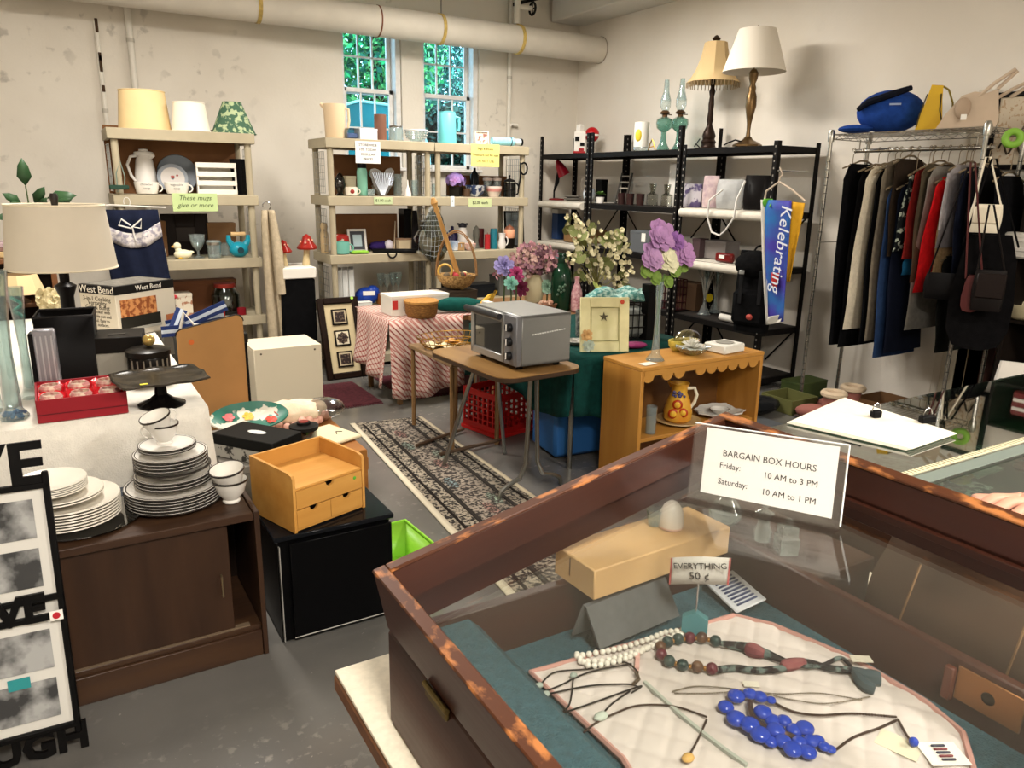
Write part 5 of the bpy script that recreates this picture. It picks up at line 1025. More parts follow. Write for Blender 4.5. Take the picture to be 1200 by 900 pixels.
# ================================================================== BLACK STEEL RACKS ON THE RIGHT WALL
RB = mat('141211', .5); RX0, RX1 = 4.49, 4.95; LV = [1.80, 1.33, .92, .46, .08]
LINER = mat('cfc8ba', .8, var=.05, scale=20, bump=.5, bscale=25)
def steel_rack(label, y0, y1, top, liners=(), tf=None):
    t = thing('steel_rack', label, 'rack', ((RX0 + RX1) / 2, (y0 + y1) / 2, 0), 0, 'black steel racks'); w, d = RX1 - RX0, y1 - y0
    for sx in (-1, 1):
        for sy in (-1, 1):
            g = G(); x, y = sx * (w / 2), sy * (d / 2)
            g.box((x - sx * .002, y - sy * .018, top / 2), (.004, .038, top)).box((x - sx * .02, y - sy * .002, top / 2), (.038, .004, top))
            po = obj('post', g, RB, t)
            gh = G()
            for k in range(int(top / .05)): gh.box((x - sx * .02, y - sy * .0045 + (0 if sy > 0 else -.0), .04 + k * .05), (.008, .002, .014)); gh.box((x - sx * .0002, y - sy * .018, .04 + k * .05), (.005, .008, .014))
            o = obj('slot', gh, mat('8d8880', .7), po); o['kind'] = 'stuff'
    for z in LV:
        g = G()
        for sx in (-1, 1): g.box((sx * (w / 2 - .012), 0, z - .025), (.016, d - .012, .045), .002)
        for sy in (-1, 1): g.box((0, sy * (d / 2 - .012), z - .025), (w - .05, .016, .045), .002)
        obj('beam', g, RB, t); obj('shelf_board', G().box((0, 0, z - .006), (w - .05, d - .045, .01)), mat('2a2623', .6), t)
    for z in liners:
        obj('liner', G().tube([(-w / 2 - .014, -d / 2 + .045, z - .032), (-w / 2 - .014, d / 2 - .045, z - .032)], .034, 12).box((-.01, 0, z + .0015), (w - .05, d - .09, .005), .002), LINER, t)
    for s1 in (-1, 1):
        for za, zb, dy in ((1.29, 1.06, .25), (.42, .14, .28)): obj('brace', G().tube([(w / 2 - .03, s1 * (d / 2 - .03), za), (w / 2 - .03, s1 * (d / 2 - dy), zb)], .007, 6), RB, t)
    return t
steel_rack('black steel rack beside the clothes rail with two table lamps on top', 3.865, 4.825, 1.83, (LV[1], LV[2]))
steel_rack('black steel rack in the middle carrying two oil lamps', 4.855, 6.085, 1.98)
steel_rack('narrow black steel rack next to the room corner with a red desk lamp', 6.115, 6.965, 1.98, (LV[1], LV[2]))
ZR = [z + .003 for z in LV]; XR = 4.66
# ---- table lamps on top
BRZ = mat('5a4630', .35, .7, var=.2, scale=30)
l, s = place(830, 167, ZR[0], X=4.79); s *= .97
t = thing('table_lamp', 'bronze candlestick table lamp with a beige beaded bell shade', 'lamp', l, face(l))
obj('base', G().lathe(turn([(15, 0), (15, 1.5), (9, 3), (8, 6), (9, 9), (7, 12), (8, 16), (6, 22), (4, 26)], s), 22), mat('2b1d15', .4, .5), t)
obj('pole', G().lathe(turn([(4, 26), (3, 30), (4, 34), (3, 44), (3.4, 52), (2.6, 60), (3.8, 66), (2.4, 70), (2.2, 100)], s), 14), mat('2b1d15', .4, .5), t)
sh = obj('lamp_shade', G().lathe(turn([(31, 76), (27, 80), (21, 90), (16, 104), (13, 120), (12.2, 120), (15, 104), (20, 90), (26, 80.6)], s), 8, cap=False), mat('d8bc8c', .8), t)
g = G()
for i in range(40): a = 2 * PI * i / 40; k = 1 - .06 * abs(math.sin(4 * a)); g.cyl((30.5 * k * s * math.cos(a), 30.5 * k * s * math.sin(a), 76 * s), (30.5 * k * s * math.cos(a), 30.5 * k * s * math.sin(a), 70 * s), .7 * s, 4)
o = obj('bead_fringe', g, mat('8f7a5a', .4), sh); o['kind'] = 'stuff'
obj('finial', G().lathe(turn([(1, 118), (4, 122), (5, 124), (2, 127), (.1, 128)], s), 10), mat('3a2a1c', .4, .5), t)
obj('cord', G().tube([(-8 * s, -4 * s, 1 * s), (-14 * s, -8 * s, 6 * s), (-10 * s, -10 * s, 12 * s), (-16 * s, -9 * s, 3 * s)], .7 * s, 5), BLACK, t)
l, s = place(876, 165, ZR[0], X=4.60); s *= .98
t = thing('table_lamp', 'antique brass table lamp with a plain white empire shade', 'lamp', l, face(l))
BR = mat('6d5638', .3, .8, var=.15, scale=20)
obj('base', G().lathe(turn([(17, 0), (17, 2), (12, 5), (6, 8), (4, 11)], s), 8), BR, t)
obj('pole', G().lathe(turn([(3, 10), (2.2, 18), (2.6, 26), (4, 34), (6.4, 46), (6, 56), (4, 62), (4.4, 66), (3, 70), (5, 76), (5.6, 82), (3, 86)], s), 16), BR, t)
t2 = obj('lamp_shade', G().lathe(turn([(36, 83), (21, 129), (20.3, 129), (35.2, 83.4)], s), 36, cap=False), mat('e4dcce', .85), t)
obj('harp', G().cyl((0, 0, 84 * s), (0, 0, 131 * s), .8 * s, 6), BR, t); obj('finial', G().lathe(turn([(.8, 129), (1.2, 131), (.1, 134)], s), 8), BR, t)
obj('cord', G().tube([(-6 * s, -8 * s, 5 * s), (-14 * s, -9 * s, 7 * s), (-24 * s, -8 * s, 3 * s), (-27 * s, -6 * s, 1 * s), (-20 * s, -8 * s, 5 * s)], .9 * s, 5), BLACK, t)
# oil lamps
TG = glass('a5cfc3', .04, 1.2, .9, 'tg', .12)
for px_, lb, k in ((777, 'teal glass oil lamp with tall chimney beside the pillar candle', 1.0), (795, 'teal glass oil lamp with tall chimney beside the beaded lamp', 1.03)):
    l, s = place(px_, 169, ZR[0], X=4.60 + (px_ > 780) * .17); s *= k
    multi('oil_lamp', lb, 'oil lamp', l, [('base', G().lathe(turn([(7.4, 0), (7.4, 1.5), (4, 8), (3, 16), (3.2, 20)], s), 18), TG), ('font', G().lathe(turn([(3.2, 20), (8, 24), (9.6, 29), (8.5, 34), (3.5, 37)], s), 20, lobes=10, lamp=.03), TG),
        ('burner', G().lathe(turn([(3, 36.5), (3.2, 39), (5.5, 40), (5.8, 41), (3, 44)], s), 14).cyl((4 * s, 0, 39 * s), (8 * s, 0, 39 * s), .6 * s, 5), mat('5a4028', .4, .6)), ('chimney', G().lathe(turn([(3.4, 42), (6, 48), (6, 55), (3.4, 64), (2.6, 77), (2.3, 77), (3, 64), (5.6, 54)], s), 18), CRYSTAL)], group='oil lamps')
lat('pillar_candle', 'tall white pillar candle with a yellow printed motif', 'candle', 751, 169, ZR[0], [(8.4, 4), (8.6, 5), (8.6, 32), (7.6, 32), (.4, 31)], mat('e6e2d8', .5), X=4.62, parts=[('print', lambda s: G().sph((-3 * s, -7.6 * s, 17 * s), (4 * s, 2 * s, 7 * s), 10, 8), mat('d8c23a', .5)), ('glass_stand', [(8, 0), (9, 1), (8.8, 4.5), (.1, 4.6)], CRYSTAL)])
l, s = place(764, 170, ZR[0], X=4.56)
one('wire_easel', 'small curled gold wire easel beside the pillar candle', 'easel', G().tube([(0, -6 * s, 0), (0, -3 * s, 8 * s), (0, 0, 12 * s), (0, 3 * s, 8 * s), (0, 6 * s, 0)], .8 * s, 5).tube([(0, -4 * s, 3 * s), (.03, 0, 5 * s), (0, 5 * s, 3 * s)], .7 * s, 5), GOLD, l)
l, s = place(679, 178, ZR[0], X=4.6)
multi('checked_tower', 'white tower shaped tin with black checks and red trim', 'tin', l, [('body', G().box((0, 0, 12 * s), (13 * s, 10 * s, 24 * s), .004), mat('ddd8d0', .5)), ('checks', G().box((-3 * s, -5.2 * s, 16 * s), (5 * s, .6 * s, 5 * s)).box((3 * s, -5.2 * s, 10 * s), (5 * s, .6 * s, 4 * s)), BLACK), ('trim', G().box((0, 0, 1.2 * s), (14 * s, 11 * s, 2.4 * s), .003).box((2 * s, -5.2 * s, 4 * s), (6 * s, .8 * s, 3 * s)), mat('9a1f22', .4)), ('turret', G().lathe(turn([(4.5, 24), (4.5, 31), (.1, 33)], s), 4), mat('ddd8d0', .5))])
l, s = place(693, 176, ZR[0], X=4.82)
multi('ball_bank', 'red and white ball shaped coin bank on a small foot', 'coin bank', l, [('ball', G().sph((0, 0, 22 * s), 8.5 * s, 18, 12), mat('b3151c', .3)), ('band', G().lathe(turn([(8.7, 20.4), (8.7, 22.4)], s), 20), WHITE), ('foot', G().lathe(turn([(5, 0), (5.5, 2), (3, 8), (3, 14)], s), 14), mat('c9c2b8', .4))])
# ---- second shelf
l, s = place(652, 237, ZR[1] + .006, X=4.7)
multi('desk_lamp', 'small red desk lamp with a black arm', 'lamp', l, [('base', G().lathe(turn([(9, 0), (9, 1.6), (2, 2.4)], s), 18), mat('7a1c20', .4)), ('arm', G().tube([(-3 * s, 0, 2 * s), (-3 * s, 0, 10 * s), (0, 0, 20 * s), (2 * s, 0, 34 * s), (3 * s, 0, 40 * s)], [1 * s, 1 * s, 2.4 * s, 2 * s, 1 * s], 8), BLACK), ('lamp_head', G().at(TR(5 * s, 0, 34 * s) @ Matrix.Rotation(-.5, 4, 'Y')).lathe(turn([(2, 12), (4.6, 6), (7.4, -7), (6.8, -7), (4, 5)], s), 16), mat('a8182c', .35)), ('tip', G().lathe(turn([(1.6, 44), (.3, 51)], s), 8), BLACK)])
lat('saucer_stack', 'grey saucer stack behind the desk lamp', 'saucer', 671, 237, ZR[1] + .006, [(6, 0), (10, 2), (10, 3), (6, 3.2), (10, 5), (9, 6), (.1, 5)], mat('77736c', .5), X=4.72)
lat('globe', 'white globe light bulb ornament beside the rack post', 'ornament', 690, 237, ZR[1] + .006, [(3, 0), (6.5, 4), (7.6, 9), (6, 14), (2, 16.4), (.1, 16.6)], mat('c9d0d8', .25), X=4.68)
carton('black_box', 'small black box raised on the globe side of the shelf', 'box', 695, 706, 212, 238, ZR[1], .08, BLACK, X=4.82)
l, s = place(703, 238, ZR[1], X=4.6); t = thing('small_plant', 'small green artificial plant in a white cup', 'plant', l); obj('cup', G().lathe(turn(cup_prof(4, 5, 7, .5), s), 14), WHITE, t); obj('leaf', petals(petals(G(), (0, 0, 9 * s), 8 * s, 6, 3), (0, 0, 11 * s), 5 * s, 5, 2), mat('6c8f4a', .7), t, smooth=False)
l, s = place(727, 238, ZR[1], X=4.7)
t = thing('ladder_ornament', 'grey wooden ladder ornament leaning on the back of the rack', 'ladder', l, -PI / 2 + .2); t.rotation_euler = (-.25, 0, -PI / 2 + .1)
for sx in (-1, 1): obj('rail', G().box((sx * 8 * s, 0, 18 * s), (2 * s, 2 * s, 36 * s), .001), mat('3c3832', .6), t)
for k in range(5): obj('rung', G().box((0, 0, (4 + 7 * k) * s), (16 * s, 1.4 * s, 2 * s), .001), mat('8d877c', .6), t)
for px_, lb in ((728, 'dark glass votive cup at the foot of the ladder ornament'), (738, 'dark glass votive cup between two similar cups'), (750, 'dark glass votive cup beside the clear glasses')):
    lat('votive_cup', lb, 'candle cup', px_, 239, ZR[1], cup_prof(4.4, 5, 13, .7), mat('2e1b1a', .2), X=4.56, n=14, group='dark votive cups')
for px_, lb in ((764, 'clear footed drinking glass beside the votive cups'), (781, 'clear footed drinking glass beside the white board')):
    lat('footed_glass', lb, 'glass', px_, 239, ZR[1], [(6, 0), (6.6, 1), (6.6, 13), (3, 15), (4.5, 25), (4, 25), (2.4, 16), (5.8, 12)], glass('e8e8e2', .06, 1.6, .9, 'fg'), X=4.6, n=18, group='clear footed glasses')
p = at(790, 239, ZR[1], X=4.72)
o = one('white_board', 'black edged white board leaning in the rack behind the clear glasses', 'board', G().box((0, 0, .18), (.012, .14, .36), .002).box((0, .075, .18), (.016, .012, .36), .002).box((0, -.075, .18), (.016, .012, .36), .002), mat('d8d4cc', .6), p)
# bags on the near rack
def purse(nm, label, px0, px1, py0, py1, z, X_, m, dep=.1, group=None, strap=None, flap=None, rz=0):
    l, s = place((px0 + px1) / 2, py1, z, X=X_); w, h = (px1 - px0) * s, (py1 - py0) * s
    t = thing(nm, label, 'handbag', l, -PI / 2 + .5 + rz, group)
    obj('body', G().lathe([(.46, 0), (.5, .06), (.5, .5), (.42, .92), (.36, 1), (.3, .98), (.4, .5)], 20, sx=w, sy=dep * 2), m, t) if False else obj('body', G().add(*pillow(w, dep, h)), m, t)
    if strap: obj('strap', G().tube([(x * w, y, zz * h) for x, y, zz in strap[0]], strap[1], 6), strap[2], t)
    if flap: obj('flap', G().box((0, -dep * .42, h * .7), (w * .8, dep * .3, h * .5), .012), flap, t)
    return t
def pillow(w, d, h, n=14, m=8):
    vs = []; fs = []
    for j in range(m + 1):
        v = j / m; pr = .62 + .38 * math.sin(v * PI) ** .5 - .16 * v
        for i in range(n):
            a = 2 * PI * i / n; ex = .7; cx, sy = math.cos(a), math.sin(a)
            vs.append((w / 2 * (.9 + .1 * math.sin(v * PI)) * math.copysign(abs(cx) ** ex, cx), d / 2 * pr * math.copysign(abs(sy) ** ex, sy) * (1 - .55 * v), h * v))
    for j in range(m):
        for i in range(n): fs.append((j * n + i, j * n + (i + 1) % n, (j + 1) * n + (i + 1) % n, (j + 1) * n + i))
    fs += [tuple(range(n))[::-1], tuple(m * n + i for i in range(n))]; return vs, fs
ZR1 = ZR[1] + .008
purse('pouch', 'white and purple floral zip pouch on the padded shelf', 798, 823, 213, 239, ZR1, 4.62, mat('c9c4cc', .6, h2='5c5078', scale=16, lo=.5, hi=.58), .1)
purse('handbag', 'pale pink quilted handbag beside the floral pouch', 822, 842, 204, 240, ZR1, 4.62, mat('c9b4b2', .6, h2='a58e96', scale=20), .09)
purse('handbag', 'silver grey slouchy handbag with a white strap loop', 838, 872, 207, 240, ZR1, 4.60, mat('a9aaa9', .4, var=.15, scale=12), .13)
purse('handbag', 'shiny black rounded handbag at the end of the padded shelf', 870, 901, 202, 241, ZR1, 4.62, mat('161414', .25), .13)
a = [pX(x, y, 4.415) for x, y in ((862, 212), (863, 235), (860, 255), (850, 270), (843, 276), (834, 272), (829, 255), (831, 235), (836, 222))]
for k in (0, 8): a[k].x += .1
one('shoulder_strap', 'white looped shoulder strap hanging over the padded shelf', 'strap', G().tube(a, .008, 6), mat('cfccc6', .5))
# banner on a hanger at the near post
hx = 4.20; P0 = pX(912, 200, hx)
t = thing('hanger_banner', 'blue and purple festival banner hanging from a hanger on the rack post', 'banner', (hx, P0.y, P0.z))
BM = mat('2f3fa0', .7, h2='1f6fae', scale=4)
def rel(px_, py_, dx=0): q = pX(px_, py_, hx); return (dx, q.y - P0.y, q.z - P0.z)
obj('hook_bar', G().tube([(0, 0, .0), (.29, .0, .0)], .005, 6), CHROME, t)
obj('hanger', G().tube([rel(914, 196), rel(917, 204), rel(914, 208), rel(913, 213)], .005, 6).tube([rel(896, 234), rel(898, 224), rel(913, 213), rel(928, 222), rel(944, 236)], .007, 6), mat('c9b8a4', .4), t)
def ban(pts, nm, m, dx, n=12):
    L0, R0, L1, R1 = pts; g = G()
    def fn(u, v): a = Vector(rel(*L0)).lerp(Vector(rel(*L1)), v); b = Vector(rel(*R0)).lerp(Vector(rel(*R1)), v); q = a.lerp(b, u); q.x = dx - .012 * math.sin(u * 5 + v * 3); return q
    return obj(nm, g.grid(fn, 8, n), m, t, thick=.003)
ban(((900, 234), (930, 235), (904, 380), (923, 376)), 'banner_cloth', mat('42389a', .7, h2='1d6aa8', scale=5), -.03)
ban(((927, 236), (942, 238), (922, 330), (927, 330)), 'yellow_cloth', mat('cf9a1e', .75), -.0)
ban(((896, 234), (901, 234), (902, 380), (905, 380)), 'white_edge', mat('d6d2c8', .7), -.034); ban(((904, 371), (921, 368), (904, 380), (920, 377)), 'hem', mat('cfcbc0', .7), -.036); ban(((900, 233), (909, 233), (900, 242), (909, 242)), 'green_tag', mat('5fae3a', .6), -.04)
ban(((909, 319), (916, 320), (910, 336), (916, 336)), 'red_mark', mat('c23a3a', .7), -.036)
q = Vector(rel(921, 292)); MB = Matrix(((0, 0, -1, -.052), (-.14, 1 * -.99, 0, q.y), (-.99, .14 * 1, 0, q.z), (0, 0, 0, 1)))
MB = TR(-.052, q.y, q.z) @ FX @ Matrix.Rotation(-PI / 2 - .04, 4, 'Z')
text('lettering', 'Kelebrating', .125, mat('d8dce6', .6), t, MB, shear=.2)
# ---- third shelf
carton('book_pair', 'navy and white books standing at the far end of the rack', 'book', 643, 655, 262, 296, ZR[2] + .008, .14, mat('1f3a66', .6), X=4.66, m2=mat('d8d4cc', .6))
carton('cardboard_box', 'flat tan cardboard box on the third rack shelf behind the blossoms', 'box', 652, 690, 276, 291, ZR[2] + .008, .3, mat('8c6a44', .8), X=4.56)
carton('storage_bin', 'grey plastic bin with a white tag on the third rack shelf', 'bin', 731, 766, 272, 297, ZR[2], .3, mat('5a5d60', .5), X=4.52, parts=[('tag', lambda w, h, d: G().box((-.002, -w * .2, h * .7), (.003, w * .2, h * .4)), WHITE)])
carton('jar_box', 'clear and dark plastic jar box on the third shelf', 'box', 808, 820, 284, 306, ZR[2] + .008, .1, mat('4a3a3c', .4), X=4.6)
carton('shoe_box', 'grey lettered carton behind the red wallet', 'box', 820, 853, 285, 306, ZR[2] + .008, .16, mat('77716e', .6), X=4.66)
l, s = place(849, 307, ZR[2] + .008, X=4.55)
t = thing('wallet', 'dark red leather wallet with a white label', 'wallet', l, -PI / 2); obj('body', G().box((0, 0, .035), (26 * s, .05, .07), .012), mat('6a1a18', .35), t); obj('label', G().box((-.01, -.027, .042), (.06, .003, .025)), WHITE, t)
# ---- fourth shelf
for px_, lb in ((824, 'tall flared crystal bud vase with a yellow tag'), (836, 'tall flared crystal bud vase beside the paper roll')):
    l, s = place(px_, 374, ZR[3], X=4.66 + (px_ > 830) * .16); t = thing('crystal_vase', lb, 'vase', l, 0, 'crystal bud vases'); obj('vase', G().lathe(turn([(8, 0), (6, 2), (2, 12), (1.8, 30), (5, 56), (4.5, 56), (1, 30)], s), 14), CRYSTAL, t)
    g = G(); 
    for k in range(7): a = k * .9; g.tube([(0, 0, 16 * s), (5 * s * math.cos(a), 5 * s * math.sin(a), 40 * s), (13 * s * math.cos(a), 13 * s * math.sin(a), 58 * s)], .7 * s, 4)
    obj('glass_rods', g, mat('a9a59a', .2), t)
    if px_ == 824: obj('price_tag', G().cyl((0, -7 * s, 20 * s), (0, -7.6 * s, 20 * s), 5 * s, 16), mat('e2c81e', .6), t)
p = at(855, 380, ZR[3] + .03, X=4.55)
one('paper_roll', 'white paper roll lying on the fourth rack shelf', 'paper roll', G().tube([(0, -.11, 0), (0, .11, 0)], .028, 16), mat('d4cfc6', .7), (4.56, p.y, ZR[3] + .03))
carton('cardboard_box', 'brown carton at the back of the fourth rack shelf', 'box', 785, 818, 341, 372, ZR[3], .14, mat('5c4430', .8), X=4.7)
l, s = place(787, 402, ZR[3] - .0, X=4.55)
one('red_wire_rack', 'red and black wire organiser on the fourth rack shelf', 'rack', wirebox(G(), (0, 0, 0), (.14, .16, .26), 3, 4, 4, .004), mat('3a1416', .5), (4.62, at(787, 380, 0, X=4.62).y, ZR[3]))
# backpack
l, s = place(880, 382, ZR[3], X=4.31); w, h = 50 * s, 98 * s
BP = fabric('101011', .3)
yb_ = at(880, 382, 0, X=4.58).y
t = thing('backpack', 'black backpack with buckles standing on the rack shelf', 'backpack', (4.37, at(880, 382, 0, X=4.37).y, ZR[3] + .012), -PI / 2 + .4)
obj('body', G().add(*pillow(w * .9, .18, h * .96)), BP, t); obj('flap', G().sph((0, -.02, h * .8), (w * .5, .1, h * .17), 16, 8), BP, t)
obj('front_pocket', G().box((0, -.08, h * .3), (w * .8, .07, h * .42), .03), BP, t); obj('strap', G().box((-.06, -.125, h * .55), (.03, .012, h * .4), .003).box((.08, -.125, h * .55), (.03, .012, h * .4), .003), mat('1b1b1c', .6), t)
obj('buckle', G().box((-.06, -.135, h * .72), (.04, .01, .03), .003), mat('a8a8a6', .3, .6), t); obj('tassel', G().sph((.02, -.12, h * .2), (.025, .015, .022), 10, 6), mat('b04a40', .6), t)
obj('grab_handle', G().tube([(-.05, 0, h * .9), (-.03, .06, h * 1.0), (.0, .10, h * 1.02), (.04, .06, h * 1.0), (.05, 0, h * .9)], .008, 6), BP, t)
# crates on the floor below
carton('storage_tote', 'olive green tote on the floor beside the steel rack', 'tote', 912, 940, 436, 456, .002, .3, mat('3f4c24', .6), X=4.55)
# ================================================================== CHROME CLOTHES RACK
MX0, MX1, MY0, MY1, MH = 4.50, 4.90, 2.44, 3.44, 1.88
CH = mat('a7a49c', .25, .9)
t = thing('wire_garment_rack', 'chrome wire garment rack with a hanging rail on the right wall', 'clothes rack', ((MX0 + MX1) / 2, (MY0 + MY1) / 2, 0)); w, d = MX1 - MX0, MY1 - MY0
for sx in (-1, 1):
    for sy in (-1, 1):
        po = obj('post', G().cyl((sx * w / 2, sy * d / 2, 0), (sx * w / 2, sy * d / 2, MH), .0125, 12), CH, t)
        obj('collar', G().lathe([(.02, MH - .075), (.023, MH - .02), (.0135, MH + .001)], 12, c=(sx * w / 2, sy * d / 2, 0)), CH, po)
        g = G(); [g.lathe([(.0133, z), (.0133, z + .004)], 10, c=(sx * w / 2, sy * d / 2, 0)) for z in [.05 + .0254 * 2 * k for k in range(33)]]
        o = obj('groove', g, mat('4c4a46', .4, .8), po); o['kind'] = 'stuff'
def wire_shelf(z, nm):
    g = G()
    for sx in (-1, 1):
        for dz in (0, -.03): g.cyl((sx * w / 2, -d / 2, z + dz), (sx * w / 2, d / 2, z + dz), .003, 6)
        n = 26; g.tube([(sx * w / 2, -d / 2 + d * i / n, z - (.028 if i % 2 else .002)) for i in range(n + 1)], .002, 5)
    for sy in (-1, 1):
        for dz in (0, -.03): g.cyl((-w / 2, sy * d / 2, z + dz), (w / 2, sy * d / 2, z + dz), .003, 6)
        n = 10; g.tube([(-w / 2 + w * i / n, sy * d / 2, z - (.028 if i % 2 else .002)) for i in range(n + 1)], .002, 5)
    for i in range(1, 32): y = -d / 2 + d * i / 32; g.cyl((-w / 2, y, z - .003), (w / 2, y, z - .003), .0018, 4)
    obj(nm, g, CH, t)
wire_shelf(MH - .03, 'wire_shelf')
ZH = pX(1070, 175, 4.62).z
for sy in (-1, 1): obj('rail_bracket', G().cyl((-.06, sy * (d / 2 - .12), MH - .06), (-.06, sy * (d / 2 - .12), ZH), .005, 6), CH, t)
obj('hanging_rail', G().cyl((-.06, -d / 2 + .02, ZH), (-.06, d / 2 - .09, ZH), .0125, 12), CH, t)
XH = (MX0 + MX1) / 2 - .06
obj('side_ledge', G().cyl((-w / 2, d / 2, 1.15), (-w / 2 + .2, d / 2, 1.15), .004, 6), CH, t)
# ---- garments on hangers: seen from the edge, hung across the rail
def garment(nm, label, cat, px, ytop, ybot, wpx, m, dx=.19, lean=0, sleeves=False, hang='7a6a52', flare=1.2, trousers=False):
    X_ = XH - .1
    a, b = pX(px, ytop, X_), pX(px + lean, ybot, X_); s = sc(a); th = wpx * s * .42
    t = thing(nm, label, cat, (XH, a.y, ZH)); z0, z1 = b.z - ZH, a.z - ZH; dy = b.y - a.y
    obj('hanger', G().tube([(.019 * math.cos(q), 0, .019 * math.sin(q)) for q in [PI * 1.05 - i * PI * 1.5 / 9 for i in range(10)]] + [(0, 0, -.03), (0, 0, z1 + .03)], .0025, 5).tube([(-dx, 0, z1 - .03), (-.03, 0, z1 + .02), (.03, 0, z1 + .02), (dx, 0, z1 - .03)], .006, 6), mat(hang, .5), t)
    def fn(u, v):
        a_ = u * 2 * PI; k = 1 - v; wd = dx * (.92 + (flare - .92) * k ** .7) * (.72 if v > .985 else 1); tk = th / 2 * (.55 + .45 * min(1, k * 3)) * (1 + .16 * math.sin(5 * a_ + 3 * k))
        return (wd * math.cos(a_), tk * math.sin(a_) + dy * k + .006 * math.sin(9 * k + a_), z0 + (z1 - z0) * v)
    obj('garment', G().grid(fn, 28, 12), m, t)
    if sleeves: obj('sleeve', G().tube([(-dx * .95, 0, z1 - .05), (-dx * 1.12, -.012 + dy * .3, z1 - .28), (-dx * 1.12, -.01 + dy * .6, z1 + (z0 - z1) * .78)], [th * .32, th * .36, th * .3], 10), m, t)
    if trousers: obj('crease', G().box((-dx * 1.0, dy * .6, (z0 + z1) / 2), (.01, th * .2, (z1 - z0) * .8)), m, t)
    return t
BLK = fabric('0d0d0f', .3); DN = fabric('22375a', .12); GRY = fabric('7c7870'); 
garment('scarf', 'pale checked scarf at the far end of the rail', 'scarf', 986, 206, 242, 8, mat('8a8294', .9, h2='3a3444', scale=60), .07)
garment('dress', 'long plain black dress at the far end of the rail', 'dress', 1000, 192, 402, 22, BLK, .2, -14)
garment('dress', 'long black dress beside the white knit coat', 'dress', 1017, 196, 405, 14, BLK, .19, -22)
garment('coat', 'long white fleece coat hanging among the black dresses', 'coat', 1028, 195, 384, 17, mat('d6cab2', .95, var=.06, scale=40, bump=.6, bscale=120), .21, -24)
garment('trousers', 'long black trousers beside the white fleece coat', 'trousers', 1036, 198, 400, 13, BLK, .18, -18)
garment('trousers', 'taupe trousers with a narrow leg', 'trousers', 1043, 190, 398, 10, fabric('7a6f5e'), .18, -18)
garment('skirt', 'dark brown folded skirt on a clip hanger', 'skirt', 1056, 186, 300, 13, fabric('2b2118'), .17, -6)
garment('jeans', 'long blue denim jeans hanging below their neighbours', 'jeans', 1050, 216, 417, 17, DN, .19, -14)
garment('trousers', 'navy trousers hanging close behind the blue jeans', 'trousers', 1060, 216, 412, 9, fabric('12182a'), .17, -14)
garment('blouse', 'black blouse with white and green palm leaves', 'blouse', 1076, 200, 294, 14, mat('14181a', .85, h2='a9b5a4', scale=22, lo=.54, hi=.57), .19, -16)
garment('top', 'teal blue top peeking out below the palm blouse', 'top', 1066, 292, 322, 13, fabric('1d5f86'), .12, -6)
garment('dress', 'dull red dress beside the palm blouse', 'dress', 1081, 196, 303, 10, fabric('8a2420'), .18, -12)
garment('jacket', 'olive brown jacket hanging in the middle of the rail', 'jacket', 1091, 192, 330, 12, fabric('4a4132'), .2, -10)
garment('coat', 'long grey wool coat with a flared hem', 'coat', 1099, 195, 385, 14, GRY, .19, -26)
garment('dress', 'bright red ruffled dress on the rail', 'dress', 1109, 208, 341, 18, fabric('c4141a', .15), .2, -22, flare=1.3)
garment('skirt', 'tan woven skirt behind the red dress', 'skirt', 1118, 205, 322, 13, mat('a5865e', .9, var=.2, scale=60), .18, -14)
garment('cardigan', 'light grey cardigan with a hood next to the red dress', 'cardigan', 1125, 193, 290, 16, fabric('8f898a'), .2, -14, sleeves=True)
garment('coat', 'dark charcoal coat ending above the shoes', 'coat', 1110, 300, 412, 14, fabric('191a18'), .16, -6)
garment('blazer', 'navy blazer towards the near end of the rail', 'blazer', 1137, 196, 322, 18, fabric('131829'), .2, -8)
garment('coat', 'black overcoat hanging at the near end of the rail', 'coat', 1146, 196, 330, 14, BLK, .19, -6)
# things on top of the rack
ZM = MH - .026
l, s = place(1036, 152, ZM, X=4.68)
t = thing('cap', 'bright blue cap with a dark band and stiff peak', 'hat', l, face(l)); BL = fabric('1c3f8a', .12)
obj('crown', G().sph((4 * s, 0, 24 * s), (36 * s, 26 * s, 24 * s), 22, 12), BL, t); obj('peak', G().sph((-30 * s, -6 * s, 5 * s), (20 * s, 18 * s, 5 * s), 16, 8), BL, t)
obj('band', G().tube([(-30 * s, -16 * s, 26 * s), (-20 * s, -24 * s, 33 * s), (4 * s, -25 * s, 41 * s), (22 * s, -14 * s, 48 * s)], [3 * s, 4 * s, 4 * s, 3 * s], 8), mat('10131f', .8), t)
obj('badge', G().box((8 * s, -26.5 * s, 30 * s), (12 * s, 1 * s, 2 * s), 0), mat('8fa0c2', .5), t)
l, s = place(1089, 150, ZM, X=4.66)
t = thing('yellow_purse', 'yellow leather purse with a slim strap standing upright', 'handbag', l, face(l)); YL = mat('d2a91a', .4, var=.06)
obj('body', G().at(RX).prism([(-15 * s, 0), (14 * s, 0), (12 * s, 12 * s), (9 * s, 34 * s), (8 * s, 49 * s), (-4 * s, 50 * s), (-8 * s, 30 * s), (-13 * s, 12 * s)], -.05, .05), YL, t)
obj('strap', G().tube([(8 * s, -.04, 48 * s), (14 * s, -.045, 44 * s), (20 * s, -.04, 30 * s), (21 * s, -.03, 22 * s)], 1.1 * s, 6), mat('7a6a24', .5), t); obj('stitching', G().tube([(-7 * s, -.053, 40 * s), (-12 * s, -.053, 18 * s), (-14 * s, -.053, 4 * s)], .8 * s, 5).tube([(7 * s, -.053, 40 * s), (8 * s, -.053, 22 * s), (13 * s, -.053, 5 * s)], .8 * s, 5), mat('3c3414', .6), t)
l, s = place(1131, 148, ZM, X=4.66)
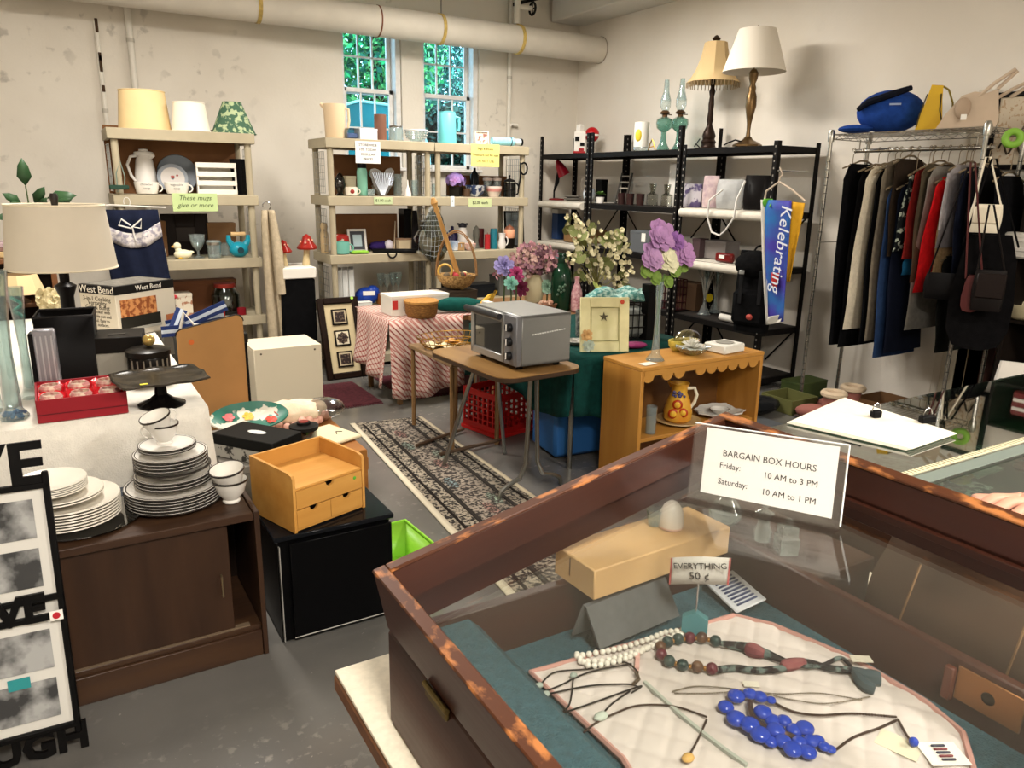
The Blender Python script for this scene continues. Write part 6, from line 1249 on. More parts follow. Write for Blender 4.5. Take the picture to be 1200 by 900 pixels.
t = thing('tote_bag', 'beige tote bag with two stiff handles leaning to one side', 'handbag', l, face(l)); BG = mat('c2ae98', .7, var=.05)
obj('body', G().at(RX).prism([(-30 * s, 0), (30 * s, 0), (32 * s, 10 * s), (27 * s, 42 * s), (16 * s, 38 * s), (4 * s, 40 * s), (-8 * s, 36 * s), (-22 * s, 16 * s)], -.07, .07), BG, t)
obj('handle', G().tube([(8 * s, -.06, 34 * s), (22 * s, -.08, 48 * s), (40 * s, -.08, 62 * s), (42 * s, -.08, 60 * s), (26 * s, -.07, 42 * s)], 2 * s, 8), BG, t); obj('handle', G().tube([(22 * s, .02, 30 * s), (40 * s, .0, 42 * s), (62 * s, .0, 54 * s), (63 * s, .0, 51 * s), (40 * s, .01, 34 * s)], 2 * s, 8), BG, t)
obj('knot', G().sph((-5 * s, -.08, 22 * s), (8 * s, 4 * s, 12 * s), 12, 8), mat('a8927c', .7), t); obj('tag', G().box((-3 * s, -.11, 12 * s), (6 * s, .5 * s, 6 * s)), WHITE, t)
# hanging purses near the camera end
PX = 4.44
def hang_purse(label, px0, px1, py0, py1, m, strap_top, flapm=None, dep=.06, X_=PX, nm='handbag', sm=None, bot=.85):
    l, s = place((px0 + px1) / 2, (py0 + py1) / 2, 0, X=X_); c = pX((px0 + px1) / 2, (py0 + py1) / 2, X_); w, h = (px1 - px0) * s, (py1 - py0) * s
    t = thing(nm, label, 'handbag', (c.x, c.y, c.z - h / 2), face(c)); obj('body', G().at(RX).prism([(x * w, z * h) for x, z in ((-.3, 1), (-.42, .8), (-.5, .4), (-.47, .16), (-.34, .03), (-.1, 0), (.12, 0), (.36, .04), (.48, .18), (.5, .42), (.42, .8), (.3, 1))], -dep / 2, dep / 2) if 'suede' in label or 'wine' in label else G().add(*pillow(w, dep, h)), m, t)
    if flapm: obj('flap', G().box((w * .04, -dep * .4, h * .62), (w * .86, dep * .25, h * .6), .008), flapm, t)
    tp = pX(strap_top[0], strap_top[1], X_); M = Matrix.Rotation(-face(c), 3, 'Z'); q = M @ (tp - Vector((c.x, c.y, c.z - h / 2)))
    obj('strap', G().tube([(-w * .42, 0, h * .9), (q.x - .01, q.y, q.z), (q.x + .01, q.y, q.z), (w * .42, 0, h * .9)], .005, 6), sm or m, t); return t
hang_purse('small white clutch purse hanging by a thin chain', 1139, 1170, 241, 271, mat('e2d8c2', .5), (1158, 184), mat('ded3bc', .5), .06, 4.34)
hang_purse('black evening purse with a silver clasp', 1086, 1128, 321, 350, mat('0f0d0e', .4), (1137, 196), None, .05, 4.38)
o = one('clasp', 'silver clasp plate on the black evening purse', 'clasp', G().box((0, 0, 0), (.02, .01, .022), .003), CHROME, pX(1120, 334, PX - .065), -.9) if False else None
hang_purse('wine red leather shoulder bag', 1129, 1148, 324, 364, mat('4a1f1e', .35), (1140, 190), None, .05, 4.24)
hang_purse('large black suede shoulder bag below the white clutch', 1120, 1182, 280, 406, fabric('0c0b0c', .3), (1165, 186), None, .08, 4.34)
hang_purse('black leather pouch with brown piping', 1142, 1174, 318, 363, mat('14100f', .4), (1162, 240), mat('1d1614', .4), .05, 4.24)
# black garments beyond the near post
garment('coat', 'black coat hanging just past the near post of the rack', 'coat', 1172, 206, 330, 32, BLK, .16, 0)
l = pX(1187, 162, 4.42); one('tape_roll', 'lime green roll hanging at the corner of the wire rack', 'tape', G().tube([(.034 * math.cos(a), 0, .034 * math.sin(a)) for a in [i * PI / 12 for i in range(24)]], .019, 10, True), mat('79a83a', .5), (l.x, l.y, l.z), face(l))
# shoes and boxes at the foot of the rack
def boot(px, py, lb, hx, cuff, g_, z=.0, X_=4.5, sc_=1.0, rz=0):
    l, s = place(px, py, z + .002, X=X_); s *= sc_; t = thing('ankle_boot', lb, 'shoe', l, face(l) + rz, g_)
    obj('upper', G().sph((-8 * s, 0, 8 * s), (19 * s, 9 * s, 8 * s), 16, 8).tube([(6 * s, 0, 6 * s), (7 * s, 0, 18 * s), (8 * s, 0, 28 * s)], [10 * s, 9 * s, 9.5 * s], 14), mat(hx, .8), t)
    obj('sole', G().sph((-4 * s, 0, 2 * s), (24 * s, 10 * s, 2.4 * s), 16, 6), mat('3a2a22', .7), t)
    obj('cuff', G().tube([(9.8 * s * math.cos(a) + 8 * s, 9.8 * s * math.sin(a), 29 * s) for a in [i * PI / 8 for i in range(16)]], 3.4 * s, 8, True), mat(cuff, .95, bump=.6, bscale=120), t); return t
boot(966, 472, 'dusty pink ankle boot with cream fleece cuff in front', '8f584e', 'cdb89c', 'pink fleece boots', X_=4.30, sc_=1.15); boot(988, 469, 'dusty pink ankle boot with cream fleece cuff behind its pair', '8f584e', 'cdb89c', 'pink fleece boots', X_=4.56, sc_=1.1)
def openbox(label, px0, px1, py, X_, dep, h, hx, rz=0):
    a, b = at(px0, py, 0, X=X_), at(px1, py, 0, X=X_); t = thing('open_carton', label, 'box', (X_ + dep / 2, (a.y + b.y) / 2, .003), rz); w = abs(a.y - b.y); m = mat(hx, .8)
    obj('bottom', G().box((0, 0, .005), (dep, w, .01)), m, t)
    for (cx, cy, sx, sy) in ((-dep / 2, 0, .008, w), (dep / 2, 0, .008, w), (0, -w / 2, dep, .008), (0, w / 2, dep, .008)): obj('side', G().box((cx, cy, h / 2), (sx, sy, h)), m, t)
    return t
openbox('open brown cardboard box of shoes under the clothes', 1000, 1075, 470, 4.6, .3, .13, '6a4c30')
openbox('olive open cardboard tray on the floor beside the steel rack', 893, 930, 462, 4.2, .26, .1, '5a5a30')
def shoe(px, py, lb, hx, X_, g_=None, rz=0):
    l, s = place(px, py, .002, X=X_); t = thing('shoe', lb, 'shoe', l, face(l) + rz, g_)
    obj('upper', G().sph((-6 * s, 0, 6 * s), (16 * s, 7 * s, 6 * s), 14, 8).tube([(5 * s, 0, 5 * s), (8 * s, 0, 12 * s)], [7 * s, 6.4 * s], 12), mat(hx, .6), t); obj('sole', G().sph((-2 * s, 0, 1.5 * s), (20 * s, 8 * s, 1.8 * s), 14, 5), mat('1c1614', .6), t)
    obj('lace', G().tube([(-2 * s, -4 * s, 11 * s), (0, 0, 13 * s), (-4 * s, 4 * s, 11 * s), (-6 * s, -3 * s, 10 * s)], .7 * s, 4), mat('8a6a5a', .7), t)
shoe(1015, 480, 'dark burgundy laced shoe beside the pink boots', '4a1a1c', 4.4); shoe(1040, 476, 'tan brown leather shoe in the row under the clothes', '6a4428', 4.42); shoe(1058, 474, 'brown suede shoe next to the open cardboard box', '5a3a26', 4.4)
l = at(1083, 470, 0, X=4.4); t = thing('black_sandal', 'black slip-on clog standing near the chrome post', 'shoe', (l.x, l.y, .002), face(l)); obj('upper', G().tube(arc((0, 0, .02), .07, .09, 0, PI), .022, 8), BLACK, t); obj('sole', G().sph((0, 0, .015), (.13, .05, .016), 14, 6), BLACK, t)
one('plastic_bag', 'crumpled black plastic bag on the floor beside the pink boots', 'bag', G().sph((0, 0, .06), (.2, .12, .06), 16, 8).sph((-.1, .03, .08), (.1, .08, .05), 10, 6), mat('17181a', .25), (4.02, 3.42, .002))
one('grey_mat', 'grey rubber mat on the floor beside the bookcase', 'mat', G().box((0, 0, .006), (.5, .6, .012), .003), mat('4c4f52', .7), (3.72, 3.05, .001))
# ================================================================== LEFT FOREGROUND
# ---- long table under the white cloth
ZW = .74; tx0, tx1, ty0, ty1 = -.95, .385, 2.70, 4.85
t = thing('long_table', 'long folding table hidden under the white lace cloth', 'table', ((tx0 + tx1) / 2, (ty0 + ty1) / 2, 0))
obj('table_top', G().box((0, 0, ZW - .022), (tx1 - tx0, ty1 - ty0, .03), .004), WOODT, t)
for sx in (-1, 1):
    for sy in (-1, 1): obj('leg', G().cyl((sx * .6, sy * 1.0, 0), (sx * .6, sy * 1.0, ZW - .037), .015, 8), STL, t)
LACE = mat('e6e1d6', .9, var=.04, scale=30, bump=.3, bscale=200)
t = thing('white_tablecloth', 'white lace edged cloth draped over the long table', 'tablecloth'); zc = ZW + .001; g = G()
g.grid(lambda u, v: (tx0 - .01 + (tx1 - tx0 + .02) * u, ty0 - .01 + (ty1 - ty0 + .02) * v, zc - .0035), 6, 8)
g.grid(lambda u, v: (tx0 - .01 + (tx1 - tx0 + .02) * u + .02 * v * (u > .98), ty0 - .01 - .012 * v * (1 + math.sin(u * 19)) - .012 * v, zc - .0035 - .42 * v), 40, 8)
g.grid(lambda u, v: (tx1 + .01 + .014 * v * (1.2 + math.sin(u * 24)) + .01 * v, ty0 - .01 + (ty1 - ty0 + .02) * u, zc - .0035 - .42 * v), 40, 8)
obj('cloth', g, LACE, t, thick=.004)
g = G(); [g.sph((tx1 + .035 + .012 * math.sin(u * 24 * .046), ty0 + .045 * u, zc - .425), (.006, .026, .016), 8, 5) for u in range(47)]
o = obj('lace_edge', g, LACE, t); o['kind'] = 'stuff'
ZW = ZW + .003
def onW(px, py): return pz(px, py, ZW)
# red gift box of glasses
a, b = onW(46, 497), onW(150, 484); w = (b - a).length; ang = math.atan2(b.y - a.y, b.x - a.x); dp = .26; hh = .074
cx = (a + b) / 2; RB_ = mat('8a1420', .45)
t = thing('gift_box', 'open red gift box holding six glasses in red satin', 'box', (cx.x - math.sin(ang) * dp / 2, cx.y + math.cos(ang) * dp / 2 + .005, ZW), ang)
obj('bottom', G().box((0, 0, .004), (w, dp, .008)), RB_, t)
for (x, y, sx, sy) in ((-w / 2, 0, .006, dp), (w / 2, 0, .006, dp), (0, -dp / 2, w, .006), (0, dp / 2, w, .006)): obj('side', G().box((x, y, hh / 2), (sx, sy, hh), .001), RB_, t)
obj('lid_line', G().box((0, -dp / 2 - .0035, hh * .36), (w + .004, .002, .003)), mat('5c0c16', .5), t)
def satin(u, v): return ((u - .5) * (w - .01), (v - .5) * (dp - .01), hh - .008 - .036 * abs(math.sin(u * 3 * PI)) ** .4 * abs(math.sin(v * 2 * PI)) ** .4 + .004 * math.sin(u * 40 + v * 23))
obj('satin_lining', G().grid(satin, 36, 24), mat('c01a24', .25, var=.1, scale=30), t, thick=.002)
for i in range(3):
    for j in range(2):
        o = copy_tree(bpy.data.objects['giftglass']) if False else one('gift_glass', 'small patterned glass nested in red satin in the gift box', 'glass', G().lathe([(.02, 0), (.032, .014), (.034, .026), (.028, .036), (.024, .036), (.029, .026), (.026, .015), (.001, .006)], 18), mat('b9807c', .15, h2='d9c9b4', scale=50, lo=.45, hi=.6), (0, 0, 0), 0, 'glasses in the red gift box')
        lx, ly = (i - 1) * w / 3, (j - .5) * dp / 2; o.location = (t.location.x + lx * math.cos(ang) - ly * math.sin(ang), t.location.y + lx * math.sin(ang) + ly * math.cos(ang), ZW + hh - .034)
# cake stand
l = onW(190, 474); s = sc(l)
t = thing('cake_stand', 'black footed cake stand with a square ruffled plate', 'cake stand', l, face(l) + .2); DK = mat('17140f', .25, h2='3a332a', scale=14)
obj('foot', G().lathe(turn([(26, 0), (26, 2), (14, 7), (7, 13), (6, 24), (12, 29)], s), 28), mat('0e0c0b', .2), t)
def plate(u, v): x, y = (u - .5) * 2, (v - .5) * 2; e = max(abs(x), abs(y)); return (50 * s * x * (1 - .08 * abs(y)), 50 * s * y * (1 - .08 * abs(x)) * .9, 31 * s + (3.5 * s * (e ** 6)) + .8 * s * math.sin(9 * x + 7 * y) * e ** 4)
obj('plate', G().grid(plate, 24, 24), DK, t, thick=.006)
obj('price_tag', G().box((-22 * s, -26 * s, 33.6 * s), (8 * s, 5 * s, .4 * s)), mat('d8c928', .6), t)
obj('collar', G().tube([(20 * s * math.cos(a), 18 * s * math.sin(a), 28 * s) for a in [i * PI / 12 for i in range(24)]], 1.6 * s, 6, True), mat('0e0c0b', .2), t)
# tall glass vases at the left edge
for (px_, py_, lb, r0, h, tint) in ((17, 490, 'tall clear glass vase with blue marbles on the white cloth', 15, 172, 'dfeae8'), (-8, 482, 'tall flared glass vase half hidden beside the marble vase', 15, 160, 'dfe8e8'), (36, 466, 'slim clear glass vase with a teal twist behind the marble vase', 9, 130, 'd6e6e0')):
    l = onW(px_, py_); s = sc(l); GL = glass('e6efee', .06, 1.8, .97, 'tv' + tint, .07)
    t = thing('tall_vase', lb, 'vase', l, 0, 'tall glass vases'); obj('vase', G().lathe(turn([(r0, 0), (r0, 4), (r0 * .62, 12), (r0 * .5, h * .45), (r0 * .62, h * .7), (r0 * .95, h), (r0 * .88, h), (r0 * .54, h * .7), (r0 * .42, h * .45), (r0 * .5, 14), (.1, 10)], s), 20, lobes=8, lamp=.05), GL, t)
    if px_ == 17:
        g = G()
        for i in range(46): a, r = rnd(0, 6.3), rnd(0, r0 * .8); g.sph((r * s * math.cos(a), r * s * math.sin(a), (2.5 + rnd(0, 7) * (1 - r / r0 * .5)) * s), 2.2 * s, 8, 6)
        o = obj('marbles', g, mat('2f6f9a', .15), t); o['kind'] = 'stuff'
    if px_ == 36: obj('teal_twist', G().tube([(4 * s * math.cos(k * .5), 4 * s * math.sin(k * .5), (95 + k * 1.2) * s) for k in range(20)], 2 * s, 6), mat('3fa08c', .2), t)
# silver slim box, black bin
l = pz(52, 470, ZW); l = Vector((-.10, 3.12, ZW)); s = sc(l)
t = thing('silver_case', 'slim silver ridged case standing between the vases and the black bin', 'case', at(62, 470, ZW, 3.06), -.1); obj('body', G().box((0, 0, .12), (.07, .05, .24), .006), mat('9c9aa0', .35, .7), t)
for k in range(4): obj('rib', G().box((-.024 + .016 * k, -.026, .12), (.005, .004, .2), .001), mat('c5c3c8', .3, .7), t)
obj('edge', G().box((-.038, 0, .115), (.014, .056, .23), .003), BLACK, t)
lw = at(86, 440, ZW, 3.32); s = sc(lw)
t = thing('waste_bin', 'black square tapered bin standing behind the red gift box', 'bin', lw, -.1)
wt, wb, hb = 58 * s, 51 * s, (440 - 364) * s
g = G(); vs = [(-wb / 2, -wb / 2, 0), (wb / 2, -wb / 2, 0), (wb / 2, wb / 2, 0), (-wb / 2, wb / 2, 0), (-wt / 2, -wt / 2, hb), (wt / 2, -wt / 2, hb), (wt / 2, wt / 2, hb), (-wt / 2, wt / 2, hb)]
g.add(vs, [(3, 2, 1, 0), (0, 1, 5, 4), (1, 2, 6, 5), (2, 3, 7, 6), (3, 0, 4, 7)]); obj('body', g, mat('0b0909', .5), t, thick=.006)
g = G(); g.tube([(-wt / 2, -wt / 2, hb), (wt / 2, -wt / 2, hb), (wt / 2, wt / 2, hb), (-wt / 2, wt / 2, hb)], .005, 6, True); obj('rim', g, mat('1a1716', .4), t)
# large lamp with white drum shade
yl = 3.62; l = at(88, 420, ZW, yl); s = sc(l); zb0 = pY(78, 313, yl).z - ZW; zb1 = pY(72, 240, yl).z - ZW
t = thing('table_lamp', 'large table lamp with a white drum shade and black turned base', 'lamp', l)
obj('base', G().lathe([(.07, 0), (.07, .02), (.03, .04), (.026, .1), (.026, zb0 - .12), (.042, zb0 - .075), (.018, zb0 - .06), (.02, zb0 + .02)], 20), mat('0d0a09', .35), t)
obj('lamp_shade', G().lathe([(56 * s, zb0), (49 * s, zb1), (49 * s - .004, zb1), (56 * s - .004, zb0)], 48, cap=False), mat('d6ccba', .85, var=.02), t)
g = G(); [g.tube([(r * math.cos(a), r * math.sin(a), z) for a in [i * PI / 20 for i in range(40)]], .004, 5, True) for r, z in ((49 * s, zb1),)]; obj('top_rim', g, mat('e2d6bc', .7), t)
g = G(); [g.tube([(r * math.cos(a), r * math.sin(a), z) for a in [i * PI / 20 for i in range(40)]], .004, 5, True) for r, z in ((56 * s, zb0),)]; obj('bottom_rim', g, mat('e2d6bc', .7), t)
obj('spider', G().cyl((-49 * s, 0, zb1 - .02), (49 * s, 0, zb1 - .02), .003, 5).cyl((0, -49 * s, zb1 - .02), (0, 49 * s, zb1 - .02), .003, 5), CHROME, t); obj('finial', G().lathe([(.004, zb1 - .02), (.012, zb1), (.016, zb1 + .03), (.012, zb1 + .045)], 12), mat('2b2622', .4), t)
obj('stem', G().cyl((0, 0, zb0), (0, 0, zb1), .006, 8), CHROME, t)
# dresser at the wall with books, cream lamp, plant
yd = 5.1; xd1 = pY(70, 345, yd).x; zd = pY(10, 303, yd).z
t = thing('dresser', 'old brown wooden hutch standing behind the drum lamp', 'cabinet', (xd1 - .55, yd + .22, 0)); BW = wood('5e3a20', '744a2a', 'x'); w = 1.1
obj('top', G().box((0, 0, zd - .015), (w, .44, .03), .004), BW, t)
for sx in (-1, 1): obj('side', G().box((sx * (w / 2 - .015), 0, (zd - .03) / 2), (.03, .42, zd - .03), .003), BW, t)
obj('back', G().box((0, .2, (zd - .03) / 2), (w - .06, .015, zd - .04)), mat('2c1c12', .7), t)
for z in (zd - .27, zd - .6): obj('shelf', G().box((0, 0, z), (w - .06, .4, .024), .003), BW, t)
zz = zd + .001
for i, (hx, th) in enumerate((('b9a072', .035), ('7a5a52', .02), ('a08a8c', .026))):
    one('book', ['thick tan book lying on the hutch', 'thin plum book in the middle of the pile on the hutch', 'mauve patterned book on top of the pile on the hutch'][[0, 1, 2][i]], 'book', G().box((0, 0, th / 2), (.3, .2, th), .003).box((.0, -.1, th / 2), (.29, .004, th * .6)), mat(hx, .7, var=.15, scale=40), (at(8, 300, zz, yd).x - .08, yd + .13, zz), .05 * i); zz += th + .001
l = at(48, 345, zd - .256, yd + .1); s = sc(l)
sh = thing('table_lamp', 'small table lamp with a cream pleated shade on the hutch shelf', 'lamp', (l.x - .1, yd - .02, zd - .246))
obj('base', G().lathe([(.05, 0), (.05, .01), (.02, .03), (.02, .07)], 14), mat('3a2a1c', .4), sh); obj('lamp_shade', G().lathe(turn([(26, 11), (19, 32), (18, 32), (25, 11.5)], s), 8, cap=False), mat('d9b98c', .8), sh)
l = at(40, 292, zd + .002, yd + .02); t = thing('potted_plant', 'broad leaved green plant rising behind the drum lampshade', 'plant', (pY(36, 250, yd).x, yd + .1, zd + .002))
obj('pot', G().lathe([(.05, 0), (.07, .11), (.06, .11), (.045, .02)], 18), mat('6a4a38', .6), t); base = Vector((0, 0, .1)); st = G()
for (px_, py_, sz_, tl) in ((30, 208, 20, (0, -.3, 1)), (25, 228, 15, (-.6, -.5, .4)), (55, 222, 20, (.9, -.3, .1)), (47, 234, 13, (.3, -.6, .5)), (70, 236, 14, (1, -.2, -.1)), (18, 240, 13, (-1, -.3, -.3)), (35, 236, 16, (.1, -.8, .3)), (40, 228, 17, (.4, -.5, .6)), (28, 236, 18, (-.3, -.6, .2)), (62, 232, 15, (.9, -.4, .4))):
    q = pY(px_, py_ + 10, yd + .05) - t.location; d = Vector(tl).normalized(); sc_ = sz_ * .0075; e = d.cross(Vector((0, -1, .2))).normalized(); m_ = q + d * sc_ * .5
    st.tube([base, base.lerp(q, .5) + Vector((0, 0, .03)), q], .004, 5)
    obj('leaf', G().add([q, q + d * sc_ * .35 + e * sc_ * .24, q + d * sc_ * .75 + e * sc_ * .17, q + d * sc_ * 1.05, q + d * sc_ * .75 - e * sc_ * .17, q + d * sc_ * .35 - e * sc_ * .24, q + d * sc_ * .55 + Vector((0, .012, -.012))], [(0, 1, 6), (1, 2, 6), (2, 3, 6), (3, 4, 6), (4, 5, 6), (5, 0, 6)]), mat('2d4a2c', .4), t, thick=.002)
obj('stems', st, mat('4a5a34', .6), t)
# appliance carton with printed sides
ym = 4.25; a0 = pY(140, 392, 4.05); a = Vector((a0.x, 4.05, ZW)); s = sc(a)
vL = (pY(97, 378, 4.24) - a); vL.z = 0; vR = Vector((.27, .28, 0)); hB = pY(140, 330, 4.05).z - pY(140, 391, 4.05).z
e1, e2 = vL, Vector((vR.x, vR.y, 0)); ang = math.atan2(-vL.y, -vL.x)
wL, wR = vL.length, .36
t = thing('appliance_carton', 'printed carton for a slow cooker standing on the white cloth', 'box', (a.x, a.y + .0, ZW), ang)   # local: +x away from corner is negative x
obj('body', G().box((-wL / 2, wR / 2, hB * .42), (wL, wR, hB * .84), .002), mat('cfc6b4', .7), t)
obj('top_band', G().box((-wL / 2, wR / 2, hB * .92), (wL + .002, wR + .002, hB * .17), .002), mat('1a1816', .5), t)
obj('flap_print', G().box((-wL / 2, wR / 2, hB * 1.006), (wL * .9, wR * .9, .001)), mat('77736a', .6, h2='4a463e', scale=30, stretch=(1, 6, 1)), t)
text('lettering', 'West Bend', .05, mat('e8e2d6', .6), t, TR(-wL / 2, -.002, hB * .92) @ RX)
for i, wd in enumerate(('3-in-1 Cooking', 'Versatility', 'Grill & Buffet', 'Slow cooker with', 'removable pot and', 'glass lid. Easy to', 'clean surfaces.')): text('lettering', wd, .030 if i < 3 else .022, mat('3a3228', .7), t, TR(-wL * .52, -.0005, hB * (.74 - .085 * i)) @ RX)
MR = Matrix(((0, 0, 1, .0), (1, 0, 0, 0), (0, 1, 0, 0), (0, 0, 0, 1)))
text('lettering', 'West Bend', .035, mat('e8e2d6', .6), t, TR(.002, wR * .55, hB * .92) @ MR)
obj('food_photo', G().box((.0015, wR * .36, hB * .56), (.002, wR * .6, hB * .34)), mat('8a4a24', .6, h2='c98a54', scale=40, lo=.45, hi=.55), t)
obj('pot_photo', G().box((.0018, wR * .38, hB * .28), (.002, wR * .66, hB * .22)), mat('26241f', .5), t); obj('trim_photo', G().box((.002, wR * .42, hB * .14), (.002, wR * .6, hB * .05)), mat('a9a69c', .4), t); obj('side_photo', G().box((.002, wR * .88, hB * .2), (.002, wR * .14, hB * .2)), mat('a9653c', .6), t)
# dark box with slot, brass ball, striped tin
l = pz(138, 428, ZW); t = thing('shadow_case', 'black lidded box with a grey front beside the striped tin', 'box', at(140, 440, ZW, 3.22), -.15); s = sc(t.location)
obj('body', G().box((0, .09, 16 * s), (44 * s, .18, 32 * s), .003), mat('8f8b80', .6), t); obj('lid', G().box((0, .09, 40 * s), (56 * s, .2, 18 * s), .003), mat('12100e', .4), t); obj('slot', G().box((0, .06, 49.5 * s), (18 * s, .02, 1 * s)), mat('2d2925', .4), t)
l = at(177, 446, ZW, 3.12); s = sc(l)
t = thing('striped_tin', 'round black glass canister with brass knob beside the cake stand', 'canister', l); obj('body', G().lathe(turn([(22, 0), (23, 2), (23, 30), (22, 32)], s), 28), mat('14110e', .25), t)
obj('lid', G().lathe(turn([(24, 32), (24.4, 38), (20, 40), (.1, 42)], s), 28), mat('191511', .3), t); obj('knob', G().sph((2 * s, 0, 49 * s), 7 * s, 14, 10), mat('c2a560', .25, .6), t)
for k in range(7): a = -2.5 + k * .3; obj('stripe', G().box((23.1 * s * math.cos(a), 23.1 * s * math.sin(a), 16 * s), (1.5 * s, 1.5 * s, 26 * s), 0, a), mat('6f665a', .4), t)
# cream rose lamp foot behind
l = at(46, 360, ZW, 4.2); s = sc(l); t = thing('rose_figure', 'cream ceramic rose cluster behind the black bin', 'ornament', at(66, 395, ZW, 3.95)); s = sc(t.location)
obj('foot', G().lathe(turn([(12, 0), (10, 6), (6, 30), (8, 42)], s), 16), mat('8a7a5e', .5), t); g = G()
for i in range(9): a = i * .7; petals(g, (9 * s * math.cos(a), 9 * s * math.sin(a), (48 + (i % 3) * 7) * s), 9 * s, 6, 3, (math.cos(a), -1, .5))
obj('blossom', g, mat('dccfa6', .6), t, smooth=False)
# tan board leaning beside the table, blue straps on a black box
pb0, pb1 = pz(207, 480, 0), None
yb = 3.66; A, B_, Cc, D_ = pY(206, 387, yb), pY(284, 369, yb), pY(284, 480, yb), pY(206, 452, yb)
BT = mat('a67a48', .7, var=.06, scale=5)
t = thing('tan_board', 'tan particle board panel with rounded corners standing beside the white table', 'board', (A.x, yb, 0)); g = G()
wB = B_.x - A.x; zl, zr = A.z, B_.z
pl = [(.0, .004), (wB, .004)] + [(wB - .03 + .03 * math.cos(a), zr - .03 + .03 * math.sin(a)) for a in [i * PI / 2 / 6 for i in range(7)]] + [(.03 + .03 * math.cos(a), zl - .03 + .03 * math.sin(a)) for a in [PI / 2 + i * PI / 2 / 6 for i in range(7)]]
obj('panel', G().at(RX).prism(pl, -.012, 0), BT, t); obj('edge', G().tube([(x, .0065, z) for x, z in pl[2:]], .006, 6), mat('221c18', .6), t); obj('sticker', G().cyl((.06, -.001, zl - .06), (.06, -.003, zl - .06), .012, 12), mat('c8642c', .6), t)
yk = 3.98; t = thing('black_carton', 'tall black carton behind the tan board', 'box', (A.x + .19, yk, 0)); zk_ = .76; obj('body', G().box((0, 0, zk_ / 2), (.30, .3, zk_), .004), mat('121110', .5), t); obj('lid', G().box((0, 0, zk_ - .02), (.31, .31, .05), .004), mat('1b1a18', .5), t)
for i, (x, y, z0, dx, dz, lb) in enumerate(((-.10, -.10, .07, .30, .0, 'longest'), (.02, -.02, .09, .2, .07, 'raised'), (-.04, -.06, .07, .05, .09, 'upright'), (-.06, .06, .07, .28, .03, 'hindmost'))):
    c0 = Vector((A.x + .06 + x, yk + y - .02, zk_ - .035 + z0)); d = Vector((dx, .04, dz)); tt = thing('folded_strap', '%s folded blue strap with silver print on the black carton' % lb, 'strap', c0, 0, 'blue folded straps')
    dd = d.normalized(); nn = Vector((0, -1, 0)); uu = dd.cross(nn).normalized(); L = d.length; hw = .026
    def rib(off, hwx): q = [-dd * L / 2 * 0 + uu * -hwx + nn * off, dd * L + uu * -hwx + nn * off, dd * L + uu * hwx + nn * off, uu * hwx + nn * off]; return G().add(q + [p - nn * .006 for p in q], [(0, 1, 2, 3), (7, 6, 5, 4), (0, 4, 5, 1), (1, 5, 6, 2), (2, 6, 7, 3), (3, 7, 4, 0)])
    obj('strap_band', rib(.003, hw), mat('1a3068', .5), tt); obj('print', rib(.006, hw * .3), mat('c4cedc', .4), tt)
t = thing('wire_easel', 'white bent wire frame standing beside the tan board', 'frame', (A.x + .07, 3.76, 0)); obj('wire', G().tube([(-.06, .04, .02), (-.05, 0, .78), (-.02, -.02, .9), (.02, -.02, .84), (.16, -.02, .82)], .007, 6).tube([(-.06, .04, .02), (.1, .04, .02)], .007, 6), mat('d0ccc4', .4), t)
# white box beyond
y0 = 4.6; a, b = pY(297, 409, y0), pY(376, 404, y0); zt_ = (a.z + b.z) / 2; w = b.x - a.x
t = thing('white_cabinet', 'plain white laminate box with two screw holes on the floor', 'box', ((a.x + b.x) / 2, y0 + .17, 0), .0); WL = mat('d9cdb4', .5)
obj('front_panel', G().box((0, -.165, zt_ / 2), (w, .016, zt_), .002), WL, t); obj('top_panel', G().box((0, .008, zt_ - .008), (w, .33, .016), .002), WL, t)
for sx in (-1, 1): obj('side_panel', G().box((sx * (w / 2 - .008), .008, (zt_ - .016) / 2), (.016, .33, zt_ - .017), .002), WL, t)
for sx in (-1, 1): obj('screw_hole', G().cyl((sx * w * .4, -.172, zt_ - .03), (sx * w * .4, -.1745, zt_ - .03), .006, 10), mat('4a3a28', .6), t)
# ---- low stand behind the bamboo box: cushion, tray, boxes
ZN = .36; x0, x1, y0, y1 = .66, 1.085, 3.02, 3.64
t = thing('low_chest', 'low orange brown wooden chest between the white cloth and the rug', 'chest', ((x0 + x1) / 2, (y0 + y1) / 2, 0)); OB = wood('8a5526', '9f6a34', 'x')
obj('body', G().box((0, 0, ZN / 2), (x1 - x0, y1 - y0, ZN), .004), OB, t); obj('drawer_front', G().box((.0, -(y1 - y0) / 2 - .004, ZN * .62), (x1 - x0 - .05, .012, ZN * .5), .003), OB, t); obj('side_rail', G().box(((x1 - x0) / 2 + .004, 0, ZN * .8), (.01, y1 - y0 - .03, .06), .003), OB, t)
ZN += .002
l = pz(330, 486, ZN); s = sc((.85, 3.5, ZN))
def pill(u, v): a = u * 2 * PI; b = (v - .5) * PI; return (.2 * math.cos(b) * math.cos(a) * (1 + .05 * math.sin(3 * a)), .1 * math.cos(b) * math.sin(a) * (1 + .06 * math.sin(5 * a)), .06 + .058 * math.sin(b) + .006 * math.sin(9 * a) * math.cos(b))
t = thing('ruffled_cushion', 'pink and cream ruffled cushion in a clear plastic bag', 'cushion', (.87, 3.52, ZN), .08); obj('cushion', G().grid(pill, 40, 14), mat('d9b89c', .9, h2='e2d3b8', scale=9, bump=.5, bscale=40), t)
g = G(); [g.sph((.2 * math.cos(a) * 1.02 - .02, .1 * math.sin(a) * 1.02, .03 + .012 * math.sin(a * 9)), .022, 8, 6) for a in [i * 2 * PI / 34 for i in range(34)]]; o = obj('ruffle', g, mat('d3a392', .9), t); o['kind'] = 'stuff'
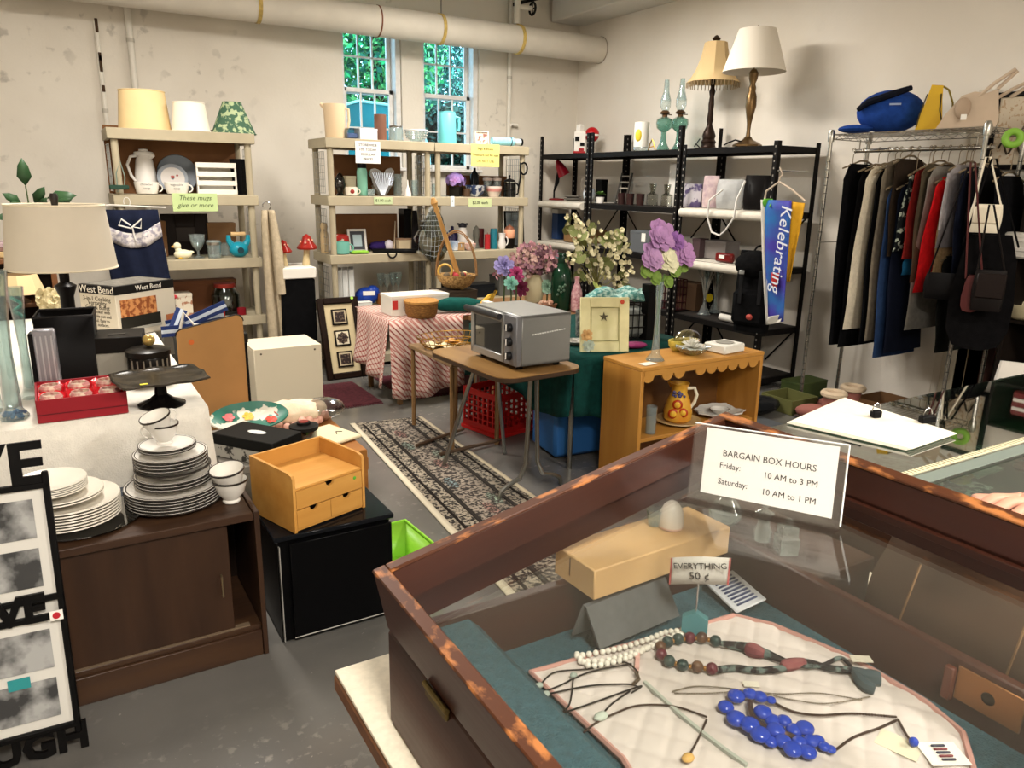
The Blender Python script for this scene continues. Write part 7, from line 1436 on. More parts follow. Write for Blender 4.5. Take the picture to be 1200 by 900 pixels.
obj('plastic_bag', G().sph((.17, .0, .055), (.12, .09, .054), 14, 8), glass('e6e6e4', .12, 2.2, .9, 'pb'), t)
l = pz(290, 500, ZN); t = thing('flower_tray', 'oval tray printed with red and green flowers', 'tray', (.65, 3.30, .475), .05)
obj('tray', G().lathe([(.001, .0), (.12, .0), (.17, .03), (.166, .035), (.12, .008), (.001, .007)], 36, sy=.55), mat('c9c4b4', .4, h2='2f6a5a', scale=9, lo=.48, hi=.5), t); t.rotation_euler = (.45, 0, .05)
for (x, y, c) in ((.09, -.02, 'c2402c'), (-.08, .03, 'c25a5a'), (.0, .02, 'd0a83a'), (.14, .02, 'b8382a'), (-.02, -.05, '2f7a5a')): obj('painted_flower', petals(G(), (x, y, .009), .026, 6, 1, (0, 0, 1)), mat(c, .5), t, smooth=False)
t = thing('tray_stand', 'grey carton under the flowered tray and the black box', 'box', (.555, 3.17, 0)); obj('body', G().box((0, 0, .2), (.17, .52, .4), .003), mat('6f6a60', .7), t); obj('lid', G().box((0, 0, .4), (.175, .525, .03), .003), mat('77726a', .7), t)
a, b, c = pz(253, 530, .44), pz(327, 545, .44), pz(337, 520, .44)
t = thing('shoe_box', 'black shoe box with a silver label and a patterned base', 'box', (.62, 3.01, .418), -.95); obj('base', G().box((0, 0, .035), (.30, .17, .07), .002), mat('a9a69e', .6, h2='3a3834', scale=40, lo=.55, hi=.6), t); obj('lid', G().box((0, 0, .075), (.306, .176, .045), .003), mat('151514', .5), t); obj('label', G().sph((.0, .0, .098), (.045, .02, .0015), 12, 4), mat('cfcfcc', .4), t)
l = pz(368, 500, ZN); t = thing('cutting_board', 'cream rectangular cutting board on the wooden chest', 'board', (.95, 3.24, ZN), .35); obj('board', G().box((0, 0, .009), (.27, .24, .016), .006), mat('d8cba8', .5), t); obj('mark', G().tube([(.06, -.03, .0175), (.08, -.0, .0175), (.1, -.02, .0175)], .003, 4), mat('3a3428', .6), t)
l = pz(365, 512, ZN + .02); t = thing('glass_canister', 'short clear canister with a black clamp lid', 'canister', (.865, 3.22, ZN + .019), 0); obj('jar', G().lathe([(.058, 0), (.06, .05), (.056, .05), (.054, .004)], 24), glass('cfd2d0', .06, 1.6, .8, 'gc'), t); obj('contents', G().lathe([(.05, .004), (.05, .035), (.001, .036)], 20), mat('8a8680', .6), t); obj('lid', G().lathe([(.064, .05), (.064, .066), (.05, .07), (.03, .072), (.03, .082), (.001, .084)], 28), mat('191817', .4), t); obj('emblem', G().lathe([(.022, .084), (.02, .086), (.001, .086)], 18), mat('7a2a22', .5), t)
# ---- brown cabinet
CBX0, CBX1, CBY0, CBY1, CBZ = -.72, .455, 2.265, 2.643, .50
DW = wood('2c1c13', '3c281b', 'z', 16, .4); DWX = wood('33221a', '46301f', 'x', 16, .36)
t = thing('media_cabinet', 'dark brown wood grain cabinet with a sliding door', 'cabinet', ((CBX0 + CBX1) / 2, (CBY0 + CBY1) / 2, 0)); w, d = CBX1 - CBX0, CBY1 - CBY0
obj('top_board', G().box((-.008, 0, CBZ - .0125), (w - .02, d, .025), .002), DWX, t)
for sx in (-1, 1): obj('side_panel', G().box((sx * (w / 2 - .008), .0, (CBZ + .004) / 2), (.016, d + .006, CBZ + .004), .002), DW, t)
obj('plinth', G().box((0, -d / 2 + .01, .045), (w - .033, .018, .09), .002), DWX, t); obj('bottom_board', G().box((0, .0, .1), (w - .033, d - .02, .018), .002), DWX, t); obj('back_panel', G().box((0, d / 2 - .006, CBZ / 2), (w - .033, .008, CBZ - .03)), mat('1c120c', .7), t)
obj('inner_divider', G().box((.12, .02, .29), (.015, d - .08, .36)), DW, t)
xr = pY(273, 690, CBY0).x - (CBX0 + CBX1) / 2
dr = obj('door', G().box(((xr - (w / 2 - .02)) / 2, -d / 2 + .022, .29), (xr + w / 2 - .02, .012, .362), .002), DW, t)
hq = pY(261, 688, CBY0); hx_, hz_ = hq.x - (CBX0 + CBX1) / 2, hq.z
obj('handle', G().tube([(hx_, -d / 2 + .014, hz_ + .035), (hx_, -d / 2 - .0, hz_ + .035), (hx_, -d / 2 - .0, hz_ - .035), (hx_, -d / 2 + .014, hz_ - .035)], .003, 6), mat('8a7a5e', .35, .8), dr)
obj('door_track', G().box((-.02, -d / 2 + .02, .112), (w - .06, .02, .005)), mat('6a5a48', .5), t)
ZC_ = CBZ + .002
# plates: cream stack and platinum-rimmed dinnerware
CP = mat('ddd6c8', .25); RIM = mat('4a4440', .25, .7); CHN = mat('e0dcd4', .2)
def pplate(lb, c, R_, z, m, g_, rim=None, oval=1, nm='plate'):
    t = thing(nm, lb, 'plate', (c[0], c[1], z), 0, g_); obj('dish', G().lathe([(.001, 0), (R_ * .62, 0), (R_, .016), (R_ - .002, .019), (R_ * .64, .006), (.001, .005)], 44, sy=oval), m, t)
    if rim: obj('rim_band', G().lathe([(R_ + .0006, .0148), (R_ + .0006, .0185), (R_ * .93, .0178), (R_ * .93, .0172)], 44, cap=False, sy=oval), rim, t)
    return t
c1 = pz(92, 622, ZC_); c1 = Vector((-.045, 2.45, 0)); z = ZC_
t = thing('glass_plate', 'large clear glass plate under the cream plates', 'plate', (-.015, 2.46, z), 0); obj('dish', G().lathe([(.001, 0), (.12, 0), (.165, .006), (.164, .009), (.001, .004)], 44), glass('b9b0a4', .05, 1.6, .85, 'gp'), t); z += .010
def nm_(i, n): return ('bottom' if i == 0 else 'top' if i == n - 1 else 'inner')
for i in range(7): pplate('%s cream dinner plate of the stack beside the metal words frame' % (nm_(i, 7)), c1, .137, z, CP, 'cream dinner plates'); z += .0088
z += .007
for i in range(2): pplate('%s cream salad plate above the dinner plates' % ('lower' if i == 0 else 'upper'), (c1.x - .02, c1.y + .005), .115, z, CP, 'cream salad plates'); z += .0075
z += .005
for i in range(5): pplate('%s cream side plate at the top of the stack' % nm_(i, 5), (c1.x - .04, c1.y + .01), .095, z, CP, 'cream side plates'); z += .0062
p_ = thing('price_sticker', 'tiny yellow green price sticker on the topmost cream plate', 'sticker', (c1.x - .06, c1.y - .01, z + .006)); obj('sticker', G().box((0, 0, 0), (.02, .012, .001)), mat('b9c93a', .6), p_)
c2 = pz(205, 600, ZC_); c2 = Vector((.24, 2.462, 0)); z = ZC_
for i in range(6): pplate('%s platinum rimmed dinner plate of the tall china stack' % nm_(i, 6), c2, .142, z, CHN, 'platinum rimmed dinner plates', RIM); z += .0095
z += .006
for i in range(3): pplate('%s platinum rimmed salad plate in the china stack' % nm_(i, 3), (c2.x + .005, c2.y + .004), .114, z, CHN, 'platinum rimmed salad plates', RIM); z += .0105
t = thing('serving_bowl', 'white rimmed soup bowl in the middle of the china stack', 'bowl', (c2.x + .005, c2.y, z)); obj('bowl', G().lathe([(.05, 0), (.085, .02), (.112, .03), (.11, .032), (.05, .006), (.001, .005)], 40), CHN, t); obj('rim_band', G().lathe([(.1125, .029), (.1125, .032), (.104, .0325)], 40, cap=False), RIM, t); z += .026
for i in range(4): pplate('%s platinum rimmed bread plate above the soup bowl' % nm_(i, 4), (c2.x + .002, c2.y + .003), .108, z, CHN, 'platinum rimmed bread plates', RIM); z += .0105
z += .008
for i in range(2): pplate('%s platinum rimmed saucer under the teacups' % ('lower' if i == 0 else 'upper'), (c2.x - .005, c2.y + .003), .083, z, CHN, 'platinum rimmed saucers', RIM); z += .010
def teacup(lb, loc, tilt=(0, 0, 0), ha=0, k=1.0):
    t = thing('teacup', lb, 'cup', loc, 0, 'platinum rimmed teacups'); t.rotation_euler = tilt
    obj('bowl', G().lathe(turn([(.02, 0), (.021, .004), (.018, .008), (.032, .026), (.041, .058), (.039, .058), (.03, .027), (.001, .012)], k), 28), CHN, t); obj('rim_band', G().lathe(turn([(.0414, .054), (.0416, .0585), (.039, .0585)], k), 28, cap=False), RIM, t)
    obj('handle', G().tube([(x, y, zz) for x, y, zz in arc((.037 * k * math.cos(ha), .037 * k * math.sin(ha), .036 * k), .02 * k, .018 * k, -1.3, 1.3, 8, ha)], .003, 6), CHN, t)
teacup('platinum rimmed teacup standing on the saucers', (c2.x - .012, c2.y, z + .009), ha=PI * .9, k=1.12)
teacup('platinum rimmed teacup tilted inside the cup below it', (c2.x - .014, c2.y + .003, z + .009 + .032), (.12, -.3, 0), .3, 1.12)
c3 = pz(277, 588, ZC_); teacup('platinum rimmed teacup at the cabinet corner', (.398, 2.385, ZC_), ha=1.0, k=1.3); teacup('platinum rimmed teacup stacked in the corner cup', (.398, 2.386, ZC_ + .04), (.1, -.12, 0), .9, 1.3)
teacup('platinum rimmed teacup lying behind the corner cups', (.392, 2.50, ZC_), (.0, .0, 0), .4, 1.2)
one('blue_notice', 'flat blue grey printed booklet behind the china stack', 'booklet', G().box((0, 0, .006), (.16, .07, .012), .002), mat('4d5664', .6, h2='b9bcc0', scale=40, lo=.6, hi=.63), (.175, 2.61, ZC_))
# ---- black cabinet with bamboo organiser
t = thing('black_cabinet', 'low glossy black cabinet with a silver bottom line', 'cabinet', (.70, 2.42, 0)); w, d, h = .40, .29, .393
BKM = mat('070708', .3)
obj('body', G().box((0, .005, (h - .02) / 2 + .004), (w - .015, d - .02, h - .03), .002), BKM, t); obj('top_board', G().box((0, 0, h - .009), (w + .01, d, .018), .003), mat('131417', .18), t); obj('front_door', G().box((.02, -d / 2 + .004, h / 2 - .008), (w - .05, .012, h - .045), .002), BKM, t)
obj('side_strip', G().box((-w / 2 + .012, -d / 2 + .006, h / 2 - .01), (.003, .012, h - .05)), mat('8f8d88', .4), t); obj('bottom_line', G().box((.02, -d / 2 + .0, .022), (w - .05, .006, .003)), mat('b9b6ae', .4), t)
ZK = .396; bw, bd, bhh = .285, .25, .205; BM_ = wood('b9813a', 'cf9a50', 'x', 12, .4); ba = math.radians(18.5)
A0 = pz(347, 627, ZK); t = thing('bamboo_organiser', 'bamboo desk organiser with three drawers on the black cabinet', 'organiser', (A0.x + bw / 2 * math.cos(ba) - bd / 2 * math.sin(ba), A0.y + bw / 2 * math.sin(ba) + bd / 2 * math.cos(ba) + .01, ZK), ba)
for sx in (-1, 1):
    pl = [(-bd / 2, 0), (bd / 2, 0), (bd / 2, bhh), (-bd / 2 + .03, bhh * .975), (-bd / 2 + .008, bhh * .95), (-bd / 2, bhh * .9)]
    obj('side_panel', G().at(Matrix(((0, 0, 1, sx * (bw / 2 - .005)), (1, 0, 0, 0), (0, 1, 0, 0), (0, 0, 0, 1)))).prism(pl, -.005, .005), BM_, t)
obj('back_panel', G().box((0, bd / 2 - .005, bhh / 2), (bw - .02, .01, bhh), .001), BM_, t); obj('shelf', G().box((0, 0, .145), (bw - .02, bd - .01, .008), .001), BM_, t); obj('bottom', G().box((0, 0, .006), (bw - .02, bd - .01, .008), .001), BM_, t)
def drawer(x0, x1, z0, z1):
    n = 8; cx = (x0 + x1) / 2; pl = [(x0, z0), (x1, z0), (x1, z1), (cx + .016, z1)] + [(cx + .016 * math.cos(a), z1 - .016 * math.sin(a)) for a in [PI * i / n for i in range(1, n)]] + [(cx - .016, z1), (x0, z1)]
    dd_ = obj('drawer', G().at(TR(0, -bd / 2 + .006, 0) @ RX).prism(pl, -.005, .005), BM_, t); obj('drawer_box', G().box((cx, 0.0, (z0 + z1) / 2 - .004), (x1 - x0 - .01, bd - .06, z1 - z0 - .02)), mat('2a1a0c', .7), dd_)
e = bw / 2 - .012; drawer(-e, e, .078, .14); drawer(-e, -.001, .012, .074); drawer(.001, e, .012, .074)
obj('green_dot', G().at(TR(e - .03, -bd / 2 + .0005, .122) @ RX).lathe([(.006, 0), (.006, .001)], 12), mat('5fae3a', .6), t)
# green bin
t = thing('green_basket', 'lime green plastic basin on the floor beside the black cabinet', 'basin', (1.025, 2.53, .002), .05); g = G(); gw, gd, gh = .22, .34, .14; GNM = mat('8cc63a', .35)
vs = [(-gw * .42, -gd * .42, 0), (gw * .42, -gd * .42, 0), (gw * .42, gd * .42, 0), (-gw * .42, gd * .42, 0), (-gw / 2, -gd / 2, gh), (gw / 2, -gd / 2, gh), (gw / 2, gd / 2, gh), (-gw / 2, gd / 2, gh)]
g.add(vs, [(3, 2, 1, 0), (0, 1, 5, 4), (1, 2, 6, 5), (2, 3, 7, 6), (3, 0, 4, 7)]); obj('basin', g, GNM, t, thick=.004)
obj('rim', G().tube([(-gw / 2, -gd / 2, gh), (gw / 2, -gd / 2, gh), (gw / 2, gd / 2, gh), (-gw / 2, gd / 2, gh)], .006, 6, True), GNM, t)
# ---- metal words frame leaning on the cabinet
LB = mat('0c0b0b', .45); xR = -.083
t = thing('word_frame', 'black multi photo frame with cut out metal words leaning on the cabinet', 'frame', (xR - .155, 2.085, .0)); t.rotation_euler = (-.145, 0, -.05); fw, fh = .31, .86
for x in (-fw / 2 + .008, fw / 2 - .008): obj('side_bar', G().box((x, 0, .41), (.016, .02, .72), .003), LB, t)
for z in (.075, .385, .435, .735): obj('cross_bar', G().box((0, 0, z), (fw, .02, .016), .003), LB, t)
text('word', 'LIVE', .15, LB, t, TR(-.005, -.0, .79) @ RX @ Matrix.Scale(1.12, 4, (1, 0, 0)), ext=.006, off=.004); text('word', 'LOVE', .10, LB, t, TR(-.012, -.008, .412) @ RX @ Matrix.Scale(1.02, 4, (1, 0, 0)), ext=.006, off=.004); text('word', 'LAUGH', .10, LB, t, TR(-.005, -.0, .036) @ RX @ Matrix.Scale(1.05, 4, (1, 0, 0)), ext=.006, off=.004)
for z0, z1 in ((.083, .377), (.443, .727)):
    mt = obj('mat_board', G().box((0, .004, (z0 + z1) / 2), (fw - .03, .006, z1 - z0)), mat('d3d0c8', .5), t)
    for k in range(2):
        zc_ = z0 + (z1 - z0) * (.27 + .46 * k); obj('photo', G().box((.01, -.0005, zc_), (fw * .66, .003, (z1 - z0) * .36)), mat('3a3a3a', .5, h2='a5a5a3', scale=9, lo=.42, hi=.58), mt)
obj('word_backing', G().box((0, .006, .41), (fw - .03, .004, .036)), mat('c9c6be', .5), t)
obj('sticker', G().box((fw / 2 - .022, -.0165, .388), (.03, .002, .026)), WHITE, t); obj('sticker_dot', G().cyl((fw / 2 - .022, -.0175, .388), (fw / 2 - .022, -.0185, .388), .009, 14), mat('b3202c', .5), t)
obj('teal_print', G().box((.03, -.003, .22), (.05, .002, .03)), mat('2f8a8c', .5), t)
# ================================================================== JEWELLERY CASE ON ITS TABLE
ZTB = .74; KX0, KX1, KY0, KY1 = .342, 1.008, .20, .894; ZRIM = .891
MAH = wood('301710', '482316', 'y', 12, .38); MAHX = wood('2c150d', '422013', 'x', 12, .42); EDGE = mat('47240f', .5, h2='a06434', scale=55, lo=.52, hi=.64, stretch=(1, .5, 1)); EDGX = mat('47240f', .5, h2='a06434', scale=55, lo=.52, hi=.64, stretch=(.5, 1, 1))
t = thing('case_table', 'cream topped work table with a brown edge under the jewellery case', 'table', (.84, .45, 0)); tw, td = 1.06, 1.2
obj('table_top', G().box((0, 0, ZTB - .003), (tw, td, .006), .001), mat('d3c9b4', .5, var=.06, scale=90), t); obj('edge_band', G().box((0, 0, ZTB - .022), (tw + .004, td + .004, .03), .004), wood('5c3a22', '754c2e', 'x'), t); obj('apron', G().box((0, 0, ZTB - .09), (tw - .09, td - .09, .1), .003), wood('3c2617', '4c3320', 'x'), t)
for sx in (-1, 1):
    for sy in (-1, 1): obj('leg', G().box((sx * (tw / 2 - .08), sy * (td / 2 - .08), (ZTB - .04) / 2), (.05, .05, ZTB - .04), .004), wood('3c2617', '4c3320', 'z'), t)
# ---- base
w, d = KX1 - KX0, KY1 - KY0; th = .018; z0 = ZTB + .002; hb = ZRIM - z0
t = thing('jewellery_case', 'mahogany jewellery display case with its glass lid propped open', 'display case', ((KX0 + KX1) / 2, (KY0 + KY1) / 2, z0))
for sx in (-1, 1): obj('side_wall', G().box((sx * (w / 2 - th / 2), 0, hb / 2), (th, d, hb), .003), MAH, t)
for sy in (-1, 1): obj('end_wall', G().box((0, sy * (d / 2 - th / 2), hb / 2), (w - 2 * th, th, hb), .002), MAHX, t)
obj('bottom_board', G().box((0, 0, .006), (w - 2 * th, d - 2 * th, .012)), MAHX, t)
TC = mat('3a5c66', .95, var=.2, scale=90, bump=.7, bscale=300)
obj('carpet_lining', G().box((0, 0, .040), (w - 2 * th - .002, d - 2 * th - .002, .055), .004), TC, t)
obj('carpet_side', G().box((-w / 2 + th + .057, 0, .112), (.105, d - 2 * th - .004, .086), .02), TC, t)
ly = pX(1165, 790, KX1 - th).y - (KY0 + KY1) / 2
lk = obj('lock_plate', G().box((w / 2 - th - .0015, ly, hb - .035), (.003, .085, .05), .001), mat('8a5a30', .4, .5), t); obj('keyhole', G().sph((w / 2 - th - .003, ly, hb - .035), (.002, .009, .009), 12, 6), mat('1c130c', .5), lk); obj('lock_bar', G().box((w / 2 - th - .006, ly + .05, hb - .04), (.01, .014, .05), .002), mat('5a2c1c', .4), lk)
# lid: hinged on the left edge and propped up
LA = math.radians(11.6); lh = .094
lid = obj('lid', G(), MAH, t); lid.location = (-w / 2, 0, ZRIM - z0 + .002); lid.rotation_euler = (0, -LA, 0)
def lidpart(nm, g, m): o = obj(nm, g, m, lid); return o
lidpart('lid_rail', G().box((th / 2, 0, lh / 2), (th, d, lh), .003), MAH); lidpart('lid_rail', G().box((w - th / 2, 0, lh / 2), (th, d, lh), .003), MAH)
lidpart('lid_end', G().box((w / 2, d / 2 - th / 2, lh / 2), (w - 2 * th, th, lh), .002), MAHX); lidpart('lid_end', G().box((w / 2, -d / 2 + th / 2, lh / 2), (w - 2 * th, th, lh), .002), MAHX)
for x in (th / 2, w - th / 2): lidpart('worn_edge', G().box((x, 0, lh + .001), (th + .002, d + .002, .006), .002), EDGE)
for y in (-d / 2 + th / 2, d / 2 - th / 2): lidpart('worn_edge', G().box((w / 2, y, lh + .001), (w - 2 * th, th + .002, .006), .002), EDGX)
zgl = .040
for x in (th + .004, w - th - .004): lidpart('glass_stop', G().box((x, 0, zgl - .008), (.008, d - 2 * th, .012), .001), MAH)
lidpart('lid_glass', G().box((w / 2, 0, zgl), (w - 2 * th, d - 2 * th, .004)), glass('fbfcfa', .015, 1.4, 1.0, 'lidg'))
for yh in (.727, .40):
    yy = yh - (KY0 + KY1) / 2; obj('hinge', G().box((-w / 2 - .003, yy, hb - .006), (.006, .06, .016), .002).cyl((-w / 2 - .005, yy - .032, hb + .002), (-w / 2 - .005, yy + .032, hb + .002), .004, 8), mat('6a5a34', .45, .7), t)
def lidz(x, h=0): return ZRIM + .002 + (x - KX0) * math.tan(LA) + h / math.cos(LA)
def onlid(px, py, h):
    d_ = ray(px, py); k = math.tan(LA); b0 = ZRIM + .002 - KX0 * k + h / math.cos(LA); s_ = (b0 - H) / (d_.z - k * d_.x); return CAM + d_ * s_
ZQ = z0 + .0720
# ---- quilt
Q = [pz(x, y, ZQ) for x, y in ((622, 791), (860, 724), (905, 735), (1000, 775), (1085, 826), (1128, 862), (1140, 905), (1140, 980), (800, 1010), (730, 893))]
KXm = KX1 - th - .006
pl = [(max(.435, min(KXm, q.x)), max(KY0 + .03, min(KY1 - th - .006, q.y))) for q in Q]
cxq = sum(p[0] for p in pl) / len(pl); cyq = sum(p[1] for p in pl) / len(pl)
QM = mat('cbc1bb', .9, var=.04, scale=30)
t = thing('quilted_mat', 'cream quilted place mat with pink piping lining the jewellery case', 'mat', (0, 0, ZQ))
n = 40; x0, x1, y0, y1 = min(p[0] for p in pl), max(p[0] for p in pl), min(p[1] for p in pl), max(p[1] for p in pl)
def inside(x, y):
    c = False
    for i in range(len(pl)):
        a, b = pl[i], pl[i - 1]
        if (a[1] > y) != (b[1] > y) and x < (b[0] - a[0]) * (y - a[1]) / (b[1] - a[1]) + a[0]: c = not c
    return c
g = G(); N = 130; idx = {}
def qz(x, y): u, v = ((x * .8 + y * .6) * 26) % 1 - .5, ((x * .6 - y * .8) * 26) % 1 - .5; return .0055 - .0045 * max(0, 2 * abs(u) - .55) - .0045 * max(0, 2 * abs(v) - .55)
for i in range(N):
    for j in range(N):
        xa, ya = x0 + (x1 - x0) * (i + .5) / N, y0 + (y1 - y0) * (j + .5) / N
        if inside(xa, ya):
            q = []
            for (u, v) in ((i, j), (i + 1, j), (i + 1, j + 1), (i, j + 1)):
                if (u, v) not in idx: X_, Y_ = x0 + (x1 - x0) * u / N, y0 + (y1 - y0) * v / N; idx[(u, v)] = len(g.v); g.v.append(Vector((X_, Y_, qz(X_, Y_))))
                q.append(idx[(u, v)])
            g.f.append(tuple(q))
obj('quilt', g, QM, t); obj('piping', G().tube([(a, b, .004) for a, b in pl], .0045, 6, True), mat('b98a80', .9), t)
ZJ = ZQ + .0065
def jp(px, py, dz=0): p = pz(px, py, ZJ); return Vector((p.x, p.y, ZJ + dz))
def path(pts, n=6):
    P = [jp(*p) if len(p) == 2 else p for p in pts]; out = []
    for i in range(len(P) - 1):
        a, b, c, d_ = P[max(i - 1, 0)], P[i], P[i + 1], P[min(i + 2, len(P) - 1)]
        for k in range(n): u = k / n; out.append(.5 * ((2 * b) + (c - a) * u + (2 * a - 5 * b + 4 * c - d_) * u * u + (3 * b - a - 3 * c + d_) * u ** 3))
    return out + [P[-1]]
def beads(g, pts, r, step):
    acc = 0; last = pts[0]; out = [pts[0]]
    for p in pts[1:]:
        acc += (p - last).length; last = p
        if acc >= step: acc = 0; out.append(p)
    for p in out: g.sph(p + Vector((0, 0, r)), r, 10, 7)
    return out
# pearl strands
t = thing('pearl_necklace', 'three strand white pearl necklace lying on the quilted mat', 'necklace')
for k, pts in enumerate((((676, 772), (700, 768), (730, 762), (760, 752), (780, 744), (800, 742)), ((680, 778), (705, 778), (735, 770), (765, 760), (785, 752), (800, 746)), ((676, 770), (690, 783), (715, 780), (740, 772), (770, 756), (797, 745)))):
    o = obj('pearl_strand', (lambda g: (beads(g, path(pts, 14), .0047, .0088), g)[1])(G()), mat('e2ddd2', .2), t); o['kind'] = 'stuff'
# black cord necklaces
for lb, pp in (('black cord necklace with clear pendant in a wide loop', [((632, 806), (650, 790), (690, 786), (730, 778), (748, 790)), ((634, 814), (655, 806), (690, 790), (740, 780))]), ('black cord necklace trailing below the pearls', [((640, 816), (690, 806), (735, 804), (750, 808)), ((659, 838), (700, 824), (733, 812), (752, 806), (740, 814))]), ('black cord necklace with tiny glass drop', [((672, 794), (668, 825), (660, 836)), ((738, 812), (718, 826), (705, 840))])):
    t = thing('cord_necklace', lb, 'necklace', group='black cord necklaces')
    for p in pp: obj('cord', G().tube([q + Vector((0, 0, .003)) for q in path(p, 8)], .0013, 5), mat('17120f', .6), t)
    q = jp(*pp[0][0]); obj('pendant', G().sph(q + Vector((0, 0, .004)), (.006, .005, .004), 8, 6), mat('9aa59c', .15), t)
obj('clasp', G().tube([jp(745, 792) + Vector((0, 0, .006)), jp(748, 800) + Vector((0, 0, .006)), jp(742, 806) + Vector((0, 0, .006))], .003, 6), mat('6a5a48', .3, .8), bpy.data.objects['cord_necklace'])
# patterned bead necklace with ribbon
t = thing('ribbon_necklace', 'dark patterned bead necklace with a twisted fabric ribbon', 'necklace'); L1 = path(((838, 757), (820, 753), (800, 754), (782, 758), (773, 766), (778, 777), (792, 784), (812, 787), (835, 790)), 10)
g1, g2, g3 = G(), G(), G(); bs = beads(G(), L1, .009, .0185)
for i, p in enumerate(bs):
    o = obj('bead', G().sph(p + Vector((0, 0, .009)), .0088, 12, 8), mat(('1f2a2a', '4a3228', '5a1f2a', '26383a')[i % 4], .3, h2=('2c4644', '6a4c34', '5c2230', '3c4c46')[i % 4], scale=120), t)
    if i < len(bs) - 1: m_ = (p + bs[i + 1]) / 2 + Vector((0, 0, .008)); obj('spacer', G().sph(m_, .0036, 8, 6), mat('a5763c', .3, .8), t)
RBN = mat('241f22', .8, h2='5c6a66', scale=70, lo=.5, hi=.56); RB2 = mat('6a3038', .8, h2='8a5050', scale=60)
up = Vector((0, 0, .006))
obj('ribbon', G().tube([q + up for q in path(((838, 757), (870, 762), (885, 766), (915, 777), (940, 785), (965, 783), (985, 775), (1000, 790)), 6)], [.003 + .006 * math.sin(min(1, i / 20) * PI) for i in range(43)], 8), RBN, t); obj('ribbon', G().tube([q + up for q in path(((836, 790), (860, 787), (890, 790), (918, 787), (942, 780), (970, 787), (1000, 790)), 6)], .005, 8), RBN, t)
obj('ribbon_patch', G().tube([q + up * 1.3 for q in path(((873, 764), (895, 772)), 6)], [.006, .01, .011, .011, .01, .008, .006], 8).tube([q + up * 1.3 for q in path(((915, 786), (942, 781)), 6)], [.005, .008, .009, .009, .008, .007, .006], 8), RB2, t)
obj('tassel', G().tube([q + up for q in path(((998, 789), (1012, 797), (1030, 800)), 4)], [.005, .007, .009, .010, .011, .012, .012, .012, .011][:9], 8).tube([q + up for q in path(((1000, 791), (1012, 806), (1024, 812)), 4)], [.005, .006, .008, .009, .009, .009, .009, .008, .008][:9], 8), mat('3c4a4e', .7), t)
one('tag_card', 'small cream price card beside the ribbon necklace', 'tag', G().box((0, 0, .004), (.03, .016, .001)).box((-.006, 0, .0048), (.006, .005, .0004)), mat('d9d2c0', .7), jp(1008, 779, .006), -.6)
one('tag_card', 'small white price card above the blue necklace', 'tag', G().box((0, 0, .002), (.022, .012, .001)).box((-.004, 0, .0028), (.004, .004, .0004)), mat('dcd6c8', .7), jp(880, 803), -.6)
# blue bead necklace
t = thing('blue_necklace', 'necklace of glossy cobalt blue teardrops on a dark chain', 'necklace'); BLU = mat('1c3fae', .15)
for (x, y, r) in ((862, 823, 11), (850, 834, 10), (878, 820, 9), (890, 823, 9), (903, 826, 6), (862, 850, 12), (878, 858, 12), (890, 868, 12), (893, 843, 11), (905, 850, 10), (908, 864, 11), (918, 852, 9), (917, 876, 10), (930, 862, 10), (928, 886, 11), (942, 862, 11), (946, 888, 10), (950, 874, 9), (958, 872, 8), (965, 880, 7), (973, 883, 6), (903, 875, 8), (936, 875, 9)):
    q = jp(x, y); rr = r * .00115; obj('drop', G().sph(q + Vector((0, 0, rr * .6 + rnd(0, .004))), (rr * .95, rr * .95, rr * .6), 14, 9), BLU, t)
CHN_ = mat('5a463c', .35, .8)
def chain(nm, pts, par, r=.0017, m=CHN_):
    P = path(pts, 16); g = G(); acc = 0
    for i in range(len(P) - 1):
        a, b = P[i], P[i + 1]; g.sph((a + b) / 2 + Vector((0, 0, .0025)), (r * 1.2, r * 1.2, r), 6, 4)
    g.tube([q + Vector((0, 0, .0022)) for q in P], r * .55, 4); o = obj(nm, g, m, par); o['kind'] = 'stuff'; return o
chain('chain', ((908, 826), (930, 836), (960, 840), (1000, 838), (1050, 842)), t); chain('chain', ((975, 884), (1000, 866), (1030, 855), (1052, 845)), t); chain('chain', ((1052, 845), (1060, 860), (1068, 872)), t); obj('drop', G().sph(jp(1070, 874) + Vector((0, 0, .006)), .006, 12, 8), BLU, t)
obj('cluster_core', G().tube([q + Vector((0, 0, .008)) for q in path(((878, 828), (882, 846), (900, 860), (925, 868), (940, 878)), 4)], .004, 6), CHN_, t)
# fine chains
t = thing('fine_chain', 'very fine silver chain looped across the quilted mat', 'necklace'); chain('chain', ((788, 812), (815, 806), (850, 808), (880, 812), (915, 815), (960, 814), (1010, 822)), t, .0011, mat('a59c8c', .3, .8)); chain('chain', ((790, 814), (830, 814), (880, 812), (930, 822), (970, 826), (1020, 818)), t, .0011, mat('a59c8c', .3, .8))
t = thing('stone_necklace', 'thin beaded necklace with a pale oval stone', 'necklace'); chain('chain', ((684, 860), (700, 848), (720, 838), (745, 829), (775, 828), (800, 832), (828, 842)), t, .0014); obj('stone', G().sph(jp(704, 843) + Vector((0, 0, .005)), (.011, .007, .005), 12, 8), mat('b9c2b6', .15), t); chain('chain', ((828, 845), (818, 868), (806, 890)), t, .0014); obj('stone', G().sph(jp(806, 892) + Vector((0, 0, .005)), (.009, .007, .005), 10, 6), mat('c9a05a', .3), t)
one('ribbon_strip', 'flat pale green satin ribbon lying diagonally on the mat', 'ribbon', G().tube([q + Vector((0, 0, .001)) for q in path(((755, 800), (790, 832), (830, 865), (875, 898)), 4)], .0035, 4), mat('a5aaa0', .4))
one('pink_ribbon', 'short pink ribbon tab near the pearl strands', 'ribbon', G().tube([jp(747, 768, .002), jp(746, 786, .002)], .0045, 4), mat('d3a59c', .6))
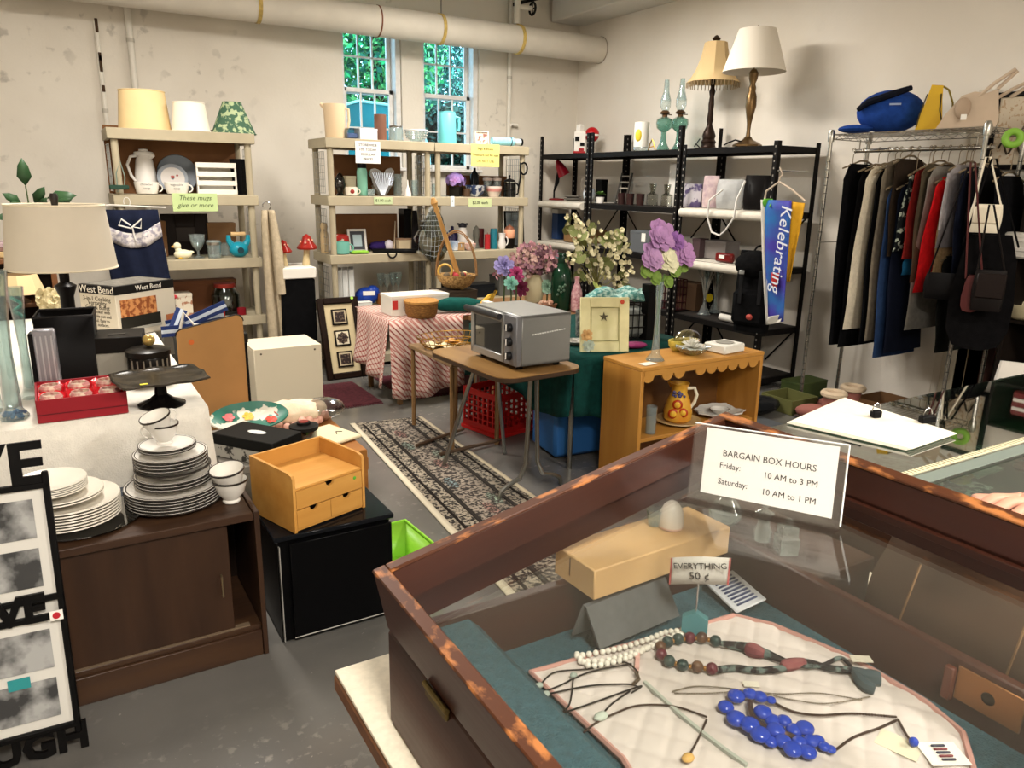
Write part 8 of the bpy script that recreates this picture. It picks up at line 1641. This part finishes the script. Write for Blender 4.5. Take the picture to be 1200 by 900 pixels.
q = jp(1105, 884); t = thing('earring_card', 'white earring card with red and navy flag pins', 'card', (q.x, q.y, ZJ), -.5); obj('card', G().box((0, 0, .001), (.05, .04, .001)), WHITE, t)
for k in range(5): obj('pin_stripe', G().box((0, -.012 + .006 * k, .003), (.018, .003, .003), .001), mat('7a2a34' if k % 2 else '2a2c44', .4), t)
q = jp(1060, 868); one('cream_card', 'blank cream jewellery card under the chain end', 'card', G().box((0, 0, -.001), (.035, .05, .0008)), mat('d6cdb4', .7), (q.x - .012, q.y, ZJ), .3)
# barcode card, grey felt ramp
a = [pz(x, y, ZQ + .02) for x, y in ((833, 703), (857, 697), (913, 730), (880, 744))]
t = thing('pin_card', 'white card of navy striped pins leaning on the case wall', 'card', (.935, .80, ZJ + .012), -.12); t.rotation_euler = (.05, -.25, -.2); obj('card', G().box((0, 0, 0), (.06, .095, .004), .002), mat('c9ccd2', .5), t)
for k in range(9): obj('pin', G().box((0, -.035 + .0088 * k, .003), (.04, .004, .003), .001), mat('27345c', .4), t)
pA = [pz(x, y, ZQ) for x, y in ((703, 768), (796, 728))]; ang = math.atan2(pA[1].y - pA[0].y, pA[1].x - pA[0].x); wq = (pA[1] - pA[0]).length
FE = mat('5f6162', .9, var=.1, scale=90)
t = thing('felt_ramp', 'grey felt covered display ramp at the back of the case', 'display ramp', (pA[0].x, pA[0].y, ZJ + .004), ang); hz = .058
obj('front', G().add([(0, 0, 0), (wq, 0, 0), (wq - .008, .03, hz), (-.006, .03, hz), (0, .006, 0), (wq, .006, 0), (wq - .008, .034, hz), (-.006, .034, hz)], [(0, 1, 2, 3), (7, 6, 5, 4), (0, 4, 5, 1), (1, 5, 6, 2), (2, 6, 7, 3), (3, 7, 4, 0)]), FE, t, smooth=False); obj('back_leg', G().add([(-.006, .034, hz), (wq - .008, .034, hz), (wq - .012, .05, 0), (-.012, .05, 0), (-.006, .038, hz), (wq - .008, .038, hz), (wq - .012, .054, 0), (-.012, .054, 0)], [(0, 1, 2, 3), (7, 6, 5, 4), (0, 4, 5, 1), (1, 5, 6, 2), (2, 6, 7, 3), (3, 7, 4, 0)]), FE, t, smooth=False)
# wooden prop block with little egg
bl_ = (pz(690, 702, ZRIM), pz(838, 645, ZRIM)); bx0_, bx1_ = .638, .935
t = thing('prop_block', 'pale wooden block propping the glass lid open', 'block', ((bx0_ + bx1_) / 2, .868, ZRIM + .001), .04); PNE = wood('c79c66', 'dab684', 'x', 9, .5); obj('timber', G().box((0, 0, .025), (bx1_ - bx0_, .10, .05), .002), PNE, t); obj('end_crack', G().box((-(bx1_ - bx0_) / 2 - .0002, .01, .03), (.001, .002, .03)), mat('6a4a28', .7), t)
zbk = ZRIM + .053; l = pz(786, 617, zbk); s = sc(l)
t = thing('egg_bell', 'small white egg shaped china ornament on the wooden block', 'ornament', (l.x, min(l.y, .9), zbk)); obj('body', G().lathe(turn([(12, 0), (14, 2), (14.5, 10), (13, 20), (9, 28), (4, 32), (.1, 33)], s), 24), mat('e2dad0', .25), t); obj('foot', G().lathe(turn([(14, 0), (14.4, 2.4)], s), 24), mat('dcb6a4', .35), t)
t = thing('tiny_cup', 'tiny clear glass cup beside the egg ornament', 'cup', (l.x - .018, min(l.y, .9) + .02, zbk)); obj('cup', G().lathe(turn([(8, 0), (11, 20), (10.4, 20), (7.4, 1)], s), 20), CRYSTAL, t)
p = jp(813, 745); t = thing('price_stand', 'paper price sign reading EVERYTHING 50 cents on a wire stand', 'sign', p, face(p) + .0); s = sc(p)
g = G(); pl = [(17 * s * math.cos(a), 17 * s * math.sin(a)) for a in [PI / 6 + i * PI / 3 for i in range(6)]]; obj('stand_base', G().at(TR(0, 0, 16 * s) @ RX).prism(pl, -.006, .006), mat('4f8a92', .5), t)
q = pY(812, 668, p.y); hz = q.z - p.z; obj('wire', G().cyl((0, 0, 16 * s), (0, 0, hz), .0013, 6), CHROME, t); cs = s
def cardfn(u, v): return ((u - .5) * 66 * cs, -.004 - .012 * math.sin(u * PI), hz + (v - .5) * 34 * cs + 10 * cs * (u - .5) + 6 * cs * math.sin(u * PI) - 3 * cs)
obj('card', G().grid(cardfn, 14, 3), mat('dcd7d0', .7), t, thick=.0006); obj('pink_edge', G().grid(lambda u, v: Vector(cardfn(u * .03, v)) + Vector((0, -.0008, 0)), 2, 2), mat('c25a5a', .7), t); obj('pink_edge', G().grid(lambda u, v: Vector(cardfn(.97 + u * .03, v)) + Vector((0, -.0008, 0)), 2, 2), mat('c25a5a', .7), t)
INK = mat('242222', .7)
text('lettering', 'EVERYTHING', 10 * cs, INK, t, TR(0, -.0175, hz + 8.5 * cs) @ Matrix.Rotation(-.15, 4, 'Y') @ RX); text('lettering', '50 ¢', 13 * cs, INK, t, TR(0, -.0175, hz - 4 * cs) @ Matrix.Rotation(-.12, 4, 'Y') @ RX)
# second price card at the right edge
p = onlid(1196, 682, zgl + .004); t = thing('price_card', 'white paper price card with a pink edge starting with E', 'sign', (p.x + .0, p.y - .03, p.z + .036), -PI / 2 + .75); obj('card', G().box((.028, 0, 0), (.085, .0008, .045)), mat('dcd7d0', .7), t); obj('pink_edge', G().box((-.0125, -.0005, 0), (.004, .0008, .045)), mat('c25a5a', .7), t); text('lettering', 'EVERYTHING', .013, INK, t, TR(.034, -.0008, .008) @ RX)
# ---- acrylic sign standing on the lid glass
A_, B2 = onlid(806, 583, zgl + .005), onlid(984, 621, zgl + .005); ex = (B2 - A_); L = ex.length; ex = ex / L
up_ = Vector((0, 0, 1)); nrm = ex.cross(up_).normalized()
if nrm.dot(CAM - A_) < 0: nrm = -nrm
tl = pY(812, 489, 1); upv = (up_ - nrm * .22).normalized(); hS = .116
t = thing('acrylic_sign', 'clear acrylic stand with a white paper reading BARGAIN BOX HOURS', 'sign', A_ + Vector((0, 0, .001)))
AC = glass('fcfcfc', .02, 1.2, 1.0, 'ac')
def slab(o_, a, b, n_, th_): q = [o_, o_ + a, o_ + a + b, o_ + b]; return G().add(q + [p - n_ * th_ for p in q], [(0, 1, 2, 3), (7, 6, 5, 4), (0, 4, 5, 1), (1, 5, 6, 2), (2, 6, 7, 3), (3, 7, 4, 0)])
Zr = Vector((0, 0, 0)); nS = ex.cross(upv).normalized()
if nS.dot(CAM - A_) < 0: nS = -nS
upv = nS.cross(ex).normalized()
obj('front_pane', slab(Zr + nS * .003, ex * L, upv * hS, nS, .002), AC, t, smooth=False); obj('back_pane', slab(Zr - nS * .003, ex * L, upv * hS, nS, .002), AC, t, smooth=False)
obj('foot', slab(Zr + nS * .002, ex * L, nrm * .035 + up_ * .006, up_, .002), AC, t, smooth=False); obj('edge_glint', G().tube([ex * L + upv * .004, ex * L + upv * hS], .0015, 5).tube([upv * hS, ex * L + upv * hS], .0012, 5), mat('d9dcda', .2), t)
obj('paper', slab(ex * L * .085 + upv * .012 - nS * .0004, ex * L * .86, upv * (hS - .016), nS, .0008), mat('f4f2ec', .8), t, smooth=False)
def SM(u, v): o_ = A_ * 0 + ex * L * u + upv * hS * v - nS * .0001; return Matrix(((ex.x, upv.x, nS.x, o_.x), (ex.y, upv.y, nS.y, o_.y), (ex.z, upv.z, nS.z, o_.z), (0, 0, 0, 1)))
flip = 1
for (wd, u, v, sz, al) in (('BARGAIN BOX HOURS', .52, .66, .0135, 'CENTER'), ('Friday:', .20, .50, .0125, 'LEFT'), ('10 AM to 3 PM', .50, .47, .0125, 'LEFT'), ('Saturday:', .20, .29, .0125, 'LEFT'), ('10 AM to 1 PM', .50, .26, .0125, 'LEFT')):
    text('lettering', wd, sz, INK, t, SM(u, v), al, .0001)
# riser with perfume bottles behind the case
t = thing('riser_box', 'low grey box beside the case carrying perfume bottles', 'box', (1.10, .86, ZTB + .002)); obj('body', G().box((0, 0, .062), (.15, .30, .124), .003), mat('2e1d13', .6), t); obj('lid', G().box((0, 0, .126), (.155, .305, .02), .002), mat('382418', .6), t)
zr = ZTB + .139; FG = glass('dfe8e4', .1, 1.6, .95, 'fro', .3)
for (px_, py_, lb, prof, sp) in ((845, 612, 'frosted glass perfume bottle with a round body', [(14, 0), (20, 8), (20, 16), (12, 26), (8, 30), (9, 36), (.1, 37)], 0), (893, 632, 'clear ribbed glass perfume bottle with a stopper', [(10, 0), (11, 12), (7, 20), (7, 28), (11, 34), (.1, 40)], 6), (917, 648, 'square clear glass inkwell with a frosted lid', [(15, 0), (16, 20), (13, 22), (13, 34), (.1, 35)], 4)):
    l = pz(px_, py_, zr); s = sc(l); t = thing('perfume_bottle', lb, 'bottle', (max(l.x, 1.05), l.y, zr), .3); obj('body', G().lathe(turn(prof, s), 24 if sp != 4 else 4), FG, t); obj('stopper', G().sph((0, 0, (prof[-1][1] + 4) * s), 5 * s, 10, 8), FG, t)
# brown tote and denim on the table
t = thing('leather_tote', 'brown leather tote bag with stitched seams beside the case', 'handbag', (1.17, .47, ZTB + .002), PI / 2 - .05); TB = mat('4a3626', .6, var=.12, scale=8)
obj('body', G().add(*pillow(.46, .26, .21)), TB, t)
for x in (-.06, .1): obj('seam', G().tube([(x, .132, .02), (x + .005, .125, .1), (x + .01, .08, .2)], .0018, 5), mat('8a6a48', .6), t)
obj('strap', G().tube([(-.14, .06, .17), (-.15, .1, .12), (-.14, .115, .05)], .009, 6), mat('6a4c34', .6), t); obj('zip_panel', G().box((-.05, 0, .197), (.24, .05, .008), .003), mat('17130f', .6), t)
one('denim_bundle', 'folded blue denim cloth beside the brown tote', 'cloth', G().sph((0, 0, .05), (.07, .08, .05), 14, 8), fabric('3a4a66'), (1.13, .2, ZTB + .002))
# ---- glass counter behind
ZGC = .95; gx0, gx1, gy0, gy1 = 1.40, 3.3, .765, 1.16
t = thing('glass_counter', 'glass topped display counter with a dark wooden base', 'counter', ((gx0 + gx1) / 2, (gy0 + gy1) / 2, 0)); w, d = gx1 - gx0, gy1 - gy0; DKB = wood('24140d', '331e13', 'x')
obj('wood_base', G().box((0, 0, .425), (w, d, .80), .004), DKB, t); obj('plinth', G().box((0, 0, .011), (w - .06, d - .06, .02)), mat('120b08', .6), t); obj('display_floor', G().box((0, 0, .838), (w - .02, d - .02, .02), .002), mat('5c5a50', .8), t)
CG = glass('d3e6dc', .02, 1.6, .95, 'cg')
obj('top_glass', G().box((0, 0, ZGC - .004), (w, d, .008)), CG, t, smooth=False); obj('front_glass', G().box((0, -d / 2 + .003, .894), (w, .006, .10)), CG, t, smooth=False); obj('back_glass', G().box((0, d / 2 - .003, .894), (w, .006, .10)), CG, t, smooth=False); obj('end_glass', G().box((-w / 2 + .003, 0, .894), (.006, d - .014, .10)), CG, t, smooth=False)
obj('ruler_strip', G().box((0, -d / 2 + .05, ZGC + .001), (w, .016, .002)), mat('d6cfae', .6), t); obj('edge_strip', G().box((0, -d / 2 + .016, ZGC + .001), (w, .03, .002)), mat('8f9c94', .35, .4), t)
g = G(); [g.box((-w / 2 + .02 + .012 * k, -d / 2 + .05, ZGC + .0025), (.0015, .014, .001)) for k in range(150)]; o = obj('ruler_mark', g, mat('8a8468', .6), t); o['kind'] = 'stuff'
# things inside the counter
for i, (x, y, hx, k) in enumerate(((1.5, .9, 'd8d2c4', 0), (1.56, 1.03, '2a2c30', 1), (1.72, .86, 'b9975a', 2), (1.85, .9, 'c9c6be', 0), (1.95, .84, 'b06a60', 2), (2.02, .95, 'd9d9d4', 0), (2.12, .87, 'a59a6a', 2), (2.25, .92, 'e2dfd6', 0), (2.3, 1.02, '5c7a5a', 1), (1.66, 1.05, '8a8f8c', 1), (2.45, .88, 'cfc9b9', 0), (1.62, .82, '3f3c3a', 2))):
    lb = ['white jewellery card', 'dark photo card', 'small trinket'][k] + ' in the glass counter, ' + ['pale cream', 'near black', 'brass gold', 'light grey', 'dusty pink', 'white', 'olive', 'ivory', 'green', 'grey', 'sand', 'charcoal'][i]
    if k == 2: one('trinket', lb, 'trinket', G().sph((0, 0, .012), (.03, .02, .012), 12, 6).tube([(.02 * math.cos(a), .02 * math.sin(a), .026) for a in [j * PI / 6 for j in range(12)]], .004, 5, True), mat(hx, .3, .3), (x, y, .851))
    else: one('display_card', lb, 'card', G().box((0, 0, .004), (.12, .08, .006), .001).box((0, 0, .008), (.08, .05, .003), .001), mat(hx, .6, var=.2, scale=60), (x, y, .851), rnd(-.5, .5))
g = G(); t = thing('newsprint', 'black and white printed sheet lying under the counter glass', 'paper', (1.585, .93, .8605)); obj('sheet', G().box((0, 0, .001), (.32, .26, .001)), mat('c9c9c4', .8, h2='3a3c44', scale=60, lo=.45, hi=.55), t)
# papers and clips on top
ZP = ZGC + .003; P4 = [pz(x, y, ZP) for x, y in ((922, 496), (985, 468), (1115, 510), (1062, 528))]
for k in range(3):
    off = Vector((.003 * k, -.004 * k, 0)); q = [p + off for p in P4]
    o = one('paper_sheet', ['lowest sheet of the lined paper stack on the counter', 'middle sheet of the lined paper stack on the counter', 'topmost white sheet of the paper stack on the counter'][k], 'paper', G().add([(p.x, p.y, ZP + .0022 * k) for p in q] + [(p.x, p.y, ZP + .0022 * k + .002) for p in q], [(3, 2, 1, 0), (4, 5, 6, 7), (0, 1, 5, 4), (1, 2, 6, 5), (2, 3, 7, 6), (3, 0, 4, 7)]), mat('e6e0d0', .8, var=.02, scale=50), group='paper stack on the counter', smooth=False)
for (x, y, lb) in ((1026, 489, 'small black binder clip near the far paper corner'), (1086, 495, 'large black binder clip on the paper edge')):
    p = pz(x, y, ZP + .0075); t = thing('binder_clip', lb, 'clip', p, -.3); obj('clip_body', G().box((0, 0, .009), (.04 if x > 1050 else .025, .018, .018), .003), BLACK, t); obj('clip_wire', G().tube(arc((0, 0, .016), .012, .02, 0, PI, 8), .0012, 5), CHROME, t)
one('glass_dome', 'round grey lidded dish under the counter at the far side', 'dish', G().lathe([(.09, 0), (.1, .01), (.1, .04), (.06, .06), (.001, .07)], 24), glass('9aa09c', .1, 1.6, .8, 'dome'), (2.5, 1.0, .851))
lat('figurine', 'tan figurine standing inside the glass counter', 'figurine', 1135, 520, .851, [(6, 0), (8, 8), (5, 18), (6, 24), (4, 30), (.1, 33)], mat('9a8a50', .5), Y=1.0)
# ---- hand of a person gripping the lid rail
SK = mat('c58f78', .5, var=.06, scale=60)
hc = pX(1172, 603, 1.03)
me = bpy.data.meshes.new('person'); V, Ed, Rr = [], [], []
def chain_(pts, rs, root=None):
    ids = []
    for p, r in zip(pts, rs): V.append(tuple(p)); Rr.append(r); ids.append(len(V) - 1)
    if root is not None: Ed.append((root, ids[0]))
    for a, b in zip(ids, ids[1:]): Ed.append((a, b))
    return ids
top = Vector((1.03, hc.y, lidz(.995, lh) - .036))
wr = chain_([top + Vector((.42, -.25, -.10)), top + Vector((.22, -.14, -.03)), top + Vector((.13, -.085, .004)), top + Vector((.08, -.05, .012)), top + Vector((.05, -.02, .012))], [.044, .036, .027, .026, .026])
for i, (o_, ln) in enumerate(((-.040, .072), (-.018, .082), (.006, .08), (.028, .066))):
    b = top + Vector((.045 + .004 * i, .0 + o_ * .0, .008)); dirv = Vector((-.55, .35 + .18 * (1.5 - i), 0)).normalized(); base_ = top + Vector((.05 - o_ * .35, -.02 + o_ * .8, .012))
    chain_([base_ + Vector((-.012, .006, .004)), base_ + Vector((-.034, .012, .008)), base_ + Vector((-.052 - (ln - .066), .016, -.002)), base_ + Vector((-.056 - (ln - .066), .018, -.020))], [.0105, .0092, .0085, .0068], wr[-1])
chain_([top + Vector((.07, -.005, .004)), top + Vector((.055, .035, .0)), top + Vector((.03, .055, .0))], [.013, .010, .0085], wr[-2])
me.from_pydata(V, Ed, []); o = bpy.data.objects.new('person', me); C.objects.link(o); md = o.modifiers.new('skin', 'SKIN')
for i, sv in enumerate(me.skin_vertices[0].data): sv.radius = (Rr[i], Rr[i] * .8); sv.use_root = (i == 0)
o.modifiers.new('sub', 'SUBSURF').levels = 2; o.modifiers['sub'].render_levels = 2; me.materials.append(SK); md.use_smooth_shade = True
tag(o, 'person reaching in with a bare hand resting on the case lid', 'person')
# ================================================================== RIGHT EDGE: casing, picture, dark shelf
x_ = XW - .012
a, b = pX(1146, 130, XW), pX(1166, 130, XW)
struct('trim_2', G().box((XW - .015, (a.y + b.y) / 2, 1.05), (.03, abs(a.y - b.y), 2.1 + .02), .004), mat('d2cabc', .6, var=.05), smooth=False)
a, b, c = pX(1172, 112, XW), pX(1225, 112, XW), pX(1172, 156, XW); w, h = abs(a.y - b.y), abs(a.z - c.z) + .2
t = thing('wall_picture', 'black framed floral needlework picture hanging on the right wall', 'picture', (XW - .012, (a.y + b.y) / 2, a.z - h / 2))
for sy in (-1, 1): obj('frame_side', G().box((0, sy * w / 2, 0), (.022, .03, h + .03), .003), BLACK, t)
for sz in (-1, 1): obj('frame_rail', G().box((0, 0, sz * h / 2), (.022, w - .03, .03), .003), BLACK, t)
obj('needlework', G().box((.004, 0, 0), (.008, w - .02, h - .02)), mat('cdbfa8', .8, h2='b59a7c', scale=40, lo=.55, hi=.6), t); obj('scroll', G().tube([(-.004, w * (.3 - .6 * k / 14), -.1 + .035 * math.sin(k * .9)) for k in range(15)], .006, 5), mat('3c3228', .7), t)
sy0, sy1 = 1.55, 2.22
t = thing('dark_bookshelf', 'dark open bookshelf crowded with goods past the clothes rack', 'bookshelf', (4.78, (sy0 + sy1) / 2, 0)); w, d = .40, sy1 - sy0; DB = mat('17110d', .6)
for sy in (-1, 1): obj('side_panel', G().box((0, sy * (d / 2 - .01), .86), (w, .02, 1.72), .002), DB, t)
for z in (.06, .44, .80, 1.14, 1.46, 1.71): obj('shelf', G().box((0, 0, z), (w - .01, d - .042, .02), .002), DB, t)
obj('back', G().box((w / 2 - .006, 0, .9), (.008, d - .042, 1.6)), mat('241b15', .7), t)
for (px_, py_, zz, lb, hx, kind) in ((1186, 206, 1.471, 'row of red bound books on the dark bookshelf', '6a1c1c', 'b'), (1190, 250, 1.151, 'white folded towel on the dark bookshelf', 'cfcac0', 'b'), (1186, 300, 1.151, 'white storage carton on the dark bookshelf', 'c9c4ba', 'b'), (1190, 345, .811, 'teal ceramic bowl on the dark bookshelf', '2f8a7c', 'v'), (1188, 326, .811, 'cream lampshade on the dark bookshelf', 'b9ad8c', 'v')):
    q = at(px_, py_, zz, X=4.64)
    q.y = min(max(q.y, sy0 + .16), sy1 - .16) + (.12 if 'towel' in lb else -.1 if 'carton' in lb else .1 if 'shade' in lb else -.08)
    if kind == 'b': tt = thing('folded_goods', lb, 'goods', q); obj('stack', G().box((0, 0, .07), (.2, .2, .14), .012), mat(hx, .7), tt); obj('front_edge', G().box((-.1, 0, .05), (.008, .18, .02), .002).box((-.1, 0, .1), (.008, .18, .02), .002), mat('d8d2c8', .7), tt)
    else: one('bowl', lb, 'bowl', G().lathe([(.04, 0), (.07, .02), (.1, .09), (.094, .09), (.06, .02)], 24), mat(hx, .5), q)
# striped tote and panels leaning by the rack
q = pz(1180, 442, .0)
t = thing('striped_tote', 'white tote bag with thin black stripes standing on the floor', 'handbag', (4.30, 1.90, .3), face((4.3, 1.9))); obj('body', G().add(*pillow(.32, .16, .34)), mat('cfc9c0', .8), t); g = G()
for k in range(4): obj('stripe', G().tube([(-.13, -.085, .05 + .07 * k), (.13, -.085, .07 + .07 * k)], .004, 4), BLACK, t)
t = thing('round_hamper', 'brown and cream round hamper under the striped tote', 'hamper', (4.30, 1.90, .001)); obj('body', G().lathe([(.15, 0), (.18, .2), (.18, .21)], 28), mat('c9bda6', .8), t); obj('lid', G().lathe([(.185, .21), (.19, .25), (.15, .295), (.001, .297)], 28), mat('5a2a18', .5), t)
for k, (px_, hx, lb) in enumerate(((1118, 'b5ac98', 'cream painted board leaning on the wall behind the chrome rack'), (1135, 'a89878', 'tan wooden board leaning on the wall behind the chrome rack'), (1148, '3a1c14', 'dark red wooden board leaning on the wall behind the chrome rack'))):
    q = at(px_, 430, 0, X=4.97)
    one('leaning_board', lb, 'board', G().box((0, 0, .4), (.02, .16, .8), .003), wood(hx, hx, 'z'), (4.965 - .0 * k, q.y, .002))
